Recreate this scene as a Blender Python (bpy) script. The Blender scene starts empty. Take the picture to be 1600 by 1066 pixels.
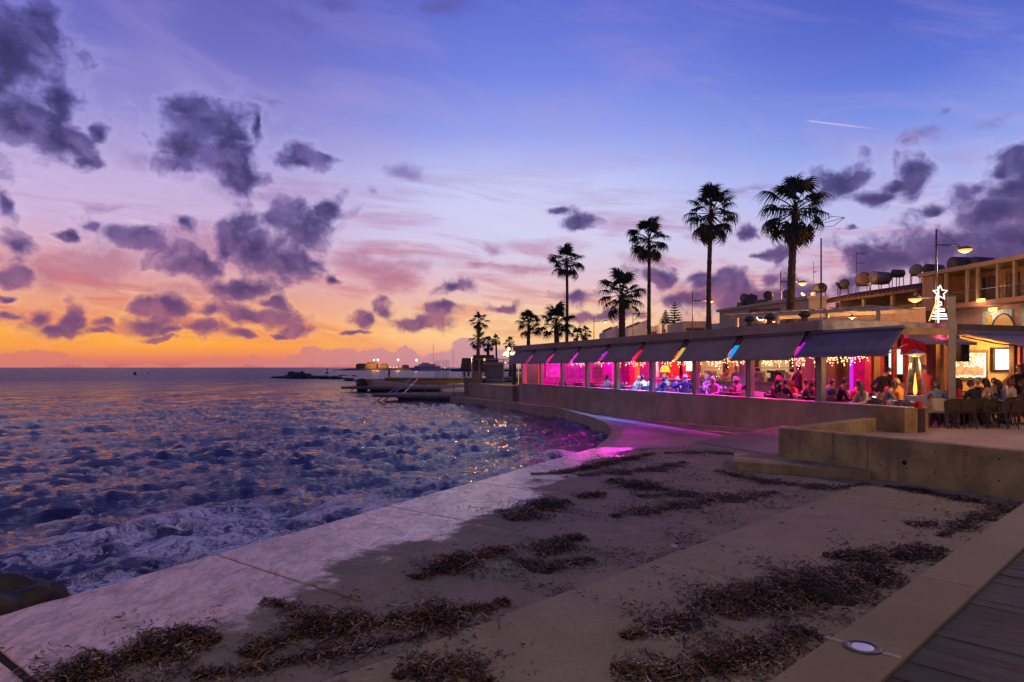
import bpy, bmesh, math, random
import numpy as np
from mathutils import Vector, Matrix, Euler

random.seed(7)
rng = np.random.default_rng(7)
sc = bpy.context.scene
COL = sc.collection
PI = math.pi
F, HY, EYE = 1067.0, 574.0, 2.8        # focal length in photo pixels, horizon row, eye height above the sea


def lin(c):
    c = c / 255.0
    return c / 12.92 if c <= 0.04045 else ((c + 0.055) / 1.055) ** 2.4


def rgb(r, g, b):
    return (lin(r), lin(g), lin(b), 1.0)


# ------------------------------------------------------------------ camera
cam_d = bpy.data.cameras.new('camera')
cam = bpy.data.objects.new('camera', cam_d)
COL.objects.link(cam)
cam.location = (0, 0, EYE)
cam.rotation_euler = (math.radians(90), 0, 0)
cam_d.sensor_width = 36
cam_d.lens = 36 * F / 1600
cam_d.shift_y = (HY - 533) / 1600
cam_d.clip_start = 0.05
cam_d.clip_end = 20000
sc.camera = cam

sc.view_settings.view_transform = 'Standard'
sc.view_settings.look = 'None'
sc.view_settings.exposure = 0
sc.view_settings.gamma = 1
sc.view_settings.use_curve_mapping = False
sc.cycles.use_denoising = True
sc.cycles.max_bounces = 6
sc.cycles.diffuse_bounces = 3
sc.cycles.glossy_bounces = 3
sc.cycles.transmission_bounces = 6
sc.cycles.transparent_max_bounces = 8
sc.cycles.sample_clamp_indirect = 4.0
sc.cycles.caustics_reflective = False
sc.cycles.caustics_refractive = False


# ------------------------------------------------------------------ node helper
class G:
    def __init__(s, tree):
        s.t = tree

    def n(s, typ, **k):
        nd = s.t.nodes.new(typ)
        for a, v in k.items():
            setattr(nd, a, v)
        return nd

    def put(s, sock, v):
        if hasattr(v, 'is_output') or isinstance(v, bpy.types.NodeSocket):
            s.t.links.new(v, sock)
        elif v is not None:
            sock.default_value = v

    def m(s, op, a, b=None, c=None, clamp=False):
        nd = s.n('ShaderNodeMath', operation=op, use_clamp=clamp)
        for i, v in enumerate((a, b, c)):
            if v is not None:
                s.put(nd.inputs[i], v)
        return nd.outputs[0]

    def v(s, op, a, b=None, c=None):
        nd = s.n('ShaderNodeVectorMath', operation=op)
        for i, x in enumerate((a, b, c)):
            if x is not None:
                s.put(nd.inputs[i], x)
        return nd.outputs[1] if op in ('LENGTH', 'DOT_PRODUCT', 'DISTANCE') else nd.outputs[0]

    def mix(s, f, a, b, blend='MIX'):
        nd = s.n('ShaderNodeMix', data_type='RGBA', blend_type=blend)
        s.put(nd.inputs[0], f)
        s.put(nd.inputs[6], a)
        s.put(nd.inputs[7], b)
        return nd.outputs[2]

    def sm(s, x, lo, hi, a=0.0, b=1.0):
        nd = s.n('ShaderNodeMapRange', interpolation_type='SMOOTHSTEP')
        for i, q in enumerate((x, lo, hi, a, b)):
            s.put(nd.inputs[i], q)
        return nd.outputs[0]

    def noise(s, vec, scale, detail=4.0, rough=0.55, dist=0.0, col=False):
        nd = s.n('ShaderNodeTexNoise')
        if vec is not None:
            s.put(nd.inputs['Vector'], vec)
        nd.inputs['Scale'].default_value = scale
        nd.inputs['Detail'].default_value = detail
        nd.inputs['Roughness'].default_value = rough
        nd.inputs['Distortion'].default_value = dist
        return nd.outputs[1 if col else 0]

    def ramp(s, f, stops, interp='LINEAR'):
        nd = s.n('ShaderNodeValToRGB')
        cr = nd.color_ramp
        cr.interpolation = interp
        while len(cr.elements) < len(stops):
            cr.elements.new(0.5)
        for e, (p, c) in zip(cr.elements, stops):
            e.position = p
            e.color = c
        s.put(nd.inputs[0], f)
        return nd.outputs[0]


# ------------------------------------------------------------------ dusk sky
def sky_pt(px, py):
    az = math.atan((px - 800) / F)
    return az, (HY - py) / F * math.cos(az)


world = bpy.data.worlds.new('World')
sc.world = world
world.use_nodes = True
wt = world.node_tree
wt.nodes.clear()
g = G(wt)
tc = g.n('ShaderNodeTexCoord')
sep = g.n('ShaderNodeSeparateXYZ')
wt.links.new(tc.outputs['Generated'], sep.inputs[0])
X, Y, Z = sep.outputs
az = g.m('ARCTAN2', X, Y)
rr = g.m('SQRT', g.m('ADD', g.m('MULTIPLY', X, X), g.m('MULTIPLY', Y, Y)))
el = g.m('DIVIDE', Z, g.m('MAXIMUM', rr, 0.02))
comb = g.n('ShaderNodeCombineXYZ')
g.put(comb.inputs[0], az)
g.put(comb.inputs[1], el)
P0 = comb.outputs[0]

tt = g.m('MULTIPLY', g.m('MAXIMUM', el, 0.0), 1 / 1.2, clamp=True)


def stops(lst):
    return [(t / 1.2, rgb(*c)) for t, c in lst]


left = g.ramp(tt, stops([(0, (206, 106, 112)), (.012, (228, 124, 104)), (.03, (255, 156, 62)), (.048, (255, 178, 86)),
                         (.072, (240, 164, 122)), (.10, (226, 158, 146)), (.14, (218, 166, 182)), (.19, (206, 176, 214)), (.25, (186, 168, 218)),
                         (.33, (150, 142, 210)), (.43, (114, 112, 196)), (.6, (80, 86, 168)), (1.2, (52, 60, 128))]))
midc = g.ramp(tt, stops([(0, (210, 132, 144)), (.02, (238, 170, 146)), (.045, (254, 204, 146)), (.085, (242, 198, 178)),
                         (.13, (226, 194, 210)), (.18, (210, 206, 236)), (.26, (186, 196, 246)), (.34, (152, 164, 238)),
                         (.43, (118, 134, 226)), (.54, (96, 110, 210)), (.75, (72, 84, 172)), (1.2, (52, 60, 128))]))
right = g.ramp(tt, stops([(0, (220, 170, 160)), (.03, (240, 200, 168)), (.07, (234, 190, 192)), (.11, (220, 188, 212)), (.16, (202, 192, 230)),
                          (.22, (178, 186, 240)), (.30, (134, 154, 232)), (.38, (98, 120, 216)), (.47, (80, 98, 196)),
                          (.7, (64, 76, 162)), (1.2, (52, 60, 128))]))
east = g.ramp(tt, stops([(0, (118, 98, 128)), (.12, (132, 108, 140)), (.3, (104, 98, 148)), (.6, (76, 80, 146)), (1.2, (52, 60, 128))]))
base = g.mix(g.sm(az, -0.42, 0.02), left, midc)
base = g.mix(g.sm(az, 0.08, 0.55), base, right)
base = g.mix(g.sm(g.m('ABSOLUTE', az), 0.85, 2.1), base, east)


def gauss(px, py, rx, ry):
    cx, cy = sky_pt(px, py)
    ix, iy = F / rx, F / ry
    d = g.v('LENGTH', g.v('MULTIPLY_ADD', P0, (ix, iy, 0), (-cx * ix, -cy * iy, 0)))
    return g.sm(d, 1.0, 0.0)


base = g.mix(g.m('MULTIPLY', gauss(170, 526, 380, 40), 0.55), base, rgb(255, 180, 76))
base = g.mix(g.m('MULTIPLY', gauss(840, 515, 300, 60), 0.65), base, rgb(255, 214, 158))
base = g.mix(g.m('MULTIPLY', gauss(800, 330, 420, 130), 0.6), base, rgb(216, 214, 246))
base = g.mix(g.m('MULTIPLY', gauss(180, 300, 300, 90), 0.5), base, rgb(204, 184, 226))

# high streaks of thin cloud lit from below
st = g.n('ShaderNodeCombineXYZ')
g.put(st.inputs[0], g.m('MULTIPLY', az, 3.2))
g.put(st.inputs[1], g.m('ADD', g.m('MULTIPLY', el, 20.0), g.m('MULTIPLY', az, 1.6)))
s1 = g.noise(st.outputs[0], 1.3, 6, .58, .6)
s2 = g.noise(st.outputs[0], 2.9, 6, .6, .9)
band = g.m('MULTIPLY', g.sm(el, .015, .06), g.sm(el, .36, .14))
pinkc = g.ramp(tt, stops([(0, (222, 110, 92)), (.06, (226, 122, 96)), (.11, (204, 116, 126)), (.18, (184, 120, 160)), (.3, (160, 130, 196))]))
base = g.mix(g.m('MULTIPLY', g.m('MULTIPLY', g.sm(s1, .46, .66), band), .82), base, pinkc)
lite = g.ramp(tt, stops([(0, (255, 196, 110)), (.06, (255, 210, 130)), (.12, (250, 206, 186)), (.2, (226, 206, 232)), (.3, (190, 190, 240))]))
base = g.mix(g.m('MULTIPLY', g.m('MULTIPLY', g.sm(s2, .54, .72), band), .55), base, lite)

veil = g.n('ShaderNodeCombineXYZ')
g.put(veil.inputs[0], g.m('MULTIPLY', az, 2.2))
g.put(veil.inputs[1], g.m('ADD', g.m('MULTIPLY', el, 7.0), g.m('MULTIPLY', az, 1.8)))
vn = g.noise(veil.outputs[0], 1.7, 7, .6, .8)
veilc = g.ramp(tt, stops([(0, (230, 180, 170)), (.15, (226, 196, 222)), (.3, (180, 168, 224)), (.5, (142, 132, 208)), (1.2, (80, 86, 160))]))
base = g.mix(g.m('MULTIPLY', g.m('MULTIPLY', g.sm(vn, .44, .70), g.sm(el, .12, .26)), .42), base, veilc)

# cumulus: (photo column, row, half-width, half-height) of every cloud that can be told apart
dark = [(10, 70, 80, 90), (60, 30, 45, 45), (30, 185, 85, 62), (90, 150, 40, 45), (96, 214, 56, 34), (126, 242, 30, 16), (-60, 140, 90, 150), (150, 200, 20, 14),
        (322, 190, 72, 42), (282, 225, 52, 46), (346, 248, 58, 32), (378, 276, 46, 22), (300, 165, 40, 20), (398, 198, 12, 26),
        (470, 246, 38, 18), (505, 242, 18, 10), (438, 338, 56, 38), (405, 385, 78, 46), (486, 362, 56, 44), (522, 326, 28, 28),
        (300, 412, 62, 26), (388, 448, 52, 20), (452, 410, 60, 36), (350, 380, 30, 40), (190, 365, 46, 24), (112, 363, 22, 9), (152, 352, 14, 12), (286, 346, 24, 15),
        (14, 322, 28, 20), (14, 376, 32, 22), (20, 434, 38, 18), (8, 466, 20, 8), (22, 492, 30, 9), (64, 498, 28, 22), (112, 498, 26, 22), (90, 514, 46, 12),
        (172, 502, 18, 9), (165, 513, 24, 5), (226, 476, 26, 17), (232, 506, 42, 17), (274, 474, 28, 16), (312, 512, 42, 14), (336, 486, 32, 20), (268, 516, 30, 9),
        (398, 490, 58, 18), (424, 470, 26, 12), (380, 522, 28, 7), (462, 510, 26, 9), (432, 517, 16, 4), (575, 500, 24, 14), (606, 488, 24, 18), (650, 502, 64, 13), (702, 482, 26, 10),
        (708, 450, 30, 16), (517, 443, 24, 9), (788, 480, 32, 10), (250, 528, 30, 4), (560, 522, 26, 4),
        (902, 343, 28, 13), (872, 330, 26, 8), (1316, 284, 46, 32), (1362, 300, 62, 18), (1424, 264, 46, 24), (1396, 284, 40, 16),
        (1590, 290, 80, 34), (1560, 330, 100, 46), (1470, 385, 120, 44), (1590, 370, 150, 70), (1400, 405, 90, 34), (1360, 420, 60, 36), (1595, 250, 46, 20), (1330, 446, 40, 26), (1530, 420, 130, 40), (1462, 326, 22, 11), (1580, 260, 40, 18),
        (1186, 402, 36, 9), (1168, 366, 26, 12), (1126, 440, 48, 16), (1090, 436, 30, 12), (1170, 474, 92, 28), (1060, 468, 60, 10), (1026, 430, 44, 18), (1204, 440, 22, 16), (1234, 444, 22, 18), (1262, 462, 40, 26), (1150, 452, 40, 20),
        (900, 464, 32, 14), (950, 494, 60, 8), (1340, 350, 14, 8)]
soft = [(120, 420, 170, 26), (330, 395, 110, 60), (250, 450, 160, 16), (420, 300, 120, 20), (640, 420, 110, 20), (1300, 440, 60, 40), (1120, 455, 140, 24), (430, 20, 70, 30), (520, 6, 60, 18), (700, 8, 60, 16), (640, 270, 40, 14), (575, 300, 14, 10), (200, 410, 130, 34), (60, 430, 90, 30), (280, 380, 90, 40), (620, 440, 60, 18), (560, 415, 60, 12),
        (770, 390, 20, 10), (1440, 214, 46, 12), (1480, 178, 16, 10), (1560, 180, 60, 18), (1600, 160, 40, 14), (830, 420, 90, 12), (240, 250, 80, 20), (1010, 400, 60, 12), (880, 430, 60, 8),
        (1180, 300, 60, 10), (420, 160, 50, 10), (1560, 500, 60, 16), (740, 412, 40, 8), (160, 320, 70, 12)]
bank = [(-40, 566, 90, 16), (60, 566, 60, 16), (130, 570, 50, 10), (230, 568, 40, 8), (330, 570, 60, 10), (420, 566, 40, 10), (470, 560, 30, 14), (492, 552, 22, 14), (482, 545, 8, 9), (532, 562, 36, 16), (600, 562, 50, 14), (640, 556, 30, 16),
        (690, 566, 50, 12), (740, 556, 40, 22), (728, 540, 14, 10), (800, 560, 50, 20), (900, 560, 80, 14)]


def chain(lst, pv, soften=0.22):
    cur = None
    for (px, py, rx, ry) in lst:
        cx, cy = sky_pt(px, py)
        ca = math.cos(math.atan((px - 800) / F))
        ix, iy = F / (rx * ca * ca), F / (ry * ca)
        d = g.v('LENGTH', g.v('MULTIPLY_ADD', pv, (ix, iy, 0), (-cx * ix, -cy * iy, 0)))
        cur = d if cur is None else g.m('SMOOTH_MIN', cur, d, soften)
    return cur


w1 = g.noise(P0, 9.0, 3, .5, col=True)
w2 = g.noise(P0, 34.0, 3, .55, col=True)
pw = g.v('MULTIPLY_ADD', g.v('SUBTRACT', w1, (.5, .5, .5)), (.05, .035, 0), P0)
pw = g.v('MULTIPLY_ADD', g.v('SUBTRACT', w2, (.5, .5, .5)), (.022, .018, 0), pw)
fb = g.noise(pw, 22.0, 7, .56)
fbs = g.noise(g.v('ADD', pw, (-.010, -.016, 0)), 22.0, 5, .54)
fb2 = g.noise(P0, 11.0, 6, .6, .4)

dm = chain(soft, pw, .1)
sden = g.sm(g.m('ADD', g.m('SUBTRACT', 1.0, dm), g.m('MULTIPLY', g.m('SUBTRACT', fb2, .5), 4.0)), -.1, 1.1)
softc = g.ramp(tt, stops([(0, (200, 112, 112)), (.1, (192, 120, 136)), (.18, (164, 122, 166)), (.3, (120, 108, 174)), (.5, (96, 92, 166))]))
base = g.mix(g.m('MULTIPLY', sden, .75), base, softc)

bd = chain(bank, pw, .15)
bden = g.sm(g.m('ADD', g.m('SUBTRACT', 1.0, bd), g.m('MULTIPLY', g.m('SUBTRACT', fb, .5), 2.2)), 0.0, .2)
bankc = g.mix(g.sm(az, -.5, .1), rgb(216, 126, 114), rgb(192, 146, 168))
base = g.mix(g.m('MULTIPLY', bden, .85), base, bankc)

dd = chain(dark, pw, .16)
fb3 = g.noise(pw, 15.0, 4, .55)
ragg = g.m('ADD', g.m('MULTIPLY', g.m('SUBTRACT', fb, .5), 3.2), g.m('MULTIPLY', g.m('SUBTRACT', fb3, .5), 1.3))
ragg = g.m('MULTIPLY', ragg, g.sm(dd, .15, .95, .4, 1.25))
dval = g.m('ADD', g.m('SUBTRACT', 1.2, dd), ragg)
dden = g.sm(dval, -.16, .80)
fringe = g.m('MULTIPLY', g.sm(dval, -.55, -.05), g.sm(dval, .35, .0))
fcol = g.ramp(tt, stops([(0, (255, 176, 110)), (.08, (252, 196, 150)), (.16, (226, 196, 220)), (.3, (186, 184, 232)), (.5, (140, 144, 220))]))
base = g.mix(g.m('MULTIPLY', fringe, .22), base, fcol)
edge = g.ramp(tt, stops([(0, (166, 100, 116)), (.05, (160, 100, 124)), (.1, (142, 102, 146)), (.18, (130, 110, 172)), (.3, (114, 104, 176)), (.5, (88, 86, 162))]))
core = g.ramp(tt, stops([(0, (122, 78, 118)), (.06, (106, 70, 118)), (.12, (68, 54, 106)), (.2, (54, 49, 102)), (.34, (50, 46, 94)), (.5, (52, 48, 100))]))
ccol = g.mix(g.sm(dval, -.1, 1.15), edge, core)
lump = g.noise(pw, 20.0, 6, .62, .3)
ccol = g.mix(g.m('MULTIPLY', g.sm(lump, .46, .66), .45), ccol, edge)
warm = g.ramp(tt, stops([(0, (226, 128, 104)), (.06, (206, 122, 126)), (.12, (172, 116, 152)), (.2, (146, 118, 176)), (.34, (126, 112, 184)), (.5, (100, 96, 172))]))
ccol = g.mix(g.m('MULTIPLY', g.sm(g.m('SUBTRACT', fb, fbs), -.07, .24), g.sm(az, .05, .5, .46, .12)), ccol, warm)
base = g.mix(g.m('MULTIPLY', dden, .95), base, ccol)
# one short vapour trail
(ax, ay), (bx, by) = sky_pt(1256, 188), sky_pt(1385, 203)
ux, uy = bx - ax, by - ay
ul = math.hypot(ux, uy)
along = g.v('DOT_PRODUCT', g.v('SUBTRACT', P0, (ax, ay, 0)), (ux / ul, uy / ul, 0))
across = g.m('ABSOLUTE', g.v('DOT_PRODUCT', g.v('SUBTRACT', P0, (ax, ay, 0)), (-uy / ul, ux / ul, 0)))
trail = g.m('MULTIPLY', g.sm(across, .0016, .0003), g.m('MULTIPLY', g.sm(along, 0, .012), g.sm(along, ul, ul * .45)))
base = g.mix(g.m('MULTIPLY', trail, .7), base, rgb(216, 196, 226))
bg = g.n('ShaderNodeBackground')
g.put(bg.inputs[0], base)
bg.inputs[1].default_value = 1.0
wo = g.n('ShaderNodeOutputWorld')
wt.links.new(bg.outputs[0], wo.inputs[0])
world.cycles.sampling_method = 'MANUAL'
world.cycles.sample_map_resolution = 512


# ------------------------------------------------------------------ layout helpers
def ground(px, py, z):
    """the point of the level z that the photograph shows at this column and row"""
    d = (EYE - z) * F / (py - HY)
    return Vector(((px - 800) / F * d, d, z))


def at(px, d, z=0.0):
    return Vector(((px - 800) / F * d, d, z))


def hz(py, d):
    return EYE + (HY - py) / F * d


# restaurant frame: x runs along the sea front towards the viewer, y runs inland
RO = Vector((9.25, 20.43, 0))
RX, RY = Vector((.338, -.941, 0)), Vector((.941, .338, 0))
RROT = math.atan2(-.941, .338)


def rw(x, y, z=0.0):
    return RO + RX * x + RY * y + Vector((0, 0, z))


def on_front(px, v):
    """x along the sea front at inland depth v, in this column"""
    k = (px - 800) / F
    return (k * (RO.y + .338 * v) - RO.x - .941 * v) / (.338 + .941 * k)


def on_side(px, xl):
    k = (px - 800) / F
    return (k * (RO.y - .941 * xl) - RO.x - .338 * xl) / (.941 - .338 * k)


# ------------------------------------------------------------------ mesh builder
class MB:
    def __init__(s):
        s.v, s.f, s.mi = [], [], []

    def add(s, vs, fs, m=0):
        o = len(s.v)
        s.v += [tuple(p) for p in vs]
        s.f += [tuple(i + o for i in f) for f in fs]
        s.mi += [m] * len(fs)
        return s

    def box(s, x0, x1, y0, y1, z0, z1, m=0):
        return s.add([(x0, y0, z0), (x1, y0, z0), (x1, y1, z0), (x0, y1, z0), (x0, y0, z1), (x1, y0, z1), (x1, y1, z1), (x0, y1, z1)],
                     [(3, 2, 1, 0), (4, 5, 6, 7), (0, 1, 5, 4), (1, 2, 6, 5), (2, 3, 7, 6), (3, 0, 4, 7)], m)

    def obox(s, c, size, rot=(0, 0, 0), m=0):
        R = Euler(rot).to_matrix()
        hx, hy, hh = size[0] / 2, size[1] / 2, size[2] / 2
        vs = [R @ Vector(p) + Vector(c) for p in ((-hx, -hy, -hh), (hx, -hy, -hh), (hx, hy, -hh), (-hx, hy, -hh), (-hx, -hy, hh), (hx, -hy, hh), (hx, hy, hh), (-hx, hy, hh))]
        return s.add(vs, [(3, 2, 1, 0), (4, 5, 6, 7), (0, 1, 5, 4), (1, 2, 6, 5), (2, 3, 7, 6), (3, 0, 4, 7)], m)

    def prism(s, pts, z0, z1, m=0):
        pts = [(p[0], p[1]) for p in pts]
        a = sum(pts[i][0] * pts[(i + 1) % len(pts)][1] - pts[(i + 1) % len(pts)][0] * pts[i][1] for i in range(len(pts)))
        if a < 0:
            pts = pts[::-1]
        n = len(pts)
        zt = z1 if isinstance(z1, (list, tuple)) else [z1] * n
        if a < 0 and isinstance(z1, (list, tuple)):
            zt = list(z1)[::-1]
        vs = [(p[0], p[1], z0) for p in pts] + [(p[0], p[1], z) for p, z in zip(pts, zt)]
        fs = [tuple(range(n))[::-1], tuple(range(n, 2 * n))] + [(i, (i + 1) % n, n + (i + 1) % n, n + i) for i in range(n)]
        return s.add(vs, fs, m)

    def tube(s, pts, rads, n=8, m=0, cap=True):
        pts = [Vector(p) for p in pts]
        if not isinstance(rads, (list, tuple)):
            rads = [rads] * len(pts)
        vs, fs = [], []
        ref = None
        for i, p in enumerate(pts):
            d = (pts[min(i + 1, len(pts) - 1)] - pts[max(i - 1, 0)]).normalized()
            if ref is None:
                ref = Vector((1, 0, 0)) if abs(d.x) < .8 else Vector((0, 1, 0))
            a = (ref - d * ref.dot(d)).normalized()
            ref = a
            b = d.cross(a)
            for k in range(n):
                t = 2 * PI * k / n
                vs.append(p + (a * math.cos(t) + b * math.sin(t)) * rads[i])
        for i in range(len(pts) - 1):
            for k in range(n):
                fs.append((i * n + k, i * n + (k + 1) % n, (i + 1) * n + (k + 1) % n, (i + 1) * n + k))
        if cap:
            fs.append(tuple(range(n))[::-1])
            fs.append(tuple(range((len(pts) - 1) * n, len(pts) * n)))
        return s.add(vs, fs, m)

    def lathe(s, prof, n=16, c=(0, 0, 0), m=0):
        vs, fs = [], []
        for r, z in prof:
            for k in range(n):
                t = 2 * PI * k / n
                vs.append((c[0] + r * math.cos(t), c[1] + r * math.sin(t), c[2] + z))
        L = len(prof)
        for i in range(L - 1):
            for k in range(n):
                fs.append((i * n + k, i * n + (k + 1) % n, (i + 1) * n + (k + 1) % n, (i + 1) * n + k))
        if prof[0][0] > 1e-4:
            fs.append(tuple(range(n))[::-1])
        if prof[-1][0] > 1e-4:
            fs.append(tuple(range((L - 1) * n, L * n)))
        return s.add(vs, fs, m)

    def ball(s, c, r, nu=10, nv=7, m=0, jit=0.0, seed=0):
        if not isinstance(r, (tuple, list)):
            r = (r, r, r)
        R = random.Random(seed)
        vs, fs = [], []
        for j in range(nv + 1):
            ph = PI * j / nv
            for i in range(nu):
                th = 2 * PI * i / nu
                q = 1 + (R.random() - .5) * jit
                vs.append((c[0] + r[0] * q * math.sin(ph) * math.cos(th), c[1] + r[1] * q * math.sin(ph) * math.sin(th), c[2] + r[2] * q * math.cos(ph)))
        for j in range(nv):
            for i in range(nu):
                fs.append((j * nu + i, (j + 1) * nu + i, (j + 1) * nu + (i + 1) % nu, j * nu + (i + 1) % nu))
        return s.add(vs, fs, m)

    def mesh(s, name, mats, smooth=False, off=(0, 0, 0)):
        me = bpy.data.meshes.new(name)
        me.from_pydata([(p[0] - off[0], p[1] - off[1], p[2] - off[2]) for p in s.v], [], s.f)
        for mt in (mats if isinstance(mats, (list, tuple)) else [mats]):
            me.materials.append(mt)
        me.polygons.foreach_set('material_index', s.mi)
        if smooth:
            me.polygons.foreach_set('use_smooth', [True] * len(s.f))
        me.update()
        return me

    def build(s, name, mats, parent=None, world=False, smooth=False, loc=None, bevel=0):
        off = parent.location if (world and parent is not None) else ((loc if loc is not None else (0, 0, 0)) if world else (0, 0, 0))
        o = bpy.data.objects.new(name, s.mesh(name, mats, smooth, off))
        COL.objects.link(o)
        if loc is not None:
            o.location = loc
        o.parent = parent
        if bevel:
            md = o.modifiers.new('bevel', 'BEVEL')
            md.width = bevel
            md.segments = 2
            md.limit_method = 'ANGLE'
        return o


def tag(o, label=None, cat=None, group=None, kind=None):
    if label:
        o['label'] = label
    if cat:
        o['category'] = cat
    if group:
        o['group'] = group
    if kind:
        o['kind'] = kind
    return o


def thing(name, label, cat, loc=(0, 0, 0), rz=0.0, group=None):
    o = bpy.data.objects.new(name, None)
    o.empty_display_size = .2
    COL.objects.link(o)
    o.location = loc
    o.rotation_euler = (0, 0, rz)
    return tag(o, label, cat, group)


def copy_tree(o, parent=None):
    c = o.copy()
    COL.objects.link(c)
    c.parent = parent
    for ch in list(o.children):
        copy_tree(ch, c)
    return c


def lamp(name, typ, loc, color, power, size=.1, parent=None, rot=None, spread=None, size_y=None):
    d = bpy.data.lights.new(name, typ)
    d.color = color
    d.energy = power
    if typ == 'AREA':
        d.size = size
        if size_y:
            d.shape = 'RECTANGLE'
            d.size_y = size_y
        if spread:
            d.spread = spread
    else:
        d.shadow_soft_size = size
    o = bpy.data.objects.new(name, d)
    COL.objects.link(o)
    o.location = loc
    if rot:
        o.rotation_euler = rot
    o.parent = parent
    return o


# ------------------------------------------------------------------ materials
MATS = {}


def mat(name, c, rough=.6, metal=0.0, var=.2, scale=4.0, bump=0.0, bscale=30.0, coat=0.0, emit=None, es=0.0, trans=0.0, spec=.5, alpha=1.0):
    m = bpy.data.materials.new(name)
    m.use_nodes = True
    t = m.node_tree
    q = G(t)
    b = t.nodes['Principled BSDF']
    tcn = q.n('ShaderNodeTexCoord').outputs['Object']
    c = tuple(c[:3]) + (1.0,)
    if var > 0:
        nz = q.noise(tcn, scale, 5, .6)
        lo = tuple(x * (1 - var) for x in c[:3]) + (1.0,)
        hi = tuple(min(1, x * (1 + var)) for x in c[:3]) + (1.0,)
        q.put(b.inputs['Base Color'], q.mix(q.sm(nz, .3, .7), lo, hi))
    else:
        b.inputs['Base Color'].default_value = c
    b.inputs['Roughness'].default_value = rough
    b.inputs['Metallic'].default_value = metal
    b.inputs['Specular IOR Level'].default_value = spec
    b.inputs['Coat Weight'].default_value = coat
    b.inputs['Transmission Weight'].default_value = trans
    b.inputs['Alpha'].default_value = alpha
    if emit:
        b.inputs['Emission Color'].default_value = tuple(emit[:3]) + (1.0,)
        b.inputs['Emission Strength'].default_value = es
    if bump > 0:
        bn = q.n('ShaderNodeBump')
        bn.inputs['Strength'].default_value = min(1, bump)
        bn.inputs['Distance'].default_value = .01
        q.put(bn.inputs['Height'], q.noise(tcn, bscale, 6, .65))
        t.links.new(bn.outputs[0], b.inputs['Normal'])
    MATS[name] = m
    return m


def concrete(name, c, dark=.55, scale=1.2, rough=.85, stain=.6):
    """board-marked concrete: blotches, vertical run-off stains and pits"""
    m = bpy.data.materials.new(name)
    m.use_nodes = True
    t = m.node_tree
    q = G(t)
    b = t.nodes['Principled BSDF']
    tcn = q.n('ShaderNodeTexCoord').outputs['Object']
    big = q.noise(tcn, scale, 6, .62)
    fine = q.noise(tcn, 45, 5, .7)
    run = q.noise(q.v('MULTIPLY', tcn, (5, 5, .35)), 1.0, 5, .6)
    c = tuple(c[:3]) + (1.0,)
    dk = tuple(x * dark for x in c[:3]) + (1.0,)
    col = q.mix(q.sm(big, .3, .72), dk, c)
    col = q.mix(q.m('MULTIPLY', q.sm(run, .5, .72), stain), col, dk)
    col = q.mix(q.m('MULTIPLY', q.sm(fine, .58, .75), .35), col, dk)
    vor = q.n('ShaderNodeTexVoronoi')
    q.put(vor.inputs['Vector'], tcn)
    vor.inputs['Scale'].default_value = 7
    pit = q.sm(vor.outputs[0], .09, .04)
    col = q.mix(q.m('MULTIPLY', pit, .7), col, tuple(x * .25 for x in c[:3]) + (1.0,))
    q.put(b.inputs['Base Color'], col)
    b.inputs['Roughness'].default_value = rough
    bn = q.n('ShaderNodeBump')
    bn.inputs['Strength'].default_value = .5
    bn.inputs['Distance'].default_value = .012
    q.put(bn.inputs['Height'], q.m('SUBTRACT', q.m('ADD', fine, big), pit))
    t.links.new(bn.outputs[0], b.inputs['Normal'])
    MATS[name] = m
    return m


def glow(name, c, s):
    m = bpy.data.materials.new(name)
    m.use_nodes = True
    b = m.node_tree.nodes['Principled BSDF']
    b.inputs['Base Color'].default_value = (.02, .02, .02, 1)
    b.inputs['Emission Color'].default_value = tuple(c[:3]) + (1.0,)
    b.inputs['Emission Strength'].default_value = s
    MATS[name] = m
    return m


def np_mesh(name, verts, quads, mats, smooth=False):
    me = bpy.data.meshes.new(name)
    nv, nq = len(verts), len(quads)
    me.vertices.add(nv)
    me.vertices.foreach_set('co', np.asarray(verts, np.float32).ravel())
    me.loops.add(nq * 4)
    me.loops.foreach_set('vertex_index', np.asarray(quads, np.int32).ravel())
    me.polygons.add(nq)
    me.polygons.foreach_set('loop_start', np.arange(0, nq * 4, 4, dtype=np.int32))
    me.polygons.foreach_set('loop_total', np.full(nq, 4, np.int32))
    if smooth:
        me.polygons.foreach_set('use_smooth', np.ones(nq, bool))
    for mt in (mats if isinstance(mats, (list, tuple)) else [mats]):
        me.materials.append(mt)
    me.update(calc_edges=True)
    me.validate()
    return me


# ------------------------------------------------------------------ key lines of the shore (metres)
E1, E2 = Vector((-4.54, 6.05)), Vector((2.4, 18.9))          # sea edge of the concrete apron
ED = (E2 - E1).normalized()
EN = Vector((ED.y, -ED.x))
L1 = Vector((-1.23, 4.77))                                   # seaward edge of the raised slab
LD = Vector((.697, .717)).normalized()
LN = Vector((LD.y, -LD.x))
K1 = Vector((1.38, 3.69))                                    # kerb of the boardwalk
KD = Vector((5.07, 4.91)).normalized()
KN = Vector((KD.y, -KD.x))
outer = [(2.35, 18.75), (2.75, 20.4), (3.3, 22.5), (3.73, 25.0), (3.9, 27.9), (3.7, 31.5), (2.82, 37.2), (1.4, 41.0), (.1, 44.0), (-.9, 47.2), (-3.2, 54.6)]
shore = [(-9.3, -2.8)] + [tuple(E1)] + [tuple(E2)] + outer


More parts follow.
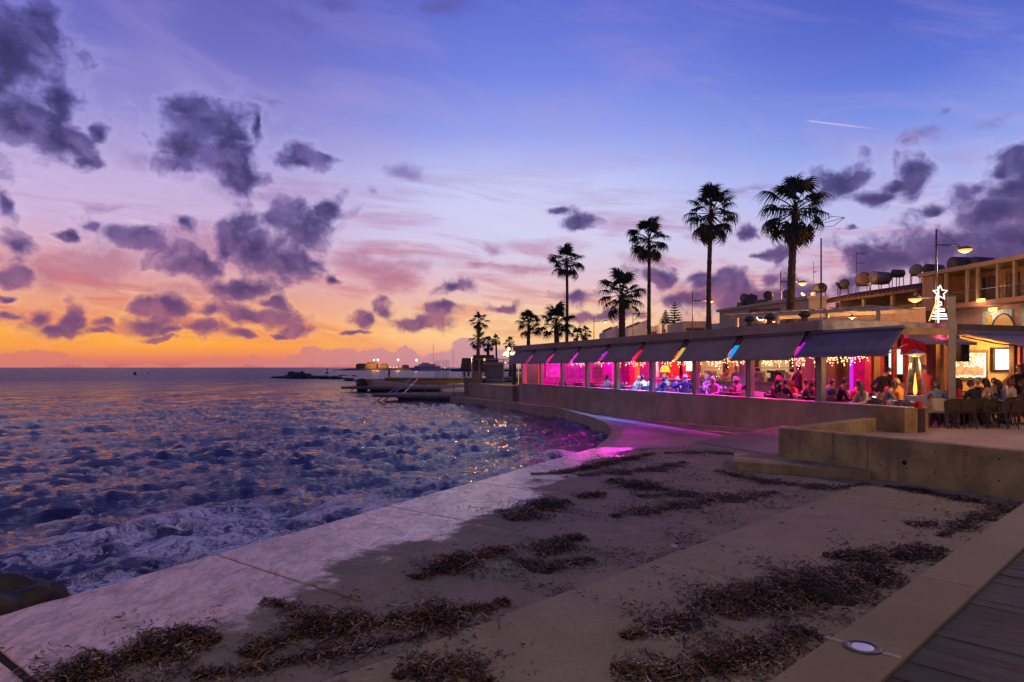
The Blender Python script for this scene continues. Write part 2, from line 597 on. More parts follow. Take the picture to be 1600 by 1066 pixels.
def dist_poly(px, py, poly):
    d = np.full(px.shape, 1e9)
    for (ax_, ay_), (bx_, by_) in zip(poly[:-1], poly[1:]):
        ex, ey = bx_ - ax_, by_ - ay_
        L = ex * ex + ey * ey + 1e-9
        t = np.clip(((px - ax_) * ex + (py - ay_) * ey) / L, 0, 1)
        d = np.minimum(d, np.hypot(px - ax_ - t * ex, py - ay_ - t * ey))
    return d


# ------------------------------------------------------------------ sea
def sea_material():
    m = bpy.data.materials.new('sea_water')
    m.use_nodes = True
    t = m.node_tree
    q = G(t)
    b = t.nodes['Principled BSDF']
    pos = q.n('ShaderNodeNewGeometry').outputs['Position']
    at_ = q.n('ShaderNodeAttribute')
    at_.attribute_name = 'foam'
    foam = at_.outputs['Fac']
    # wisps of foam drawn out along the wall
    warp = q.noise(pos, .7, 5, .6, col=True)
    pw_ = q.v('MULTIPLY_ADD', q.v('SUBTRACT', warp, (.5, .5, .5)), (2.6, 2.6, 0), pos)
    cb = q.n('ShaderNodeCombineXYZ')
    q.put(cb.inputs[0], q.m('MULTIPLY', q.v('DOT_PRODUCT', pw_, (ED.x, ED.y, 0)), .62))
    q.put(cb.inputs[1], q.m('MULTIPLY', q.v('DOT_PRODUCT', pw_, (EN.x, EN.y, 0)), 2.0))
    n1 = q.noise(cb.outputs[0], 1.9, 10, .70, .35)
    patch = q.sm(q.noise(pos, .6, 4, .6), .36, .62)
    fk = q.m('MULTIPLY', foam, q.m('ADD', .55, q.m('MULTIPLY', patch, .6)))
    lo = q.m('SUBTRACT', .645, q.m('MULTIPLY', fk, .195))
    fm = q.sm(n1, lo, q.m('ADD', lo, .17))
    n3 = q.noise(q.v('MULTIPLY', cb.outputs[0], (2.2, 1.5, 1)), 4.2, 6, .7, .5)
    fm = q.m('MULTIPLY', fm, q.sm(n3, .33, .60, .12, 1.0))
    fm = q.m('MULTIPLY', fm, q.sm(foam, .02, .3))
    q.put(b.inputs['Base Color'], q.mix(fm, (.030, .026, .088, 1), (.90, .86, .95, 1)))
    ln = q.v('LENGTH', pos)
    q.put(b.inputs['Roughness'], q.m('ADD', q.sm(ln, 35, 200, .05, .31), q.m('MULTIPLY', fm, .6)))
    b.inputs['IOR'].default_value = 1.333
    b1 = q.n('ShaderNodeBump')
    b1.inputs['Distance'].default_value = .14
    q.put(b1.inputs['Strength'], q.sm(ln, 2, 60, .45, .8))
    h = q.m('ADD', q.noise(q.v('MULTIPLY', pos, (1, 1.5, 1)), 5.5, 5, .6, .3), q.m('MULTIPLY', q.noise(q.v('MULTIPLY', pos, (1, 1.3, 1)), 17, 4, .6), .35))
    q.put(b1.inputs['Height'], h)
    b2 = q.n('ShaderNodeBump')
    b2.inputs['Distance'].default_value = .7
    q.put(b2.inputs['Strength'], q.sm(ln, 6, 120, .05, 1.0))
    q.put(b2.inputs['Height'], q.noise(q.v('MULTIPLY', pos, (.6, 1.0, 1)), 1.3, 6, .62, .4))
    t.links.new(b1.outputs[0], b2.inputs['Normal'])
    t.links.new(b2.outputs[0], b.inputs['Normal'])
    return m


def build_sea():
    na, nr = 960, 780
    azs = np.linspace(-1.3, .55, na)
    rs = 3.0 * np.exp(np.linspace(0, math.log(9000 / 3.0), nr))
    A, R = np.meshgrid(azs, rs)
    x, y = R * np.sin(A), R * np.cos(A)
    sp = np.maximum(R * (math.log(3000) / nr), .02)
    z = np.zeros_like(x)
    dx, dy = np.zeros_like(x), np.zeros_like(x)
    ds = dist_poly(x, y, shore)
    group = .85 + .3 * np.sin(x * .21 + 1.3 * np.sin(y * .13)) * np.sin(y * .17 + .8)
    r2 = np.random.default_rng(5)
    tab = r2.random((256, 256)) * 2 - 1

    def vnoise(u, v):
        iu, iv = np.floor(u).astype(int), np.floor(v).astype(int)
        fu, fv = u - iu, v - iv
        fu, fv = fu * fu * (3 - 2 * fu), fv * fv * (3 - 2 * fv)
        a_, b_ = tab[iu & 255, iv & 255], tab[(iu + 1) & 255, iv & 255]
        c_, d_ = tab[iu & 255, (iv + 1) & 255], tab[(iu + 1) & 255, (iv + 1) & 255]
        return (a_ * (1 - fu) + b_ * fu) * (1 - fv) + (c_ * (1 - fu) + d_ * fu) * fv

    def octave(u, v, choppy):
        n_ = vnoise(u, v)
        u, v = u + n_, v + n_
        wu, wv_ = 1 - np.abs(np.sin(u)), 1 - np.abs(np.sin(v))
        su, sv = np.abs(np.cos(u)), np.abs(np.cos(v))
        wu, wv_ = wu * (1 - wu) + su * wu, wv_ * (1 - wv_) + sv * wv_
        return (1 - (np.clip(wu * wv_, 0, 1)) ** .65) ** choppy

    # wind sea: crests lie across the run of the waves towards the shore
    ca, sa_ = math.cos(-.72), math.sin(-.72)
    U, Vv = (x * ca + y * sa_), (-x * sa_ + y * ca)
    U, Vv = U * 1.9, Vv * 1.0
    freq, amp_, chop = 1.0, .098, 3.6
    for k in range(6):
        lam_ = PI / (freq * 1.9 * 2 ** k)
        w = np.clip((lam_ / sp - 1.6) / 2.0, 0, 1)
        h_ = octave((U + 3.1 * k) * freq, (Vv - 1.7 * k) * freq, chop) + octave((U - 7.3 * k + 2) * freq, (Vv + 5.1 * k) * freq, chop)
        z += (h_ - .55) * amp_ * w * group
        U, Vv = 1.6 * U + 1.2 * Vv, -1.2 * U + 1.6 * Vv
        freq *= .97
        amp_ *= .47
        chop = chop * .8 + .2
    for lam_, a_, t_ in ((5.2, .035, -.9), (3.7, .03, -.55), (7.5, .04, -.72)):
        w = np.clip((lam_ / sp - 1.6) / 2.0, 0, 1)
        z += a_ * w * np.sin((x * math.cos(t_) + y * math.sin(t_)) * 2 * PI / lam_ + 1.5 * np.sin(x * .23) + 1.2 * np.sin(y * .31))
    z -= .03
    # two spilling swells close to the apron
    for (cx, cy, L, wd, hgt, ang) in ((-5.6, 12.6, 2.6, .55, .34, .95), (-9.0, 13.5, 3.2, .6, .25, .85), (-2.4, 15.2, 2.0, .45, .22, 1.0), (-7.4, 10.0, 2.0, .4, .2, .9), (1.2, 20.6, 1.4, .5, .38, 1.1)):
        u_ = (x - cx) * math.cos(ang) + (y - cy) * math.sin(ang)
        v_ = -(x - cx) * math.sin(ang) + (y - cy) * math.cos(ang)
        z += .45 * hgt * np.exp(-(u_ / L) ** 2 - ((v_ + .12 * u_ * u_ / L) / wd) ** 2)
    foam = np.zeros_like(x)
    foam += 1.15 * np.exp(-(ds / 1.6) ** 2) + .7 * np.exp(-((ds - 3.0) / 2.0) ** 2) + .28 * np.exp(-((ds - 6.5) / 3) ** 2)
    foam += .35 * np.exp(-((x + 5.5) / 5.5) ** 2 - ((y - 12) / 4.5) ** 2)
    foam *= np.clip(1.3 - (y - 8) / 26, .3, 1.2)
    foam += np.clip((z - .10) * 2.5, 0, .45) * np.exp(-ds / 9)
    foam += 1.3 * np.exp(-((x - 1.9) / 1.1) ** 2 - ((y - 20.6) / 1.6) ** 2)
    foam += .7 * np.exp(-((x + 4.9) / 1.0) ** 2 - ((y - 7.0) / 1.2) ** 2)
    V = np.stack([x + dx, y + dy, z], -1).reshape(-1, 3)
    idx = np.arange(na * nr).reshape(nr, na)
    Q = np.stack([idx[:-1, :-1], idx[:-1, 1:], idx[1:, 1:], idx[1:, :-1]], -1).reshape(-1, 4)[:, ::-1]
    me = np_mesh('sea', V, Q, sea_material(), True)
    a_ = me.attributes.new('foam', 'FLOAT', 'POINT')
    a_.data.foreach_set('value', foam.astype(np.float32).ravel())
    o = bpy.data.objects.new('sea', me)
    COL.objects.link(o)
    tag(o, 'choppy dark blue sea with white foam along the concrete edge', kind='structure')
    b = MB()
    b.lathe([(0.001, -1.6), (9000, -1.6)], 48)
    o = b.build('sea_bed', mat('sea_bed', (.02, .03, .05), .9))
    tag(o, 'dark sea bed under the water', kind='structure')


build_sea()


# ------------------------------------------------------------------ the concrete foreground
def sand_concrete(name='sandy_concrete', raised=False):
    m = bpy.data.materials.new(name)
    m.use_nodes = True
    t = m.node_tree
    q = G(t)
    b = t.nodes['Principled BSDF']
    pos = q.n('ShaderNodeNewGeometry').outputs['Position']
    sx = q.n('ShaderNodeSeparateXYZ')
    t.links.new(pos, sx.inputs[0])
    d = q.m('SUBTRACT', q.v('DOT_PRODUCT', pos, (EN.x, EN.y, 0)), E1.dot(EN))
    big = q.noise(pos, .55, 6, .62, .4)
    mid = q.noise(pos, 2.6, 6, .65)
    fine = q.noise(pos, 60, 5, .7)
    lim = q.sm(sx.outputs[1], 8.0, 17.5, 1.85, 1.0)
    wob = q.m('ADD', q.m('MULTIPLY', q.m('SUBTRACT', big, .5), 2.2), q.m('MULTIPLY', q.m('SUBTRACT', mid, .5), 1.8))
    wet = q.sm(q.m('ADD', q.m('SUBTRACT', lim, d), wob), -.12, .32)
    # pools left on the sand further in
    pool = q.m('MULTIPLY', q.sm(q.noise(pos, .33, 4, .55), .60, .68), q.sm(sx.outputs[1], 12, 18))
    wet = q.m('MAXIMUM', wet, pool)
    if raised:
        wet = q.m('MULTIPLY', wet, 0.0)
        dry = q.mix(q.sm(mid, .25, .75), (.285, .235, .125, 1), (.36, .30, .165, 1))
    else:
        dry = q.mix(q.sm(mid, .25, .75), (.19, .16, .105, 1), (.29, .245, .165, 1))
    grit = q.noise(pos, 22, 6, .75)
    dry = q.mix(q.m('MULTIPLY', q.sm(grit, .50, .68), .55), dry, (.10, .08, .05, 1))
    dry = q.mix(q.m('MULTIPLY', q.sm(fine, .55, .75), .6), dry, (.15, .125, .09, 1))
    dry = q.mix(q.m('MULTIPLY', q.sm(big, .5, .7), .35), dry, (.18, .15, .11, 1))
    streak = q.noise(q.v('MULTIPLY', q.v('ADD', pos, (0, 0, 0)), (1.6, .7, 1)), 3.0, 8, .7, 1.2)
    wc = q.mix(q.sm(streak, .34, .62), (.42, .265, .20, 1), (.90, .57, .42, 1))  # pink of the sky reflection put into the wet concrete's colour
    wc = q.mix(q.m('MULTIPLY', q.sm(grit, .54, .66), .55), wc, (.16, .11, .10, 1))
    wc = q.mix(q.m('MULTIPLY', q.sm(fine, .56, .7), .55), wc, (.12, .10, .10, 1))
    spots = q.sm(q.noise(pos, 7.0, 8, .75), .58, .70)
    wc = q.mix(q.m('MULTIPLY', spots, .8), wc, (.07, .06, .06, 1))
    q.put(b.inputs['Base Color'], q.mix(wet, dry, wc))
    crk = q.n('ShaderNodeTexVoronoi', feature='DISTANCE_TO_EDGE')
    q.put(crk.inputs['Vector'], q.v('MULTIPLY_ADD', q.noise(pos, 1.4, 5, .6, col=True), (1.1, 1.1, 0), pos))
    crk.inputs['Scale'].default_value = .42
    crack = q.m('MULTIPLY', q.sm(crk.outputs[0], .016, .004), q.sm(q.noise(pos, .5, 3, .5), .40, .5))
    wc = q.mix(q.m('MULTIPLY', crack, .85), wc, (.05, .045, .045, 1))
    blot = q.sm(q.noise(q.v('MULTIPLY', pos, (1.0, .8, 1)), 1.1, 7, .68, .8), .47, .66)
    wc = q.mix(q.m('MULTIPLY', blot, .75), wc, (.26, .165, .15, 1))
    rw_ = q.sm(streak, .3, .68, .60, .34)
    q.put(b.inputs['Roughness'], q.m('ADD', q.m('MULTIPLY', wet, rw_), q.m('MULTIPLY', q.m('SUBTRACT', 1.0, wet), .82)))
    q.put(b.inputs['Coat Weight'], q.m('MULTIPLY', wet, q.sm(mid, .3, .6, .35, .8)))
    q.put(b.inputs['Coat Roughness'], q.sm(grit, .35, .7, .18, .45))
    b.inputs['Coat IOR'].default_value = 1.75
    bn = q.n('ShaderNodeBump')
    bn.inputs['Strength'].default_value = .8
    bn.inputs['Distance'].default_value = .02
    q.put(bn.inputs['Height'], q.m('ADD', q.m('MULTIPLY', fine, .5), q.m('ADD', streak, q.m('MULTIPLY', mid, 1.2))))
    t.links.new(bn.outputs[0], b.inputs['Normal'])
    bc = q.n('ShaderNodeBump')
    bc.inputs['Strength'].default_value = .18
    bc.inputs['Distance'].default_value = .01
    q.put(bc.inputs['Height'], q.m('ADD', streak, mid))
    t.links.new(bc.outputs[0], b.inputs['Coat Normal'])
    MATS[name] = m
    return m


M_sand = sand_concrete()
M_slab = sand_concrete('dry_slab_screed', True)
M_conc = concrete('board_concrete', (.44, .345, .16), .42, 1.3, .85, .85)
M_conc_grey = concrete('grey_concrete', (.45, .36, .235), .62, .9)
M_conc_dark = concrete('wet_dark_concrete', (.10, .085, .075), .5, 1.2, .6)
M_conc_pale = concrete('pale_concrete', (.42, .35, .29), .65, .8)
M_terr = concrete('terrace_screed', (.40, .31, .27), .72, .7, .8, 0)
M_walk = concrete('walkway_screed', (.30, .255, .23), .6, .6, .62, 0)


def ragged(a, b, n, j, R):
    """points from a to b with small sideways wander"""
    d = (b - a)
    nn = Vector((-d.y, d.x)).normalized()
    return [a + d * (i / n) + nn * (R.uniform(-j, j) if 0 < i < n else 0) for i in range(n + 1)]


def build_apron():
    R = random.Random(3)
    root = thing('concrete_apron', 'wet lilac concrete apron along the sea, cut by cracked joints', None, (0, 0, 0))
    root['kind'] = 'structure'
    b = MB()
    poly = [E1 + ED * -12 + EN * 2.65, E1 + ED * 13.9 + EN * 2.65, E2 + EN * .4, Vector((2.9, 18.7)), Vector((9.9, 18.2)), Vector((16, 14)), Vector((12, -6)), Vector((-2, -8))]
    b.prism(poly, -.4, .575)
    b.build('slab_bed', M_conc_dark, root)
    b = MB()
    b.prism([E1 + ED * -12 + EN * .1, E1 + ED * 14.1 + EN * .1, E1 + ED * 14.1 + EN * 2.6, E1 + ED * -12 + EN * 2.6], .3, .583)
    b.build('joint_filler', mat('joint_tar', (.012, .010, .010), .8, 0, .3), root)  # near-black sheet stands in for the shade in the open joints
    b = MB()
    pin = [E1 + ED * -12 + EN * 2.6, E2 + EN * 2.6 - ED * .4, E2 + EN * .25, Vector((2.5, 18.95)), Vector((9.9, 18.25)), Vector((16, 14)), Vector((12, -6)), Vector((-2, -8))]
    b.prism([E1 + ED * -12 + EN * 2.6, E1 + ED * 14.2 + EN * 2.6, E1 + ED * 14.2 + EN * .12, Vector((2.4, 18.85)), Vector((9.9, 18.25)), Vector((16, 14)), Vector((12, -6)), Vector((-2, -8))], .58, .60)
    b.build('sand_bed', M_sand, root)
    ss = [-12, -9, -6, -3.1, -.26, 2.25, 5.4, 8.0, 10.6, 12.7, 14.2]
    skew = .02
    for i in range(len(ss) - 1):
        g0 = .035 if abs(ss[i] + .26) < .01 else .016
        g1 = .035 if abs(ss[i + 1] + .26) < .01 else .016
        inn = 2.598
        a0, a1 = E1 + ED * (ss[i] + g0), E1 + ED * (ss[i] + g0 - .45) + EN * inn
        c0, c1 = E1 + ED * (ss[i + 1] - g1), E1 + ED * (ss[i + 1] - g1 - .45) + EN * inn
        if i == len(ss) - 2:
            c1 = E1 + ED * (ss[i + 1] - g1) + EN * inn
        Rj = random.Random(40 + i)
        Rk = random.Random(41 + i)
        left_side = ragged(a0, a1, 14, .012, Rj)
        right_side = ragged(c0, c1, 14, .012, Rk)
        sea_side = ragged(a0, c0, 16, .016, R)
        pts = left_side[::-1] + sea_side[1:-1] + right_side
        b = MB()
        b.prism(pts, -.9, .603 + R.uniform(-.003, .003))
        b.build('concrete_panel', M_sand, root, bevel=.012)


build_apron()


def build_raised():
    R = random.Random(5)
    root = thing('raised_slab', 'low dry sandy slab beside the boardwalk kerb', None, (0, 0, 0))
    root['kind'] = 'structure'
    ss = [-9, -2.2, 4.08, 9.0, 11.95]
    for i in range(len(ss) - 1):
        a0, c0 = L1 + LD * (ss[i] + .006), L1 + LD * (ss[i + 1] - .006)
        a1, c1 = a0 + LN * 2.72 - LD * .06, c0 + LN * 2.72 - LD * .06
        b = MB()
        b.prism(ragged(a0, a1, 10, .006, random.Random(i))[::-1] + ragged(a0, c0, 24, .02, R)[1:-1] + ragged(c0, c1, 10, .006, random.Random(i + 1)), .5, .636)
        b.build('concrete_panel', M_slab, root, bevel=.01)


build_raised()


def build_walkway():
    inner = [(9.9, 18.0)] + [(16.58 - .359 * p[1] + .05, p[1]) for p in outer[1:8]] + [(.75, 44.0), (-.2, 47.2), (-2.2, 56)]
    zs = [.598, .565, .52, .5, .5, .5, .5, .5, .5, .5, .5]
    b = MB()
    rows = []
    for o_, i_, z in zip(outer, inner, zs):
        rows.append([(o_[0] + (i_[0] - o_[0]) * k / 6, o_[1] + (i_[1] - o_[1]) * k / 6, z + .012 * math.sin(k)) for k in range(7)])
    vs = [p for r in rows for p in r]
    fs = [(i * 7 + k, i * 7 + k + 1, (i + 1) * 7 + k + 1, (i + 1) * 7 + k) for i in range(len(rows) - 1) for k in range(6)]
    b.add(vs, fs)
    o = b.build('walkway', M_walk, smooth=True)
    tag(o, 'damp concrete walkway curving below the restaurant wall', kind='structure')
    # sea wall under its outer edge, cast in panels
    root = thing('sea_wall', 'curved dark concrete sea wall holding up the walkway', 'wall', (3.3, 22.5, 0))
    pts = [Vector(p) for p in outer]
    dense = [pts[0]]
    for p, q_ in zip(pts[:-1], pts[1:]):
        k = max(1, round((q_ - p).length / 1.5))
        for j in range(1, k + 1):
            dense.append(p + (q_ - p) * j / k)
    zz = [float(np.interp(p.y, [18.7, 20.4, 22.5], [.59, .565, .515])) for p in dense]
    for i in range(len(dense) - 1):
        p, q_ = dense[i], dense[i + 1]
        d = (q_ - p).normalized()
        n = Vector((-d.y, d.x))
        gp = d * .012
        b = MB()
        z1 = (zz[i] + zz[i + 1]) / 2 + .012
        b.prism([p + gp + n * .06, q_ - gp + n * .06, q_ - gp - n * .34, p + gp - n * .34], -1.3, z1)
        b.build('wall_panel', M_conc_grey, root, world=True, bevel=.015)


build_walkway()


# terrace, its low wall, the step and ramp beside it
WA, WB, WC = Vector((5.96, 15.3)), Vector((9.45, 18.35)), Vector((8.55, 10.42))


def build_terrace():
    b = MB()
    c0, c3 = rw(0, .2), rw(2.95, .1)
    b.prism([WA + Vector((.25, .1)), WC + Vector((.1, .1)), Vector((12, 8)), Vector((40, 8)), Vector((40, 36)), rw(0, 22).xy, c0.xy, c3.xy, WB], .3, 1.1)
    tag(b.build('terrace', M_terr), 'reddish lit screed terrace in front of the restaurant', kind='structure')
    root = thing('terrace_wall', 'low board-marked concrete wall with a returned arm round the terrace', 'wall', (WA.x, WA.y, .6))
    d = (WC - WA).normalized()
    n = Vector((-d.y, d.x))
    if n.x < 0:
        n = -n
    e = (WB - WA).normalized()
    m_ = Vector((e.y, -e.x))
    segs = [(0, 2.15), (2.16, 7.2)]
    for s0, s1 in segs:
        b = MB()
        b.prism([WA + d * s0, WA + d * s1, WA + d * s1 + n * .32, WA + d * s0 + n * .32], .3, 1.45)
        b.build('wall_section', M_conc, root, world=True, bevel=.02)
    b = MB()
    L = (WB - WA).length
    b.prism([WA + e * .02 + n * .0, WA + e * L, WA + e * L + m_ * .32, WA + e * .4 + m_ * .32], .3, 1.447)
    b.build('wall_arm', M_conc, root, world=True, bevel=.02)
    M_hole = mat('tie_hole_grey', (.05, .042, .03), .9, var=0)
    for s_ in np.arange(.35, 5.4, .52):
        for zh in (1.28, .92):
            c = WA + d * float(s_) - n * .003
            b = MB()
            b.tube([(c.x, c.y, zh), (c.x + n.x * .02, c.y + n.y * .02, zh)], .016, 8)
            b.build('tie_hole', M_hole, root, world=True)
    # round weep hole near the joint
    c = WA + d * 2.9 - n * .004
    b = MB()
    b.tube([(c.x, c.y, 1.02), (c.x + n.x * .02, c.y + n.y * .02, 1.02)], .045, 14)
    b.build('drain_hole', mat('drain_black', (.008, .008, .008), .9, var=0), root, world=True)
    # low step at the foot of the wall
    t = MB()
    p1 = ground(1145, 735, .6).xy
    p2 = ground(1362, 752, .6).xy
    t.prism([p1, p2, WA + d * 2.2, WA + d * .05, WA + e * .5 - m_ * .02, p1 + Vector((.55, 1.6))], .55, .80)
    o = t.build('concrete_step', M_conc, bevel=.03)
    tag(o, 'low worn concrete step at the foot of the terrace wall', 'step')
    # ramp climbing beside the arm of the wall
    t = MB()
    T, S, S2, T2 = Vector((5.4, 20.2)), Vector((6.45, 16.6)), WB - m_ * .02, Vector((8.3, 20.9))
    S = WA + e * 1.1 - m_ * .02
    t.prism([T, S, S2, T2], .4, [.60, .66, 1.08, 1.02])
    o = t.build('ramp', M_walk)
    tag(o, 'smooth concrete ramp rising to the terrace beside the wall arm', kind='structure')
    # two long low kerbs at the foot of the restaurant wall
    for (xa, xb, w0, w1, h0, h1, lab) in ((-9.5, .8, .16, .5, .52, .86, 'upper long low concrete kerb against the restaurant wall'), (-5.2, .6, .55, 1.5, .52, .72, 'lower tapering concrete kerb in front of the upper one')):
        t = MB()
        pa, pb = rw(xa, -.18), rw(xb, -.18)
        qa, qb = rw(xa, -.18 - w0), rw(xb, -.18 - w1)
        t.prism([pa, pb, qb, qa], .3, [h0, h1, h1, h0])
        o = t.build('concrete_kerb', M_conc_grey)
        tag(o, lab, 'kerb')


build_terrace()


# boardwalk, kerb stones and the light let into the kerb
def build_boardwalk():
    root = thing('boardwalk_kerb', 'buff stone kerb along the edge of the boardwalk', None, (0, 0, 0))
    root['kind'] = 'structure'
    M_k = concrete('kerb_stone', (.28, .215, .105), .8, 1.5, .8, .15)
    M_k2 = concrete('kerb_stone_paler', (.32, .25, .13), .8, 1.5, .8, .15)
    s_at = lambda y: (y - K1.y) / KD.y
    cuts = [s_at(y) for y in (-2.0, .76, 3.16, 5.56, 7.96, 10.6)]
    for i in range(len(cuts) - 1):
        a, c = K1 + KD * (cuts[i] + .004), K1 + KD * (cuts[i + 1] - .004)
        b = MB()
        b.prism([a, c, c + KN * .42, a + KN * .42], .4, 1.1 + (.002 if i % 2 else 0))
        b.build('kerb_stone', M_k2 if i >= 3 else M_k, root, bevel=.008)
    lp = ground(1348, 1012, 1.1)
    t = thing('ground_light', 'round ground light with a pale lens let into the kerb', 'light', (lp.x, lp.y, 1.1))
    b = MB()
    b.lathe([(.0705, .001), (.072, .007), (.105, .009), (.112, .002)], 36)
    b.build('bezel', mat('light_bezel', (.10, .09, .10), .45, .6), t, smooth=True)
    b = MB()
    b.lathe([(.001, .010), (.05, .0085), (.0705, .003)], 36)
    b.build('lens', mat('frosted_lens', (.62, .64, .80), .35, 0, .1, emit=(.3, .34, .7), es=.12), t, smooth=True)
    M_inlay = mat('inlay_metal', (.40, .30, .27), .5, .3)
    for s_, e_ in ((-.22, -.112), (.112, .21)):
        b = MB()
        pa, pb = KN * s_, KN * e_
        w = KD * .014
        b.prism([pa - w, pb - w, pb + w, pa + w], .0, .006)
        b.build('inlay_strip', M_inlay, t)
    # planks run across the boardwalk
    deck = thing('boardwalk', 'dark weathered timber boardwalk at the lower right corner', None, (0, 0, 0))
    deck['kind'] = 'structure'
    mb = MB()
    o_ = K1 + KN * .42
    mb.prism([o_ + KD * -6, o_ + KD * 9.3, o_ + KD * 9.3 + KN * 5, o_ + KD * -6 + KN * 5], .7, 1.03)
    mb.build('deck_frame', M_conc_dark, deck)
    R = random.Random(9)
    mats = [mat('deck_timber_%s' % n, c, .75, 0, .45, 3, .6, 60) for n, c in (('grey', (.060, .053, .048)), ('brown', (.050, .042, .036)), ('pale', (.072, .064, .058)))]
    for mt in mats:
        tx = [n for n in mt.node_tree.nodes if n.type == 'TEX_NOISE']
        q = G(mt.node_tree)
        cn = [n for n in mt.node_tree.nodes if n.type == 'TEX_COORD'][0]
        st_ = q.v('MULTIPLY', cn.outputs['Object'], (1.2, 16, 8))
        for n in tx:
            mt.node_tree.links.new(st_, n.inputs['Vector'])
    w = .142
    rz = math.atan2(KN.y, KN.x)
    b = MB()
    b.box(.008, 4.6, -w / 2 + .0028, w / 2 - .0028, -.035, 0)
    me = b.mesh('plank', mats[0])
    s = -4.0
    while s < 9.2:
        o = bpy.data.objects.new('plank', me)
        COL.objects.link(o)
        p = o_ + KD * s
        o.location = (p.x, p.y, 1.075 + R.uniform(-.004, .004))
        o.rotation_euler = (R.uniform(-.006, .006), 0, rz + R.uniform(-.002, .002))
        o.parent = deck
        o.material_slots[0].link = 'OBJECT'
        o.material_slots[0].material = R.choice(mats)
        s += w


build_boardwalk()


# land behind and to the right of the sea front
def build_land():
    b = MB()
    rows = []
    for (x, y) in ((.5, 46), (-3, 56), (-6, 90), (-8, 160), (20, 400)):
        pass
    zA = .35
    pts = [rw(0, 1.0).xy, rw(-23.5, 1.0).xy, Vector((-2.6, 56)), Vector((-6.0, 92)), Vector((-7.5, 118)), Vector((30, 300)), Vector((160, 300)), Vector((160, 8)), Vector((40, 8)), Vector((38, 22))]
    b.prism(pts, -.5, .49)
    o = b.build('ground', mat('ground_soil', (.10, .085, .07), .9))
    tag(o, 'dark ground of the town behind the restaurant', kind='structure')
    b = MB()
    b.prism([rw(-24, 9.5).xy, Vector((1.5, 62)), Vector((-2, 110)), Vector((30, 290)), Vector((150, 290)), Vector((150, 60)), Vector((60, 44)), rw(-8, 17).xy, rw(-8, 9.5).xy], .2, [2.6, 1.6, 1.2, 2.5, 3.0, 3.0, 3.0, 3.0, 3.0])
    o = b.build('street', mat('street_paving', (.14, .12, .10), .85))
    tag(o, 'paved upper street behind the restaurant', kind='structure')


build_land()


# ------------------------------------------------------------------ washed-up seaweed
def weed_material():
    m = bpy.data.materials.new('dry_seaweed')
    m.use_nodes = True
    t = m.node_tree
    q = G(t)
    b = t.nodes['Principled BSDF']
    gi = q.n('ShaderNodeNewGeometry')
    cl = q.m('ADD', q.m('MULTIPLY', q.noise(gi.outputs['Position'], 2.6, 5, .6), 1.5), q.m('MULTIPLY', q.noise(gi.outputs['Position'], 7.0, 4, .6), .8))
    fac = q.m('ADD', q.m('MULTIPLY', gi.outputs['Random Per Island'], .62), q.m('SUBTRACT', q.m('MULTIPLY', cl, .75), .66), clamp=True)
    col = q.ramp(fac, [(0, (.010, .007, .005, 1)), (.40, (.030, .018, .011, 1)), (.55, (.11, .052, .024, 1)), (.66, (.26, .11, .045, 1)), (.72, (.12, .09, .075, 1)), (.86, (.32, .26, .24, 1)), (.96, (.55, .46, .42, 1)), (1, (.16, .13, .05, 1))])
    q.put(b.inputs['Base Color'], col)
    b.inputs['Roughness'].default_value = .5
    MATS['dry_seaweed'] = m
    return m


M_weed = weed_material()
M_mound = mat('seaweed_mat', (.022, .015, .011), .9, 0, .7, 30, 1, 90)


def blades(c, length, width, tilt, r):
    """curled ribbons: c (N,3) centres"""
    N = len(c)
    yaw = r.uniform(0, 2 * PI, N)
    L = length * r.uniform(.35, 1.25, N)
    W = width * r.uniform(.5, 1.3, N)
    pit = r.normal(0, tilt, N)
    curl = r.normal(0, .8, N)
    side = r.normal(0, .9, N)
    roll = r.uniform(-1.2, 1.2, N)
    rows = []
    for k in range(4):
        t = k / 3 - .5
        lx = t * L
        ly = side * (t * t - .08) * L
        lz = np.sin(pit) * t * L + curl * (.09 - t * t) * L * .55
        cx = np.cos(yaw)
        sy = np.sin(yaw)
        px, py, pz = c[:, 0] + lx * cx - ly * sy, c[:, 1] + lx * sy + ly * cx, c[:, 2] + lz
        wv = W * (1 - 1.5 * t * t) * .5
        nx, ny, nz = -sy * np.cos(roll), cx * np.cos(roll), np.sin(roll)
        rows.append(np.stack([px - nx * wv, py - ny * wv, pz - nz * wv], -1))
        rows.append(np.stack([px + nx * wv, py + ny * wv, pz + nz * wv], -1))
    V = np.stack(rows, 1)
    zmin = V[:, :, 2].min(1)
    base_ = c[:, 2] - r.uniform(0, .03, N)
    floor = c[:, 3] if c.shape[1] > 3 else np.full(N, .6)
    lift = np.maximum(floor + .004 - zmin, 0)
    V[:, :, 2] += lift[:, None]
    o = (np.arange(N) * 8)[:, None]
    Q = np.concatenate([o + np.array([[0, 1, 3, 2]]), o + np.array([[2, 3, 5, 4]]), o + np.array([[4, 5, 7, 6]])], 1).reshape(-1, 4)
    return V.reshape(-1, 3), Q


def floor_z(x, y):
    d = (x - L1.x) * LN.x + (y - L1.y) * LN.y
    s = (x - L1.x) * LD.x + (y - L1.y) * LD.y
    return np.where((d > 0) & (s < 11.9), .636, .602)


def inside_kerb(x, y):
    d = (x - K1.x) * KN.x + (y - K1.y) * KN.y
    w = (x - WA.x) * .87 + (y - WA.y) * .47
    return (d < -.02) & ((w < .0) | (y > 15.2))


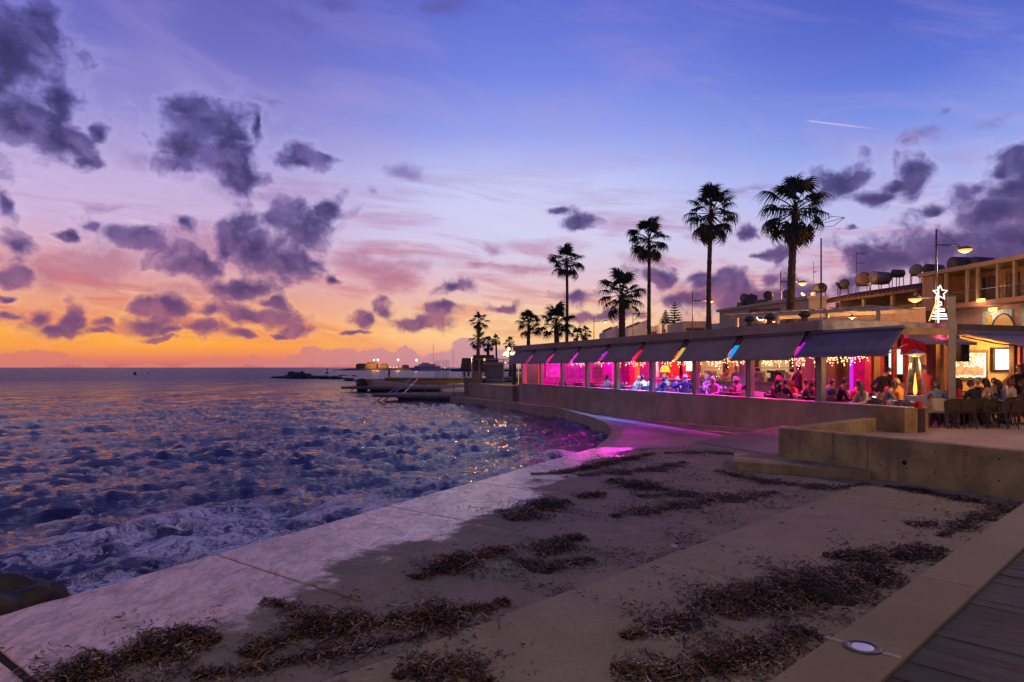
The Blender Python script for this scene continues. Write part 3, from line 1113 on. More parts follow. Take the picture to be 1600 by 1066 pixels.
def heap(label, spine, wid, hgt, n, seed, ln=.062):
    """one drift of seaweed following a line of photo points on the slab"""
    n = int(n * 1.2)
    wid *= .82
    r = np.random.default_rng(seed)
    P = np.array([ground(px, py, .62).xy[:] for px, py in spine])
    seg = np.hypot(*(P[1:] - P[:-1]).T)
    cum = np.concatenate([[0], np.cumsum(seg)])
    T = cum[-1]
    s = r.uniform(-.15, T + .15, n)
    cx, cy = np.interp(s, cum, P[:, 0]), np.interp(s, cum, P[:, 1])
    ex = np.interp(np.clip(s + .05, 0, T), cum, P[:, 0]) - np.interp(np.clip(s - .05, 0, T), cum, P[:, 0])
    ey = np.interp(np.clip(s + .05, 0, T), cum, P[:, 1]) - np.interp(np.clip(s - .05, 0, T), cum, P[:, 1])
    el_ = np.hypot(ex, ey) + 1e-9
    wob = 1 + .45 * np.sin(s * 7 + seed) + .25 * np.sin(s * 17 + 2 * seed)
    endt = np.clip((T + .3 - np.abs(s * 2 - T)) / (.55 * T + .3), .25, 1)
    o_ = r.normal(0, .46, n) * np.where(r.random(n) < .18, 2.6, 1.0)
    ww = wid * wob * endt
    x, y = cx - ey / el_ * o_ * ww, cy + ex / el_ * o_ * ww
    prof = np.exp(-(o_ / .42) ** 2) * endt * np.clip(wob, .4, 1.4)
    fz = floor_z(x, y)
    z = fz + hgt * prof * r.uniform(.3, 1.05, n) * .85 + .006
    ok = inside_kerb(x, y)
    V, Q = blades(np.stack([x, y, z, fz], -1)[ok], ln, .011, .38, r)
    # dark matted body of the drift
    ns = max(8, int(T / .06))
    nw = 13
    ss = np.linspace(-.1, T + .1, ns)
    tt_ = np.linspace(-1, 1, nw)
    S, O = np.meshgrid(ss, tt_, indexing='ij')
    bx, by = np.interp(S, cum, P[:, 0]), np.interp(S, cum, P[:, 1])
    ex = np.interp(np.clip(S + .05, 0, T), cum, P[:, 0]) - np.interp(np.clip(S - .05, 0, T), cum, P[:, 0])
    ey = np.interp(np.clip(S + .05, 0, T), cum, P[:, 1]) - np.interp(np.clip(S - .05, 0, T), cum, P[:, 1])
    el_ = np.hypot(ex, ey) + 1e-9
    wob = 1 + .45 * np.sin(S * 7 + seed) + .25 * np.sin(S * 17 + 2 * seed)
    endt = np.clip((T + .2 - np.abs(S * 2 - T)) / (.5 * T + .3), 0, 1)
    ww = wid * wob * endt * .50
    X_, Y_ = bx - ey / el_ * O * ww, by + ex / el_ * O * ww
    Z_ = floor_z(X_, Y_) - .012 + hgt * .48 * endt * np.clip(1 - O * O, 0, 1) * np.clip(wob, .4, 1.4) * (1 + r.normal(0, .3, S.shape))
    d = (X_ - K1.x) * KN.x + (Y_ - K1.y) * KN.y
    over = np.maximum(d + .02, 0)
    X_, Y_ = X_ - KN.x * over, Y_ - KN.y * over
    idx = np.arange(ns * nw).reshape(ns, nw)
    Q2 = np.stack([idx[:-1, :-1], idx[1:, :-1], idx[1:, 1:], idx[:-1, 1:]], -1).reshape(-1, 4)
    c = P.mean(0)
    off = np.array([c[0], c[1], .6])
    root = thing('seaweed_drift', label, 'seaweed', (c[0], c[1], .6), 0, 'drifts of seaweed washed onto the slab')
    me = np_mesh('seaweed_blades', V - off, Q, M_weed)
    o1 = bpy.data.objects.new('seaweed_blades', me)
    COL.objects.link(o1)
    o1.parent = root
    o1['kind'] = 'stuff'
    me = np_mesh('seaweed_mat', np.stack([X_, Y_, Z_], -1).reshape(-1, 3) - off, Q2, M_mound, True)
    o2 = bpy.data.objects.new('seaweed_mat', me)
    COL.objects.link(o2)
    o2.parent = root


heap('large seaweed drift at the bottom left, touching the wet apron', [(70, 1075), (150, 1042), (220, 1020), (290, 1002), (338, 998)], .42, .16, 5200, 1)
heap('long seaweed drift left of the low slab, running towards a thin pointed end', [(388, 1022), (440, 998), (490, 980), (560, 975), (640, 968), (720, 958), (790, 940)], .34, .13, 6200, 2)
heap('short reddish seaweed arm above the long drift', [(415, 938), (452, 946), (492, 966)], .18, .06, 900, 3)
heap('rounded seaweed mound in the middle of the sand, nearest the wet band', [(652, 902), (690, 888), (740, 872), (792, 856)], .36, .13, 3000, 4)
heap('curling brown seaweed ridge right of the rounded mound', [(845, 868), (872, 850), (905, 836)], .34, .10, 1800, 5)
heap('dark seaweed mound beside the end of the pale apron', [(802, 812), (838, 794), (886, 782)], .55, .14, 2800, 6)
heap('small dark seaweed tuft between two mounds', [(905, 776), (945, 771)], .25, .07, 700, 7)
heap('rust brown seaweed drift in the middle distance', [(955, 750), (1000, 760), (1045, 765)], .55, .13, 2000, 8)
heap('thin far seaweed line at the tip of the apron', [(832, 740), (880, 738), (930, 728), (985, 716), (1020, 708)], .42, .10, 2600, 9)
heap('flat scattered seaweed patch on the grey sand', [(960, 806), (1010, 796), (1060, 790), (1110, 780)], .60, .05, 1800, 10)
heap('broad seaweed drift on the low slab against the kerb', [(1140, 968), (1190, 940), (1220, 925), (1270, 925), (1330, 915), (1375, 892)], .75, .17, 7600, 11)
heap('seaweed ridge on the slab running into the kerb', [(1290, 872), (1360, 876), (1420, 872), (1470, 862)], .42, .13, 2600, 12)
heap('nearest seaweed drift at the bottom edge beside the kerb', [(960, 1052), (1040, 1058), (1120, 1044), (1200, 1020), (1250, 990)], .36, .10, 4600, 13)
heap('small lone seaweed clump on the bare slab', [(1420, 822), (1462, 823)], .26, .05, 420, 14)
heap('seaweed strip in the corner below the terrace wall', [(1470, 840), (1520, 815), (1580, 795), (1640, 790)], .42, .07, 1500, 15)
heap('seaweed strip along the foot of the concrete step', [(1120, 735), (1200, 752), (1290, 762), (1355, 758)], .46, .06, 2000, 16)
heap('seaweed strip at the foot of the terrace wall', [(1385, 762), (1440, 770), (1510, 784), (1580, 796)], .30, .06, 1500, 17)
heap('low seaweed drift in front of the long drift, near the bottom edge', [(620, 1062), (700, 1040), (760, 1072)], .30, .06, 1500, 18)
heap('sparse seaweed trail below the long drift', [(310, 1052), (370, 1046), (430, 1035), (560, 1010), (660, 990)], .22, .035, 1500, 19)

heap('broken seaweed trail joining the far line to the rust drift', [(905, 742), (950, 738), (1010, 735), (1070, 722)], .70, .06, 1500, 20)
heap('ragged seaweed band on the grey sand beyond the low slab', [(1000, 775), (1080, 770), (1150, 778), (1210, 768)], .75, .045, 1700, 21)
heap('thin seaweed scraps below the ramp', [(1040, 708), (1110, 706), (1180, 712)], .45, .05, 900, 22)
heap('low seaweed spill left of the broad drift on the slab', [(975, 1000), (1040, 985), (1095, 960), (1130, 930)], .45, .05, 1300, 23)
heap('seaweed trail beside the edge of the low slab', [(800, 870), (860, 890), (920, 872)], .40, .04, 900, 24)


def scatter():
    r = np.random.default_rng(21)
    n = 95000
    px = r.uniform(60, 1640, n)
    py = 690 + 420 * r.random(n) ** 1.25
    d = (EYE - .62) * F / (py - HY)
    x, y = (px - 800) / F * d, d
    e = (x - E1.x) * EN.x + (y - E1.y) * EN.y
    f_ = np.sin(x * 1.7 + 2 * np.sin(y * .9)) * np.sin(y * 1.3 + 1.5 * np.sin(x * 1.1)) + .5 * np.sin(x * 4.1 + y * 2.7)
    l_ = (x - L1.x) * LN.x + (y - L1.y) * LN.y
    s_ = (x - L1.x) * LD.x + (y - L1.y) * LD.y
    keep = (e > 2.2 - np.clip((y - 8) * .12, 0, 1.2)) & inside_kerb(x, y) & (f_ > -.35 + .95 * r.random(n)) & (y < 19)
    bare = (l_ > 0) & (l_ < 1.6) & (s_ > 0) & (s_ < 11)
    keep &= ~bare | (r.random(n) < .03)
    keep &= r.random(n) < np.clip(.35 + .65 * np.sin(x * .9 - y * .75 + 1.2 * np.sin(y * .6)), .06, 1)
    x, y = x[keep], y[keep]
    fz = floor_z(x, y)
    V, Q = blades(np.stack([x, y, fz + .006, fz], -1), .065, .010, .15, r)
    me = np_mesh('loose_seaweed', V, Q, M_weed)
    o = bpy.data.objects.new('loose_seaweed', me)
    COL.objects.link(o)
    tag(o, 'loose seaweed shreds strewn over the sandy concrete', 'seaweed', kind='stuff')


scatter()

# pebbles and the boulder in the surf
M_rock = mat('dark_rock', (.05, .038, .026), .8, 0, .5, 3, .9, 12)
M_pebble = mat('pale_pebble', (.45, .38, .33), .7)


def rock_mesh(b, c, r, seed, jit=.22, boxy=0.0, sub=3):
    R = random.Random(seed)
    bm = bmesh.new()
    bmesh.ops.create_icosphere(bm, subdivisions=sub, radius=1)
    ph = [(R.uniform(1.2, 3.4), Vector((R.uniform(-1, 1), R.uniform(-1, 1), R.uniform(-1, 1))).normalized(), R.uniform(0, 6)) for _ in range(7)]
    if sub > 3:
        ph += [(R.uniform(4, 9), Vector((R.uniform(-1, 1), R.uniform(-1, 1), R.uniform(-1, 1))).normalized(), R.uniform(0, 6)) for _ in range(9)]
    for v in bm.verts:
        k = 1 + sum(jit / 3 * math.sin(f * 2 * v.co.dot(d) + o) for f, d, o in ph) + R.uniform(-.02, .02)
        v.co *= k / max(abs(v.co.x), abs(v.co.y), abs(v.co.z)) ** boxy
    vs = [(c[0] + v.co.x * r[0], c[1] + v.co.y * r[1], c[2] + v.co.z * r[2]) for v in bm.verts]
    fs = [tuple(v.index for v in f.verts) for f in bm.faces]
    bm.free()
    b.add(vs, fs)


b = MB()
rock_mesh(b, (0, 0, 0), (.60, .52, .40), 4, .13, .55, 5)
o = b.build('boulder', M_rock, smooth=True)
o.location = (-5.42, 7.05, .17)
tag(o, 'dark wet boulder in the surf against the apron', 'rock')
for i, (px, py, r_, lab) in enumerate(((1053, 859, .045, 'pale rounded pebble alone on the sandy slab'), (1330, 834, .03, 'small reddish pebble on the bare slab'), (845, 1008, .02, 'tiny pale pebble beside the near slab edge'))):
    p = ground(px, py, .62)
    b = MB()
    rock_mesh(b, (0, 0, 0), (r_, r_ * .8, r_ * .6), 30 + i, .12)
    o = b.build('pebble', M_pebble if i != 1 else mat('red_pebble', (.16, .05, .03), .7), smooth=True)
    o.location = (p.x, p.y, .602 + r_ * .5)
    if i == 0:
        o.location.z = .64 + r_ * .4
    tag(o, lab, 'pebble')


# ------------------------------------------------------------------ restaurant on the sea front
BAY = 3.156
XF = -8 * BAY                                   # far end post
FL, SILL, ROOF = 1.1, 1.774, 4.17
M_post = mat('post_metal', (.25, .235, .23), .4, .2, .1)
M_fabric = mat('awning_fabric_grey', (.33, .25, .19), .85, 0, .12, 2, .25, 250)
M_fabric2 = mat('awning_fabric_blue_grey', (.16, .15, .19), .8, 0, .1, 2, .25, 250)
M_bar = mat('awning_bar', (.17, .16, .22), .45, .3, .1)
M_fascia = concrete('roof_fascia', (.42, .32, .22), .6, .8, .8, .5)
M_fascia_w = concrete('whitewashed_fascia', (.68, .65, .62), .25, .9, .8, .35)
M_white = mat('white_plaster', (.62, .58, .55), .8, 0, .08, 2, .2, 30)
M_brown = mat('brown_timber', (.13, .07, .035), .55, 0, .3, 3)
M_tan = mat('tan_panel', (.34, .22, .11), .6, 0, .25, 2)
M_darkwood = mat('dark_wood', (.045, .026, .016), .5, 0, .3, 4)
M_floor = mat('restaurant_tiles', (.16, .12, .10), .35, 0, .2, 2)
M_black = mat('black_plastic', (.012, .012, .014), .45, var=0)
M_ceil = mat('dark_ceiling', (.05, .045, .05), .8)
M_yell = mat('yellow_plaster', (.66, .46, .17), .75, 0, .08, 2)
M_cream = mat('cream_plaster', (.52, .44, .33), .8, 0, .1, 1.5, .2, 30)
M_glass = bpy.data.materials.new('window_glass')
M_glass.use_nodes = True
_t = M_glass.node_tree
_t.nodes.clear()
_q = G(_t)
_fr = _q.n('ShaderNodeFresnel')
_fr.inputs[0].default_value = 1.5
_tr, _gl, _mx, _o = _q.n('ShaderNodeBsdfTransparent'), _q.n('ShaderNodeBsdfGlossy'), _q.n('ShaderNodeMixShader'), _q.n('ShaderNodeOutputMaterial')
_tr.inputs[0].default_value = (.86, .88, .9, 1)
_gl.inputs['Roughness'].default_value = .03
_q.put(_mx.inputs[0], _q.m('MULTIPLY', _fr.outputs[0], _q.m('SUBTRACT', .4, _q.n('ShaderNodeNewGeometry').outputs['Backfacing'])))
_t.links.new(_tr.outputs[0], _mx.inputs[1])
_t.links.new(_gl.outputs[0], _mx.inputs[2])
_t.links.new(_mx.outputs[0], _o.inputs[0])
MAG, RED, BLUE, WARM, PURP = (1, .004, .60), (1, .01, .07), (.10, .28, 1), (1, .52, .16), (.48, .05, 1)
ORANGE = (1, .46, .12)

rest = thing('restaurant', 'long open-fronted restaurant glowing magenta behind a low concrete wall', 'restaurant', RO, RROT)


def rpart(b, name, mats, parent=rest, **k):
    return b.build(name, mats, parent, **k)


# roof slab with fascia, ceiling, floor
b = MB()
b.prism([(XF - .5, -.45), (.42, -.45), (.42, 16), (-7.5, 16), (-7.5, 7.6), (XF - .5, 7.6)], ROOF - .06, ROOF)
rpart(b, 'roof', M_fascia)
b = MB()
b.box(XF - .55, .40, -.5, -.36, ROOF - .30, ROOF + .004)
rpart(b, 'fascia', M_fascia, bevel=.012)
b = MB()
b.box(.405, .56, -.5, 4.9, ROOF - .30, ROOF + .006)
rpart(b, 'fascia', M_fascia_w, bevel=.012)
b = MB()
b.box(.405, .55, 4.905, 16, ROOF - .28, ROOF + .002)
rpart(b, 'fascia', mat('timber_fascia', (.10, .075, .04), .7), bevel=.012)
b = MB()
b.prism([(XF - .3, -.3), (.3, -.3), (.3, 16), (-7.5, 16), (-7.5, 7.5), (XF - .3, 7.5)], ROOF - .2, ROOF - .07)
rpart(b, 'ceiling', M_ceil)
b = MB()
b.prism([(XF, .14), (-.02, .14), (-.02, 16), (-7.5, 16), (-7.5, 7.5), (XF, 7.5)], .5, FL + .004)
rpart(b, 'floor', M_floor)
# sill wall
sills = [XF - .35, XF + 3.9, XF + 9.7, XF + 16.2, -1.6, 2.0]
for i in range(len(sills) - 1):
    b = MB()
    b.box(sills[i] + .004, sills[i + 1] - .004, -.13, .13, .35, SILL - .03)
    rpart(b, 'sill_wall', M_conc_pale if i == 0 else M_conc_grey, bevel=.01)
b = MB()
b.box(2.004, 2.95, -.13, .13, .35, SILL - .03)
b.box(2.69, 2.95, .1305, .7, .35, SILL - .03)
rpart(b, 'end_pier', mat('ochre_render', (.33, .21, .08), .8, 0, .3, 2), bevel=.01)  # yellow lamplight on the pier is put into its colour
b = MB()
b.box(XF - .38, 2.98, -.17, .17, SILL - .028, SILL)
rpart(b, 'sill_cap', mat('sill_cap', (.46, .42, .40), .45, 0, .1), bevel=.006)
# posts: a broad face and a dark edge strip
for k in range(9):
    x = -k * BAY
    b = MB()
    b.box(x - .10, x + .10, -.09, .09, SILL + .001, ROOF - .2)
    p = rpart(b, 'post', M_post, bevel=.01)
    b = MB()
    b.box(x - .16, x - .102, -.08, .08, SILL + .001, ROOF - .2)
    rpart(b, 'guide_rail', M_brown, p)
# head beam behind the awnings
b = MB()
b.box(XF, .25, -.16, .12, ROOF - .72, ROOF - .205)
rpart(b, 'head_beam', M_ceil)
# back wall of the dining room with panels
b = MB()
b.box(XF, -7.4, 7.3, 7.5, FL, ROOF - .2)
b.box(-7.6, -7.4, 7.501, 16, FL, ROOF - .2)
b.box(-7.4, -1.0, 6.6, 6.75, FL, ROOF - .2)
rpart(b, 'back_wall', M_tan)
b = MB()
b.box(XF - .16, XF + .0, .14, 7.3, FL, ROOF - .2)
M_rose = mat('rose_paint', (.50, .05, .33), .7)  # magenta of the lamps put into the wall colour
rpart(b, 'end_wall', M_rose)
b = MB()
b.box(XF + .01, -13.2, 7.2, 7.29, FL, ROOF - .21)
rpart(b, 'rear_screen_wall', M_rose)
for i in range(26):
    x = -1.6 - i * .46
    if x < -13.5:
        break
    b = MB()
    b.box(x - .20, x + .20, 6.52 if x > -7.4 else 7.24, 6.58 if x > -7.4 else 7.29, 2.0, 3.2)
    rpart(b, 'wall_panel', M_tan if i % 3 else M_brown, bevel=.01)
# round columns and painted piers inside
for (px, v, r, m_) in ((1249, 3.9, .20, M_white), (1163, 3.0, .22, M_white)):
    b = MB()
    x = on_front(px, v)
    b.tube([(x, v, FL), (x, v, ROOF - .2)], r, 20)
    rpart(b, 'round_column', m_, smooth=True)
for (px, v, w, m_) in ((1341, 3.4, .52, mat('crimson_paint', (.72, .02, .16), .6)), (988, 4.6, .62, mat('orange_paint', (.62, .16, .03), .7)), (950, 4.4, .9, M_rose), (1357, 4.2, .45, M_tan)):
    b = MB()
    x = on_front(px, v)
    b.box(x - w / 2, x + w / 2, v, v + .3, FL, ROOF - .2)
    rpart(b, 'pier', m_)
for px, v, w, c in ((1022, 6.6, .9, M_white), (1052, 6.9, 1.1, mat('red_hanging', (.55, .02, .02), .8)), (1072, 6.9, .6, MATS['red_hanging'])):
    x = on_front(px, v)
    b = MB()
    for j in range(8):
        b.box(x - w / 2 + j * w / 8, x - w / 2 + (j + .8) * w / 8, v, v + .06 + .03 * (j % 2), 2.2, ROOF - .25)
    o = rpart(b, 'wall_hanging', c)
    o['kind'] = 'stuff'
x = on_front(1330, 3.3)
b = MB()
b.box(x - .05, x + .03, 3.28, 3.36, FL, ROOF - .25)
rpart(b, 'violet_line', glow('violet_line_pier', (.8, .02, .9), .9))
# glazed end bays: sliding panes in magenta light
for k in (5, 6, 7):
    x0, x1 = -(k + 1) * BAY + .16, -k * BAY - .16
    b = MB()
    b.box(x0, x1, .02, .032, SILL + .02, ROOF - .72)
    rpart(b, 'window_pane', M_glass)
# the end wall of the dining room: door with yellow jambs, dark wainscot, hung screens
xe = XF + .01
M_jamb = mat('yellow_frame', (.6, .42, .05), .5)
b = MB()
b.box(0, .04, on_side(822.6, xe), on_side(839.9, xe), FL, 3.12)
dw = rpart(b, 'door', mat('dark_green_door', (.02, .03, .022), .3))
dw.location = (xe, 0, 0)
for p0, p1 in ((818, 822.5), (840, 845)):
    b = MB()
    b.box(0, .08, on_side(p0, xe), on_side(p1, xe), FL, 3.12)
    b.build('jamb', M_jamb, dw)
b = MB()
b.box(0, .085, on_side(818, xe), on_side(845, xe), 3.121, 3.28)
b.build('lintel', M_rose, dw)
b = MB()
b.box(.001, .05, on_side(847, xe), on_side(972, xe), FL, 1.98)
rpart(b, 'wainscot', mat('plum_wainscot', (.16, .02, .12), .5))
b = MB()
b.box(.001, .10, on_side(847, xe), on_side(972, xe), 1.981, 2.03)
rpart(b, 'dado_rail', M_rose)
for o_ in rest.children[-2:]:
    o_.location = (xe, 0, 0)
M_scr = mat('lilac_screen', (.50, .30, .48), .6, 0, .35, 7)
for p0, p1, z0, z1, m_ in ((852, 878, 2.14, 2.86, M_scr), (852, 878, 2.92, 3.3, M_scr), (886, 903, 2.1, 2.8, mat('plum_screen', (.28, .03, .24), .5, 0, .4, 5)), (905, 919, 2.1, 2.8, MATS['plum_screen']), (886, 919, 2.9, 3.3, M_scr), (925, 941, 2.9, 3.35, M_scr), (925, 941, 2.1, 2.8, MATS['plum_screen']), (953, 962, 2.1, 3.3, MATS['orange_paint'])):
    b = MB()
    b.box(0, .05, on_side(p0, xe), on_side(p1, xe), z0, z1)
    o_ = rpart(b, 'wall_screen', m_, bevel=.01)
    o_.location = (xe, 0, 0)

# ---- awnings, one to a bay, hung from the fascia and leaning out
AW = []
gapcol = ['the violet strip by the corner and the blue strip', 'the blue strip and the yellow strip', 'the yellow strip and the red strip', 'the red strip and the first magenta strip',
          'the first and the second magenta strip', 'the second magenta and the small red strip', 'the small red strip and the last magenta strip', None]


def awning(x0, x1, yt, zt, yb, zb, label, fab=M_fabric, group='sloping awnings along the sea front'):
    t = thing('awning', label, 'awning', rw(x0, yt, 0), RROT, group)
    L = x1 - x0
    dy, dz = yb - yt, zb - zt
    b = MB()
    n = 44
    vs, fs = [], []
    for i in range(n + 1):
        u = i / n
        for j in range(6):
            w_ = j / 5
            sag = .03 * math.sin(PI * w_) * (1 + .5 * math.sin(u * 7 + x0)) + .010 * w_ * math.sin(u * 31 + 2 * x0) + .006 * math.sin(u * 57 + x0)
            vs.append((u * L, dy * w_ + sag, zt + dz * w_))
    for i in range(n):
        for j in range(5):
            fs.append((i * 6 + j, i * 6 + j + 1, (i + 1) * 6 + j + 1, (i + 1) * 6 + j))
    b.add(vs, fs)
    o = b.build('fabric', fab, t, smooth=True)
    md = o.modifiers.new('thickness', 'SOLIDIFY')
    md.thickness = .006
    b = MB()
    b.obox((L / 2, dy, zb - .02), (L, .05, .055))
    b.build('front_bar', M_bar, t, bevel=.008)
    b = MB()
    b.tube([(0, .0, zt + .02), (L, .0, zt + .02)], .055, 12)
    b.build('roller', M_bar, t, smooth=True)
    for u in (.04, L - .04):
        b = MB()
        b.tube([(u, .12, zb + .25), (u, dy + .02, zb)], .018, 6)
        b.build('arm', M_bar, t)
    return t


for k in range(8):
    x1, x0 = -k * BAY - .20, -(k + 1) * BAY + .16
    if gapcol[k]:
        lab = 'grey sloping awning between %s' % gapcol[k]
    else:
        lab = 'grey sloping awning at the far left end of the restaurant'
    if k == 7:
        x0 -= .4
    AW.append(awning(x0, x1, -.40, ROOF - .36, -.98, 3.06, lab))

# coloured glow panels standing in for lit fabric in the gaps between the awnings
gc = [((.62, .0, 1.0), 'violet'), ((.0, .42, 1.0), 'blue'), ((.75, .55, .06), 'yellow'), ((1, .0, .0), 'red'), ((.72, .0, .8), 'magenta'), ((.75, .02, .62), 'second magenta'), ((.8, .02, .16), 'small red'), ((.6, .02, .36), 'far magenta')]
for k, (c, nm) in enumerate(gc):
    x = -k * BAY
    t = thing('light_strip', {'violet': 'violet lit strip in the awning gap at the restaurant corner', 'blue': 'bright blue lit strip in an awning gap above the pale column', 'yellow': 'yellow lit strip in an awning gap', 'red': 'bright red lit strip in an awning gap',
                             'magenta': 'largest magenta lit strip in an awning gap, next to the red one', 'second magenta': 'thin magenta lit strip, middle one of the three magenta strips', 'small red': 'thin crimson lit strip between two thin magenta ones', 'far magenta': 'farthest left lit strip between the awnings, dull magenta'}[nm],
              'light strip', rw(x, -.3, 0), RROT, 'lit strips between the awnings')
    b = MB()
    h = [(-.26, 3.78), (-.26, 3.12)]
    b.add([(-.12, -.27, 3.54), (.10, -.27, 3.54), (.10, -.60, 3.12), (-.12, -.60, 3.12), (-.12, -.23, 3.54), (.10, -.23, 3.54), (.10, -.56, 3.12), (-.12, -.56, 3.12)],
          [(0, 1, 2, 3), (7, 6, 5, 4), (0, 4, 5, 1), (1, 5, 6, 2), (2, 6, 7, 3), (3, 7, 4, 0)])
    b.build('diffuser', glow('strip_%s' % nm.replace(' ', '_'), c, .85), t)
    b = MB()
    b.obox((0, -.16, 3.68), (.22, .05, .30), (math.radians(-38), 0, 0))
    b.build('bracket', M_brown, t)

# ---- icicle fairy lights behind the awnings' lower edges
M_bulb = glow('warm_bulb', (1, .58, .22), 4.5)
M_bulbw = glow('pale_bulb', (1, .78, .45), 4.0)
M_wire = mat('light_wire', (.03, .025, .02), .6, var=0)


def fairy(name, label, pts_fn, drops, seed, group='icicle light strings in the restaurant', r=.018, mb=M_bulb, loc=None, rz=RROT):
    R = random.Random(seed)
    t = thing(name, label, 'string lights', loc, rz, group)
    wire, bulbs = MB(), MB()
    pts = [pts_fn(i / drops) for i in range(drops + 1)]
    wire.tube(pts, .004, 4)
    for p in pts:
        n = R.randint(1, 5)
        for j in range(n):
            q = Vector(p) + Vector((R.uniform(-.03, .03), R.uniform(-.02, .02), -.05 - j * R.uniform(.05, .08)))
            bulbs.ball(q, r * R.uniform(.8, 1.2), 6, 4)
    wire.build('wire', M_wire, t)
    o = bulbs.build('bulbs', mb, t)
    o['kind'] = 'stuff'
    return t


fl = {0: 'warm icicle lights in the bay next to the restaurant corner', 1: 'warm icicle lights across the bay with the pale round column', 2: 'warm icicle lights across the bay with the yellow table lamp', 3: 'warm icicle lights in the bay left of the purple post',
      4: 'small warm icicle lights in the bay of the light-blue diner', 5: 'faint icicle lights in the magenta glazed bay nearest the middle'}
for k in range(6):
    x0, x1 = -(k + 1) * BAY + .2, -k * BAY - .2
    if k == 5:
        x1 = x0 + 1.8
    L = x1 - x0
    fairy('string_lights', fl[k], lambda u, L=L: (u * L, 0, 3.14 + .04 * math.sin(u * 20)), 26 if k < 3 else 16, 50 + k, loc=rw(x0, .35, 0))
fairy('string_lights', 'warm icicle lights to the right of the corner post, under the front awning', lambda u: (0, u * 2.0, 3.16 + .03 * math.sin(u * 17)), 22, 61, loc=rw(-.4, .3, 0))

# ---- coloured lamps of the dining room, an assumed unseen fitting each
lampspec = [(-.5, MAG, 34, .9), (-1.5, RED, 16, 1.2), (-2.5, (1, .05, .35), 26, .9), (-3.4, MAG, 40, 1.0), (-4.6, (1, .03, .45), 26, 1.6), (-5.6, MAG, 34, 1.0), (-6.6, PURP, 34, .9), (-7.4, (.22, .12, 1), 50, 1.0), (-8.6, (.22, .16, 1), 60, 1.2), (-9.4, PURP, 46, .9), (-10.4, (.12, .3, 1), 70, 1.0), (-11.6, (.2, .42, 1), 70, 1.4),
            (-12.9, (.2, .5, 1), 34, .8), (-14.2, (.3, .35, 1), 30, .9), (-15.3, MAG, 46, 2.4), (-17.2, MAG, 110, 3.6), (-19.2, MAG, 130, 4.2), (-21.5, MAG, 130, 4.2), (-23.4, MAG, 90, 3.4), (-14.0, RED, 40, 4.0), (-4.6, (1, .03, .3), 50, 2.8), (-.6, (1, .01, .35), 60, 2.2), (-1.9, (.7, .02, 1), 36, 3.2)]
M_fit = mat('lamp_housing', (.05, .05, .05), .4, var=0)
for i, (x, c, p, v) in enumerate(lampspec):
    b = MB()
    b.lathe([(.06, 3.97), (.06, 3.86), (.045, 3.86)], 12, (x, v, 0))
    sp_ = rpart(b, 'ceiling_spot', M_fit, smooth=True)
    b = MB()
    b.lathe([(.001, 3.858), (.044, 3.857)], 12, (x, v, 0))
    b.build('lens', glow('spot_lens_%d' % i, c, 3), sp_)
    if v <= 1.7 and x > -15:
        lamp('spot_lamp', 'AREA', (x, v, 3.84), c, p * 1.7, .14, rest, (0, 0, 0), math.radians(105))
    else:
        lamp('spot_lamp', 'POINT', (x, v, 3.74), c, p * (2.6 if x < -15 else 1.3), .07, rest)
# assumed LED line along the underside of the head beam washing the sill and the walkway
for k in range(8):
    c = [(1, .03, .3), MAG, MAG, (.6, .03, 1), (.25, .3, 1), (.3, .35, 1), (1, .05, .4), (1, .08, .3)][k]
    xm = -(k + .5) * BAY
    b = MB()
    b.box(xm - 1.2, xm + 1.2, -.14, -.12, ROOF - .76, ROOF - .725)
    o = rpart(b, 'led_line', glow('led_line_%d' % k, c, 1.2))
    lamp('led_lamp', 'AREA', (xm, -.13, ROOF - .775), c, (9, 9, 11, 11)[k] if k < 4 else 9, 2.6, rest, (0, 0, 0), math.radians(70), .05)
for x, c, p in ((-9.5, (.8, .08, .75), 13), (-6.4, (.75, .08, .8), 13), (-12.5, (.6, .06, 1), 40)):  # added unseen spots that spill purple light on the walkway
    l = lamp('wash_lamp', 'SPOT', (x, .1, 3.38), c, p * .6, .05, rest, (math.radians(-58), 0, 0)).data
    l.spot_size = math.radians(85)
    l.spot_blend = .8

# warm light by the bar
for px, v, z, p in ((1034, 5.2, 2.6, 60), (1085, 6.0, 3.2, 90), (1130, 5.8, 3.3, 90), (1200, 5.9, 3.3, 80), (1310, 5.6, 3.3, 60), (1005, 6.0, 3.3, 60)):
    x = on_front(px, v)
    t = thing('bar_pendant', 'small warm pendant lamp over the bar counter', 'pendant lamp', rw(x, v, 0), RROT, 'warm pendants over the bar')
    b = MB()
    b.tube([(0, 0, ROOF - .2), (0, 0, z + .25)], .008, 5)
    b.build('cord', M_wire, t)
    b = MB()
    b.lathe([(.02, .26 + z), (.05, z + .22), (.11, z + .1)], 14)
    b.build('shade', M_fit, t, smooth=True)
    b = MB()
    b.ball((0, 0, z + .1), .05, 10, 7)
    b.build('bulb', M_bulbw, t, smooth=True)
    lamp('pendant_lamp', 'POINT', (0, 0, z), WARM, p * 1.9, .06, t)

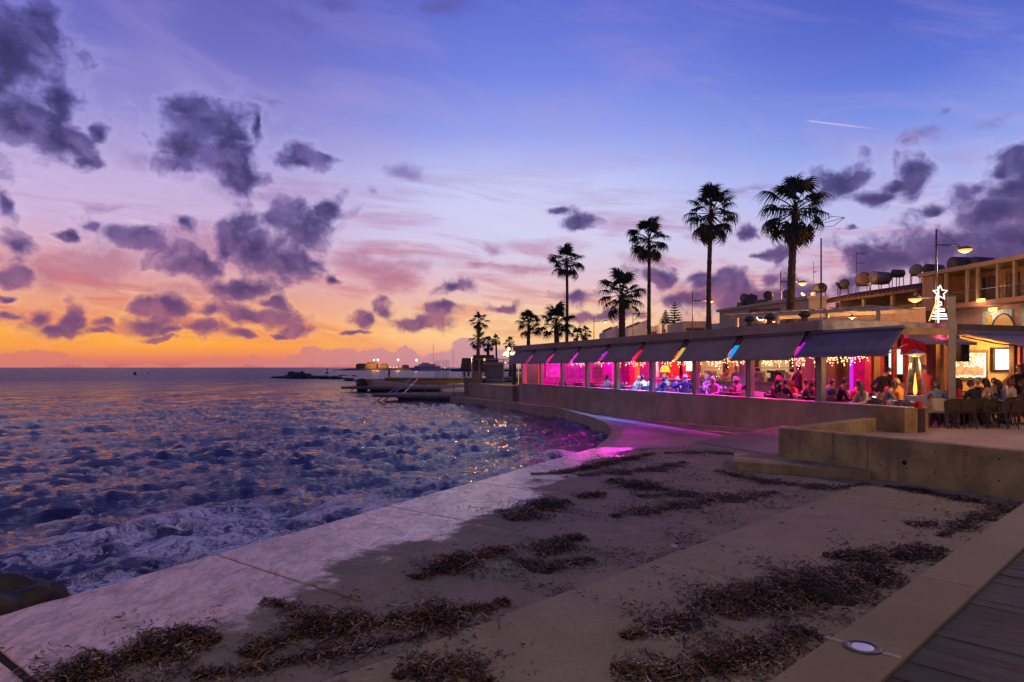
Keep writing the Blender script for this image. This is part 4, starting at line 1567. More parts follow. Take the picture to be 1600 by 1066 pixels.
# bar counter, shelves, bottles
xa, xb = on_front(1030, 4.6), on_front(1245, 4.6)
bar = thing('bar_counter', 'long bar counter with a pale top at the back of the dining room', 'bar', rw(xa, 4.6, 0), RROT)
L = xb - xa
b = MB()
b.box(0, L, 0, .55, FL, FL + 1.02)
b.build('front_panel', mat('bar_front', (.50, .42, .40), .5), bar)
b = MB()
b.box(-.1, L + .1, -.12, .65, FL + 1.022, FL + 1.08)
b.build('counter_top', mat('counter_top', (.55, .52, .48), .25), bar, bevel=.01)
for i in range(14):
    x = (i + .5) * L / 14
    b = MB()
    b.box(x - .3, x + .3, -.02, -.002, FL + .12, FL + .9)
    b.build('panel', M_white if i % 2 else mat('bar_panel_red', (.5, .06, .05), .5) if i == 6 else M_white, bar, bevel=.01)
shelf = thing('bottle_shelf', 'wall shelves of bottles behind the bar', 'shelf', rw(xa, 6.9, 0), RROT)
for z in (2.2, 2.75, 3.25):
    b = MB()
    b.box(0, L * .95, 0, .3, z, z + .04)
    b.build('shelf_board', M_brown, shelf)
for x in (0, L * .24, L * .47, L * .71, L * .95):
    b = MB()
    b.box(x - .03, x + .03, .005, .295, FL, 3.5)
    b.build('upright', M_darkwood, shelf)
bm_ = [mat('bottle_green', (.03, .12, .05), .15, var=0), mat('bottle_amber', (.35, .12, .02), .15, var=0), mat('bottle_clear', (.55, .58, .6), .1, var=0), mat('bottle_white', (.7, .68, .62), .3, var=0)]
b = MB()
b.lathe([(.035, 0), (.037, .16), (.014, .22), (.013, .29), (.001, .29)], 9)
bot_me = b.mesh('bottle', bm_[0], True)


def put_shared(name, me, loc, label, cat, group, m_=None, rz=0, s=1.0):
    o = bpy.data.objects.new(name, me)
    COL.objects.link(o)
    o.location = loc
    o.rotation_euler = (0, 0, rz)
    o.scale = (s, s, s)
    if m_:
        o.material_slots[0].link = 'OBJECT'
        o.material_slots[0].material = m_
    return tag(o, label, cat, group)


for i in range(4):
    b = MB()
    b.box(L * .95 * i / 4 + .12, L * .95 * (i + 1) / 4 - .12, .30, .31, 2.25, 3.45)
    b.build('back_panel', glow('shelf_glow_%d' % i, [(1, .50, .16), (1, .16, .03), (1, .62, .30), (1, .42, .10)][i], [.42, .5, .5, .34][i]), shelf)  # glowing panel added behind the bottles to brighten the bar
R = random.Random(77)
for i in range(54):
    x = R.uniform(.1, L * .93)
    z = R.choice((2.242, 2.792, 3.292))
    put_shared('bottle', bot_me, rw(xa + x, 7.05, z), 'small bottle standing on the shelves behind the bar', 'bottle', 'bottles on the bar shelves', R.choice(bm_), 0, R.uniform(.8, 1.15))
for i in range(26):
    x = R.uniform(.1, L - .2)
    put_shared('bottle', bot_me, rw(xa + x, 4.6 + R.uniform(.0, .4), FL + 1.081), 'pale bottle standing on the bar counter', 'bottle', 'bottles on the bar counter', R.choice(bm_[2:]), 0, R.uniform(.6, 1.25))
# yellow table lamp
x = on_front(1034, 4.75)
t = thing('table_lamp', 'table lamp with a bright yellow shade at the left end of the bar', 'lamp', rw(x + .25, 4.8, FL + 1.081), RROT)
b = MB()
b.lathe([(.10, 0), (.10, .02), (.04, .05), (.055, .2), (.02, .34), (.001, .35)], 14)
b.build('base', M_white, t, smooth=True)
b = MB()
b.lathe([(.30, .36), (.16, .72), (.15, .72), (.29, .36)], 20)
b.build('shade', glow('yellow_shade', (1, .62, .02), 1.2), t, smooth=True)
# espresso machine, till, menu board
for px, v, w, h, m_, nm, lab, cat in ((1212, 4.7, .7, .5, mat('machine_dark', (.06, .05, .06), .3), 'coffee_machine', 'dark coffee machine on the right half of the bar', 'coffee machine'),
                                      (1232, 4.75, .4, .42, M_white, 'till', 'white till on the bar beside the purple column', 'till'),
                                      (1110, 4.7, .55, .45, mat('steel', (.55, .55, .58), .25, .9), 'display_case', 'steel display case on the bar left of the pink-shirted barman', 'display case'),
                                      (1187, 4.7, .35, .45, M_white, 'napkin_holder', 'white box on the bar beside the brown post', 'box')):
    x = on_front(px, v)
    t = thing(nm, lab, cat, rw(x, v, FL + 1.081), RROT)
    b = MB()
    b.box(-w / 2, w / 2, -.16, .2, 0, h * .35)
    b.build('base', m_, t, bevel=.02)
    b = MB()
    b.box(-w / 2 + .03, w / 2 - .03, -.02, .2, h * .351, h * .75)
    b.build('body', m_, t, bevel=.02)
    b = MB()
    b.box(-w / 2, w / 2, -.18, .2, h * .751, h)
    b.build('top', m_, t, bevel=.02)
x = on_front(1079, 6.8)
t = thing('menu_board', 'glowing white menu board on the back wall of the bar', 'sign', rw(x, 6.75, 2.55), RROT)
b = MB()
b.box(-.38, .38, 0, .05, 0, .75)
b.build('frame', M_darkwood, t)
b = MB()
b.box(-.34, .34, -.012, -.002, .04, .71)
b.build('panel', glow('board_glow', (1, .85, .5), 1.6), t)

# ---- the corner: front face turned to the viewer
M_redp = mat('red_paint', (.45, .05, .05), .5)
for px, xl, w in ((1334, -1.0, .12),):
    pass
part = thing('glazed_partition', 'red-framed glazed partition with a television behind the dining tables', 'partition', rw(-2.2, 0, 0), RROT)
for px in (1377, 1397, 1415, 1448):
    y = on_side(px, -2.2)
    b = MB()
    b.box(-.05, .05, y - .09, y + .09, FL, ROOF - .2)
    b.build('mullion', M_redp, part, bevel=.01)
b = MB()
ya, yb = on_side(1366, -2.2), on_side(1452, -2.2)
b.box(-.03, .03, ya, yb, FL, 2.25)
b.build('lower_panel', M_tan, part)
b = MB()
b.box(-.01, .01, ya, yb, 2.26, ROOF - .25)
b.build('pane', M_glass, part)
b = MB()
b.box(-1.6, -1.5, ya - 1.5, yb + 3, FL, ROOF - .2)
rpart(b, 'back_wall', M_yell).location = (-2.4, 0, 0)
y = on_side(1413, -2.6)
t = thing('television', 'bright wall television with a pale green picture', 'television', rw(-2.6, y, 2.55), RROT)
b = MB()
b.box(-.04, .03, -.82, .82, -.03, .93)
b.build('casing', M_black, t, bevel=.01)
b = MB()
b.box(.031, .036, -.79, .79, 0, .9)
b.build('screen', glow('screen_glow', (.78, 1, .86), 1.7), t)

# yellow wall with the fairy-lit window, light box and pillars
xw = -1.5
y0, y1 = on_side(1452, xw), on_side(1580, xw)
b = MB()
b.box(xw - .2, xw, y0, y1 - .001, FL, ROOF - .21)
rpart(b, 'front_wall', M_yell)
ya, yb = on_side(1462, xw), on_side(1541, xw)
win = thing('fairy_window', 'window in the yellow wall edged with warm fairy lights', 'window', rw(xw, 0, 0), RROT)
b = MB()
for u0, u1, z0, z1 in ((ya, ya + .09, 2.43, 3.33), (yb - .09, yb, 2.43, 3.33), (ya, yb, 3.331, 3.42), (ya, yb, 2.34, 2.429)):
    b.box(.002, .07, u0, u1, z0, z1)
b.build('frame', M_brown, win)
b = MB()
b.box(.004, .012, ya + .09, yb - .09, 2.43, 3.33)
b.build('pane', mat('lit_pane', (.35, .26, .2), .15, 0, .5, 5, emit=(1, .55, .25), es=.32), win)
R = random.Random(8)
wb = MB()
for i in range(230):
    u, w_ = R.random(), R.random() ** 2.2
    wb.ball((.045, ya + .12 + u * (yb - ya - .24), 3.30 - w_ * .5), .016 * R.uniform(.7, 1.3), 5, 4)
for i in range(36):
    wb.ball((.045, ya + .5 + i / 36 * (yb - ya - .62), 2.46 + R.uniform(-.02, .05)), .018, 5, 4)
    wb.ball((.045, yb - .13 + R.uniform(-.03, .03), 2.45 + i / 36 * .85), .018, 5, 4)
o = wb.build('bulbs', M_bulbw, win)
o['kind'] = 'stuff'
lamp('window_lamp', 'POINT', (.9, (ya + yb) / 2, 3.1), ORANGE, 70, .15, win)
ya, yb = on_side(1547, xw), on_side(1573, xw)
t = thing('light_box', 'blank white illuminated poster box on the yellow wall', 'sign', rw(xw, 0, 0), RROT)
b = MB()
b.box(.002, .12, ya, yb, 2.66, 3.52)
b.build('case', M_darkwood, t, bevel=.01)
b = MB()
b.box(.121, .127, ya + .10, yb - .06, 2.72, 3.46)
b.build('panel', glow('white_panel', (1, 1, 1), 1.7), t)
lamp('box_lamp', 'POINT', (.7, (ya + yb) / 2, 3.0), (1, .8, .6), 24, .2, t)
y = on_side(1576, xw)
b = MB()
b.box(xw + .1, xw + .14, y - .03, y + .05, 1.9, 3.6)
rpart(b, 'violet_line', glow('violet_line', (.6, .1, 1), 1.1))
b = MB()
b.obox((xw + .1, on_side(1562, xw), 2.2), (.08, 2.3, .09), (math.radians(36), 0, 0))
rpart(b, 'stair_rail', M_brown)
# warm point lights without fittings, added to light the terrace
for px, z, p in ((1445, 3.5, 90), (1592, 3.5, 110)):
    y = on_side(px, -.6)
    lamp('wall_lamp', 'POINT', (-.6, y, z), ORANGE, p, .12, rest)
# timber posts under the front roof edge
for px, xl, w, m_ in ((1455, -.1, .2, M_brown), (1468, -.15, .16, M_tan), (1583, -.1, .17, M_brown), (1592, -.2, .14, M_redp)):
    y = on_side(px, xl)
    b = MB()
    b.box(xl - .09, xl + .09, y - w / 2, y + w / 2, FL, ROOF - .2)
    rpart(b, 'timber_post', m_, bevel=.01)
# louvre door beside the post
y = on_side(1473, -1.35)
t = thing('louvre_screen', 'dark slatted screen between the timber post and the lit window', 'screen', rw(-1.3, y, FL), RROT)
for i in range(9):
    b = MB()
    b.obox((0, 0, .35 + i * .16), (.02, .5, .07), (0, math.radians(30), 0))
    b.build('slat', M_brown, t)
for s_ in (-.27, .27):
    b = MB()
    b.box(-.03, .03, s_ - .02, s_ + .02, 0, 1.8)
    b.build('frame', M_darkwood, t)

# front awnings
t = awning(0, 1, 0, 0, 0, 0, 'x') if False else None


def front_awning(name, label, y0, y1, xt, zt, xb, zb, fab, group, strip=None):
    t = thing(name, label, 'awning', rw(xt, y0, 0), RROT, group)
    L = y1 - y0
    dx, dz = xb - xt, zb - zt
    b = MB()
    n, k = 12, 6
    vs = [(dx * j / (k - 1) - .012 * math.sin(PI * j / (k - 1)), i / n * L, zt + dz * j / (k - 1)) for i in range(n + 1) for j in range(k)]
    fs = [(i * k + j, i * k + j + 1, (i + 1) * k + j + 1, (i + 1) * k + j) for i in range(n) for j in range(k - 1)]
    b.add(vs, fs)
    o = b.build('fabric', fab, t, smooth=True)
    md = o.modifiers.new('thickness', 'SOLIDIFY')
    md.thickness = .006
    b = MB()
    b.obox((dx, L / 2, zb - .035), (.06, L, .08))
    b.build('front_bar', M_bar, t, bevel=.01)
    b = MB()
    b.obox((-.03, L / 2, zt + .03), (.14, L, .14))
    b.build('cassette', strip or M_bar, t, bevel=.02)
    for u in (.12, L - .12):
        b = MB()
        b.tube([(0, u, zt - .1), (dx * .5, u + .1, (zt + zb) / 2 - .12), (dx, u, zb - .03)], .022, 6)
        b.build('folding_arm', M_bar, t)
    return t


awning(.02, on_front(1413, -.4), -.40, 3.80, -.98, 3.13, 'blue-grey sloping awning nearest the viewer, right of the violet strip', M_fabric2)
b = MB()
b.box(.26, on_front(1413, 0), -.16, .10, 3.66, 3.84)
b.box(on_front(1411, 0), on_front(1413, 0), .101, 1.6, 3.66, 3.84)
rpart(b, 'head_beam', M_tan)
front_awning('awning', 'pale lilac flat awning stretched out over the terrace diners', on_side(1500, .6), 14.5, .58, 3.88, 2.5, 3.42, mat('awning_lilac', (.24, .19, .24), .85), 'awnings over the terrace front')
front_awning('awning', 'small rolled grey awning behind the tall square pole', on_side(1419, .6), on_side(1499, .6), .58, 3.72, 1.15, 3.56, mat('awning_mid_grey', (.20, .19, .23), .85), 'awnings over the terrace front')
# red canvas valance in the corner dining area
ya, yb = on_side(1406, -.3), on_side(1452, -.3)
t = thing('red_valance', 'scarlet canvas valance hanging beside the timber post', 'valance', rw(-.3, 0, 0), RROT)
b = MB()
b.add([(0, ya + .1, 3.72), (0, yb, 3.72), (.12, yb, 3.26), (.12, ya - .1, 3.26), (-.02, ya + .1, 3.72), (-.02, yb, 3.72), (.10, yb, 3.26), (.10, ya - .1, 3.26)],
      [(0, 3, 2, 1), (4, 5, 6, 7), (0, 1, 5, 4), (1, 2, 6, 5), (2, 3, 7, 6), (3, 0, 4, 7)])
b.build('canvas', mat('scarlet_canvas', (.72, .02, .06), .8), t)
b = MB()
b.box(.10, .14, ya - .12, yb, 3.20, 3.258)
b.build('hem', mat('hem_tan', (.4, .2, .1), .7), t)
lamp('valance_lamp', 'POINT', (.9, (ya + yb) / 2, 3.75), (1, .05, .1), 40, .1, t)  # added red light without a fitting, brightens the canvas

# loudspeaker hung by the pole
y = on_side(1501, .2)
t = thing('loudspeaker', 'black loudspeaker hung under the awning beside the square pole', 'loudspeaker', rw(.25, y, 2.98), RROT)
b = MB()
b.box(-.12, .12, -.19, .19, 0, .55)
b.build('cabinet', M_black, t, bevel=.02)
b = MB()
b.tube([(-.05, 0, .55), (-.2, 0, .78)], .015, 6)
b.build('bracket', M_bar, t)
b = MB()
b.lathe([(.001, 0), (.09, .0), (.1, .012)], 16)
o = b.build('cone', M_fit, t)
o.rotation_euler = (0, PI / 2, 0)
o.location = (.121, 0, .2)

# tall square pole on the terrace
p = at(1487, 20.6)
t = thing('square_pole', 'tall square steel pole rising in front of the terrace awnings', 'pole', (p.x, p.y, FL), math.radians(-28))
b = MB()
b.box(-.10, .10, -.10, .10, 0, hz(464, 20.6) - FL)
b.build('shaft', M_post, t, bevel=.012)
b = MB()
b.box(-.16, .16, -.16, .16, 0, .02)
b.build('base_plate', M_bar, t)
b = MB()
b.box(-.105, .105, -.105, .105, hz(464, 20.6) - FL + .001, hz(464, 20.6) - FL + .03)
b.build('cap', M_bar, t)

# pyramid patio heater
p = at(1430, 18.9)
t = thing('patio_heater', 'pyramid patio heater with a tall flame in a glass tube', 'heater', (p.x, p.y, FL), math.radians(-25))
b = MB()
b.box(-.26, .26, -.26, .26, 0, .92)
b.build('base_box', mat('heater_steel', (.34, .32, .36), .35, .6), t, bevel=.015)
for sx_ in (-1, 1):
    for sy_ in (-1, 1):
        b = MB()
        b.tube([(sx_ * .24, sy_ * .24, .921), (sx_ * .09, sy_ * .09, 2.0)], .018, 6)
        b.build('leg', MATS['heater_steel'], t)
b = MB()
b.lathe([(.065, .93), (.065, 1.98)], 18)
b.build('glass_tube', M_glass, t, smooth=True)
b = MB()
b.lathe([(.001, .93), (.04, .97), (.05, 1.08), (.035, 1.25), (.022, 1.42), (.001, 1.55)], 12)
b.build('flame', glow('flame', (1, .42, .07), 3), t, smooth=True)
b = MB()
b.lathe([(.08, 1.99), (.14, 2.02), (.26, 2.08), (.10, 2.16), (.001, 2.2)], 4)
b.build('hood', MATS['heater_steel'], t)
for sx_ in (-1, 1):
    b = MB()
    b.add([(sx_ * .25, -.2, .93), (sx_ * .25, .2, .93), (sx_ * .10, .07, 1.95), (sx_ * .10, -.07, 1.95)], [(0, 1, 2, 3)])
    o = b.build('mesh_guard', M_glass, t)
lamp('flame_lamp', 'POINT', (0, 0, 1.75), ORANGE, 70, .06, t)
# planter row in front of the outdoor tables beside the heater
x0, x1 = on_front(1378, .35), on_front(1436, .35)
t = thing('menu_rack', 'low rack of leaflets and folded cloths behind the sill wall', 'rack', rw(x0, .45, FL), RROT)
b = MB()
b.box(0, x1 - x0, -.12, .12, 0, .62)
b.build('shelf_body', M_darkwood, t)
R = random.Random(4)
n = int((x1 - x0) / .11)
for i in range(n):
    b = MB()
    h_ = R.uniform(.14, .24)
    b.obox(((i + .5) * (x1 - x0) / n, 0, .621 + h_ / 2), (.07, .16, h_), (0, R.uniform(-.2, .2), 0))
    b.build('leaflet', R.choice([M_white, M_tan, M_bar, MATS['red_hanging'], M_cream]), t)

# roof fixtures
for px, d in ((1171, 24.5), (1203, 23.4), (1257, 22.2)):
    p = at(px, d)
    t = thing('roof_vent', {1171: 'mushroom roof vent, farthest left on the restaurant roof', 1203: 'mushroom roof vent beside the lit letters', 1257: 'mushroom roof vent nearest the corner of the roof'}[px], 'vent', (p.x, p.y, ROOF), 0, 'mushroom vents on the flat roof')
    b = MB()
    b.lathe([(.10, 0), (.10, .34)], 12)
    b.build('pipe', M_brown, t)
    b = MB()
    b.lathe([(.12, .26), (.19, .31), (.19, .38), (.10, .46), (.001, .48)], 14)
    b.build('cap', mat('vent_cap_%d' % px, (.05, .045, .05), .5), t, smooth=True)
t = thing('roof_parapet', 'low lavender parapet on the flat restaurant roof', 'parapet', rw(0, 0, 0), RROT)
for px0, px1 in ((1150, 1198), (1206, 1252), (1260, 1290)):
    v0 = 4.4
    b = MB()
    b.box(on_front(px0, v0), on_front(px1, v0), v0, v0 + .12, ROOF, ROOF + .27)
    b.build('parapet_section', mat('lavender_paint', (.50, .46, .60), .8), t)
b = MB()
ya, yb = on_side(1291, -1.2), on_side(1372, -1.2)
b.box(-1.3, -1.18, ya, yb, ROOF, ROOF + .21)
b.build('parapet_section', M_cream, t)


# ------------------------------------------------------------------ pergola on the upper street
M_perg = mat('pergola_paint', (.50, .44, .38), .7)
pa, pb = at(1141, 36.0), at(1386, 30.6)
pd = (pb - pa)
pl = pd.length
pdn = pd.normalized()
pz = hz(479, 30.6)
perg = thing('pergola', 'pale flat-slatted pergola on the level behind the restaurant roof', 'pergola', (pa.x, pa.y, 3.0), math.atan2(pdn.y, pdn.x))
H = pz - 3.0
for i in range(14):
    u = (i + .5) * pl / 14
    b = MB()
    b.obox((u, 1.4, H + .06), (.16, 3.6, .05), (0, 0, math.radians(-14)))
    b.build('slat', M_perg, perg)
for y in (.1, 2.7):
    b = MB()
    b.box(-.2, pl + .2, y - .05, y + .05, H - .14, H + .03)
    b.build('beam', M_perg, perg)
for px in (1150, 1213, 1291, 1371):
    k = (px - 800) / F
    u = (k * pa.y - pa.x) / (pdn.x - k * pdn.y)
    b = MB()
    b.box(u - .07, u + .07, .03, .17, 0, H - .141)
    b.build('post', M_perg, perg)
for px in (1200, 1330):
    k = (px - 800) / F
    u = (k * pa.y - pa.x) / (pdn.x - k * pdn.y)
    t = thing('pergola_lamp', 'small amber lamp under the pergola, %s one' % ('left' if px == 1200 else 'right'), 'lamp', tuple(pa + pdn * u + Vector((.5, .9, pz - .35))))  # assumed from the orange light under the slats
    b = MB()
    b.lathe([(.03, .15), (.06, .1), (.22, 0), (.20, 0)], 14)
    b.build('shade', M_fit, t, smooth=True)
    b = MB()
    b.ball((0, 0, 0), .08, 8, 6)
    b.build('bulb', glow('amber_bulb_%d' % px, (1, .5, .1), 5), t)
    lamp('amber_lamp', 'POINT', (0, 0, -.15), ORANGE, 220, .08, t)


def text_obj(name, s, size, loc, rot, m_, parent=None, depth=.03):
    c = bpy.data.curves.new(name, 'FONT')
    c.body = s
    c.size = size
    c.extrude = depth
    c.align_x = 'CENTER'
    tmp = bpy.data.objects.new(name, c)
    COL.objects.link(tmp)
    bpy.context.view_layer.update()
    me = bpy.data.meshes.new_from_object(tmp.evaluated_get(bpy.context.evaluated_depsgraph_get()))
    bpy.data.objects.remove(tmp)
    me.materials.clear()
    me.materials.append(m_)
    o = bpy.data.objects.new(name, me)
    COL.objects.link(o)
    o.location = loc
    o.rotation_euler = rot
    o.parent = parent
    return o


p = at(1220, 33.5)
sg = thing('lit_sign', 'white illuminated letters under the pergola', 'sign', (p.x, p.y + 2.2, hz(501, 35.7)), math.radians(-22))
b = MB()
b.box(-.75, .75, .03, .09, -.12, .62)
b.build('backing', M_darkwood, sg)
text_obj('letters', 'CK', .62, (.0, -.02, .0), (PI / 2, 0, 0), glow('letter_glow', (1, .97, .9), 2.2), sg)

# ------------------------------------------------------------------ houses
M_tile = mat('roof_tiles', (.16, .075, .05), .8, 0, .3, 3, .8, 12)
M_beige = mat('beige_render', (.30, .22, .155), .8, 0, .15, 1.2, .2, 20)
M_pinkr = mat('pink_render', (.31, .175, .13), .8, 0, .15, 1.2, .2, 20)
M_dkwin = mat('dark_window', (.02, .02, .025), .15, var=0)
M_rail = mat('rail_metal', (.30, .25, .22), .4, .5, .1)


def house(name, label, P0_, P1_, depth, z0, z1):
    """box house whose front runs from P0_ to P1_; local x along the front, y into the block"""
    d = (Vector(P1_) - Vector(P0_))
    t = thing(name, label, 'house', (P0_[0], P0_[1], z0), math.atan2(d.y, d.x))
    return t, d.length


# right-hand apartment building with balcony
RB0, RB1 = Vector((30.6, 43.3)), Vector((29.75, 49.3))
dirv = (RB1 - RB0).normalized()
RBs = RB0 - dirv * 14
apt, La = house('apartment_building', 'two-storey building with a glass-railed balcony and a lit shop below', RB1, RBs, 10, 2.6, 9.3)
H1, H2 = 7.12 - 2.6, 9.3 - 2.6
depth = 9


def apt_u(px):
    """distance along the front (from its far end) of a photo column"""
    k = (px - 800) / F
    d = -dirv
    return (k * RB1.y - RB1.x) / (d.x - k * d.y)


def apx(b, x0, x1, y0, y1, z0, z1):
    # front faces -x world: local y negative is towards the sea
    return b.box(x0, x1, y0, y1, z0, z1)


b = MB()
b.box(0, La, 2.2, depth, 0, H2 - .01)
b.build('rear_block', M_pinkr, apt)
b = MB()
b.box(-.25, La, -.35, depth, H2, H2 + .28)
b.build('roof_slab', M_beige, apt, bevel=.02)
b = MB()
b.box(-.1, La, -.1, 2.199, H1 - .32, H1)
b.build('balcony_floor', M_pinkr, apt, bevel=.02)
b = MB()
b.box(-.18, .9, 0, 2.199, H1 + .001, H2 - .001)
b.build('side_wall', M_pinkr, apt)
b = MB()
b.box(-.18, 0, 2.2, depth, 0, H2 - .002)
b.build('end_wall', M_beige, apt)
for px in (1478, 1511, 1527.5, 1559, 1585, 1606):
    u = apt_u(px)
    b = MB()
    b.box(u - .09, u + .09, -.06, .12, H1 + .001, H2 - .001)
    b.build('column', M_beige, apt, bevel=.01)
us = [apt_u(px) for px in (1488, 1511, 1527.5, 1543, 1559, 1572, 1585, 1606)]
for u0, u1 in zip(us[:-1], us[1:]):
    b = MB()
    b.box(u0 + .1, u1 - .1, -.02, .0, H1 + .06, H1 + .72)
    b.build('railing_pane', M_glass, apt)
    b = MB()
    b.tube([(u0, -.01, H1 + .76), (u1, -.01, H1 + .76)], .03, 6)
    b.build('handrail', M_rail, apt)
for px0, px1, m_ in ((1489, 1509, M_dkwin), (1514, 1526, M_tan), (1530, 1546, M_dkwin), (1549, 1557, M_dkwin), (1562, 1583, M_dkwin), (1588, 1604, M_dkwin)):
    b = MB()
    b.box(apt_u(px0) + .1, apt_u(px1), 2.14, 2.199, H1 + .05, H2 - .35)
    w_ = b.build('window', m_, apt)
    b = MB()
    um = (apt_u(px0) + apt_u(px1)) / 2
    b.box(um - .03, um + .03, 2.10, 2.139, H1 + .05, H2 - .35)
    b.build('window_bar', M_rail, w_)
# ground floor shop front with arch
b = MB()
b.box(-.15, La, 1.2, 2.199, 0, H1 - .322)
b.build('shop_wall', mat('violet_render', (.36, .26, .27), .8), apt)
sg_blue = mat('pale_blue_paint', (.30, .50, .62), .7)
sg_mint = mat('mint_paint', (.28, .52, .46), .7)
for px0, px1, mm, kind in ((1512, 1557, sg_blue, 'arch'), (1572, 1606, sg_mint, 'plain')):
    u0, u1 = apt_u(px0), apt_u(px1)
    fr_ = MB()
    z1 = H1 - .62
    fr_.box(u0, u1, 1.10, 1.199, 0, z1)
    sf = fr_.build('shop_front', mm, apt)
    if kind == 'arch':
        ca, wa = apt_u(1544), (apt_u(1552) - apt_u(1535)) / 2 + .5
        pts = [(ca + wa * math.cos(PI * i / 16), (z1 - 1.75) + 1.45 * math.sin(PI * i / 16)) for i in range(17)]
        mb = MB()
        vs = [(x, 1.07, z) for x, z in pts] + [(ca + wa, 1.07, 0), (ca - wa, 1.07, 0)]
        vs += [(x, 1.099, z) for x, y_, z in [(v[0], v[1], v[2]) for v in vs]]
        n = 19
        order = list(range(17)) + [18, 17]
        order = [17] + list(range(17)) + [18]
        mb.add(vs, [tuple(order), tuple(o_ + n for o_ in order)[::-1]] + [(order[i], order[(i + 1) % n], order[(i + 1) % n] + n, order[i] + n) for i in range(n)])
        mb.build('arched_window', glow('amber_shop', (.9, .34, .06), .55), sf)
        mb = MB()
        ring = [(x + (x - ca) * .04, 1.06, z + .03) for x, z in pts]
        mb.tube(ring, .05, 6)
        mb.build('arch_trim', M_darkwood, sf)
        u2, u3 = apt_u(1517), apt_u(1526)
        mb = MB()
        mb.box(u2, u3, 1.06, 1.099, z1 - 1.6, z1 - .25)
        mb.build('shop_window', mat('dim_yellow_window', (.3, .2, .05), .4, 0, .6, 6, emit=(1, .6, .1), es=.25), sf)
    else:
        mb = MB()
        mb.box(apt_u(1582), apt_u(1606), 1.06, 1.099, .2, z1 - .4)
        mb.build('shop_window', glow('red_shop', (.85, .05, .08), .5), sf)
for px, py in ((1532, 480), (1537, 470)):
    u = apt_u(px)
    wl = thing('wall_lamp', 'amber wall lamp over the arched shop window' if py == 480 else 'small white lamp on the balcony edge', 'lamp', (0, 0, 0))
    c, s_ = math.cos(apt.rotation_euler.z), math.sin(apt.rotation_euler.z)
    yy = .9 if py == 480 else -.2
    wl.location = (RB1.x + u * c - yy * s_, RB1.y + u * s_ + yy * c, 2.6 + H1 - (.55 if py == 480 else .0))
    b = MB()
    b.obox((0, 0, 0), (.25, .45, .2))
    b.build('lantern', glow('lantern_%d' % py, (1, .55, .12), 3.0), wl)
    b = MB()
    b.obox((.2, 0, .02), (.2, .1, .08))
    b.build('bracket', M_fit, wl)
    lamp('lantern_light', 'POINT', (-.5, 0, -.3), (1, .5, .3), 45, .15, wl)

# tiled house left of it
HB0, HB1 = Vector((30.0, 50.2)), Vector((27.3, 61.5))
hs, Lh = house('tiled_house', 'brown tiled house with a shaded veranda and solar tanks on its roof', HB1, HB0, 10, 2.6, 9.3)
ztop = 9.3 - 2.6
b = MB()
b.box(0, Lh, 2.6, 9, 0, ztop - .5)
b.build('wall', M_beige, hs)
b = MB()
vs, fs = [], []
b.add([(-.4, -.5, ztop - .75), (Lh + .2, -.5, ztop - .75), (Lh + .2, 5, ztop + .35), (-.4, 5, ztop + .35), (-.4, -.5, ztop - .95), (Lh + .2, -.5, ztop - .95), (Lh + .2, 5, ztop + .15), (-.4, 5, ztop + .15), ],
      [(0, 1, 2, 3), (7, 6, 5, 4), (0, 4, 5, 1), (1, 5, 6, 2), (2, 6, 7, 3), (3, 7, 4, 0)])
b.build('roof', M_tile, hs)
for i in range(int(Lh / .42)):
    b = MB()
    x = -.3 + i * .42
    b.tube([(x, -.52, ztop - .72), (x, 4.9, ztop + .37)], .085, 6)
    b.build('roof_tile_row', M_tile, hs)
b = MB()
b.box(-.3, Lh + .1, -.3, 2.6, 2.3, 2.6)
b.build('veranda_floor', M_cream, hs)
b = MB()
b.box(-.3, Lh + .1, -.3, -.18, 2.601, 3.5)
b.build('veranda_parapet', M_cream, hs)
for u in (.1, 3.1, 6.2, 9.2, Lh - .2):
    b = MB()
    b.box(u - .12, u + .12, -.28, -.04, 3.501, ztop - .96)
    b.build('veranda_post', M_beige, hs)
for u0, u1, z0, z1 in ((1.0, 2.4, 3.3, 5.0), (4.2, 5.6, 3.3, 5.2), (7.3, 8.4, 2.7, 5.0), (9.6, 10.8, 3.3, 5.0)):
    b = MB()
    b.box(u0, u1, 2.54, 2.599, z0, z1)
    w_ = b.build('window', M_dkwin, hs)
    b = MB()
    b.box(u0 - .08, u1 + .08, 2.5, 2.599, z1 + .001, z1 + .09)
    b.build('lintel', M_beige, w_)
# long pale wall in front of them
wa, wb_ = at(1291, 44.5), at(1446, 42.0)
hw = Vector((wb_.x - wa.x, wb_.y - wa.y))
t = thing('long_parapet', 'long pale pink parapet wall above the restaurant roof', 'wall', (wa.x, wa.y, 2.6), math.atan2(hw.y, hw.x))
b = MB()
zw0, zw1 = hz(492, 44.5) - 2.6, hz(482, 42.0) - 2.6
b.add([(0, 0, 0), (hw.length, 0, 0), (hw.length, .25, 0), (0, .25, 0), (0, 0, zw0), (hw.length, 0, zw1), (hw.length, .25, zw1), (0, .25, zw0)], [(3, 2, 1, 0), (4, 5, 6, 7), (0, 1, 5, 4), (1, 2, 6, 5), (2, 3, 7, 6), (3, 0, 4, 7)])
b.build('wall', mat('pink_white_wall', (.36, .25, .21), .8), t)
b = MB()
b.add([(-.05, -.05, zw0 + .001), (hw.length, -.05, zw1 + .001), (hw.length, .3, zw1 + .001), (-.05, .3, zw0 + .001), (-.05, -.05, zw0 + .09), (hw.length, -.05, zw1 + .09), (hw.length, .3, zw1 + .09), (-.05, .3, zw0 + .09)], [(3, 2, 1, 0), (4, 5, 6, 7), (0, 1, 5, 4), (1, 2, 6, 5), (2, 3, 7, 6), (3, 0, 4, 7)])
b.build('coping', M_cream, t)

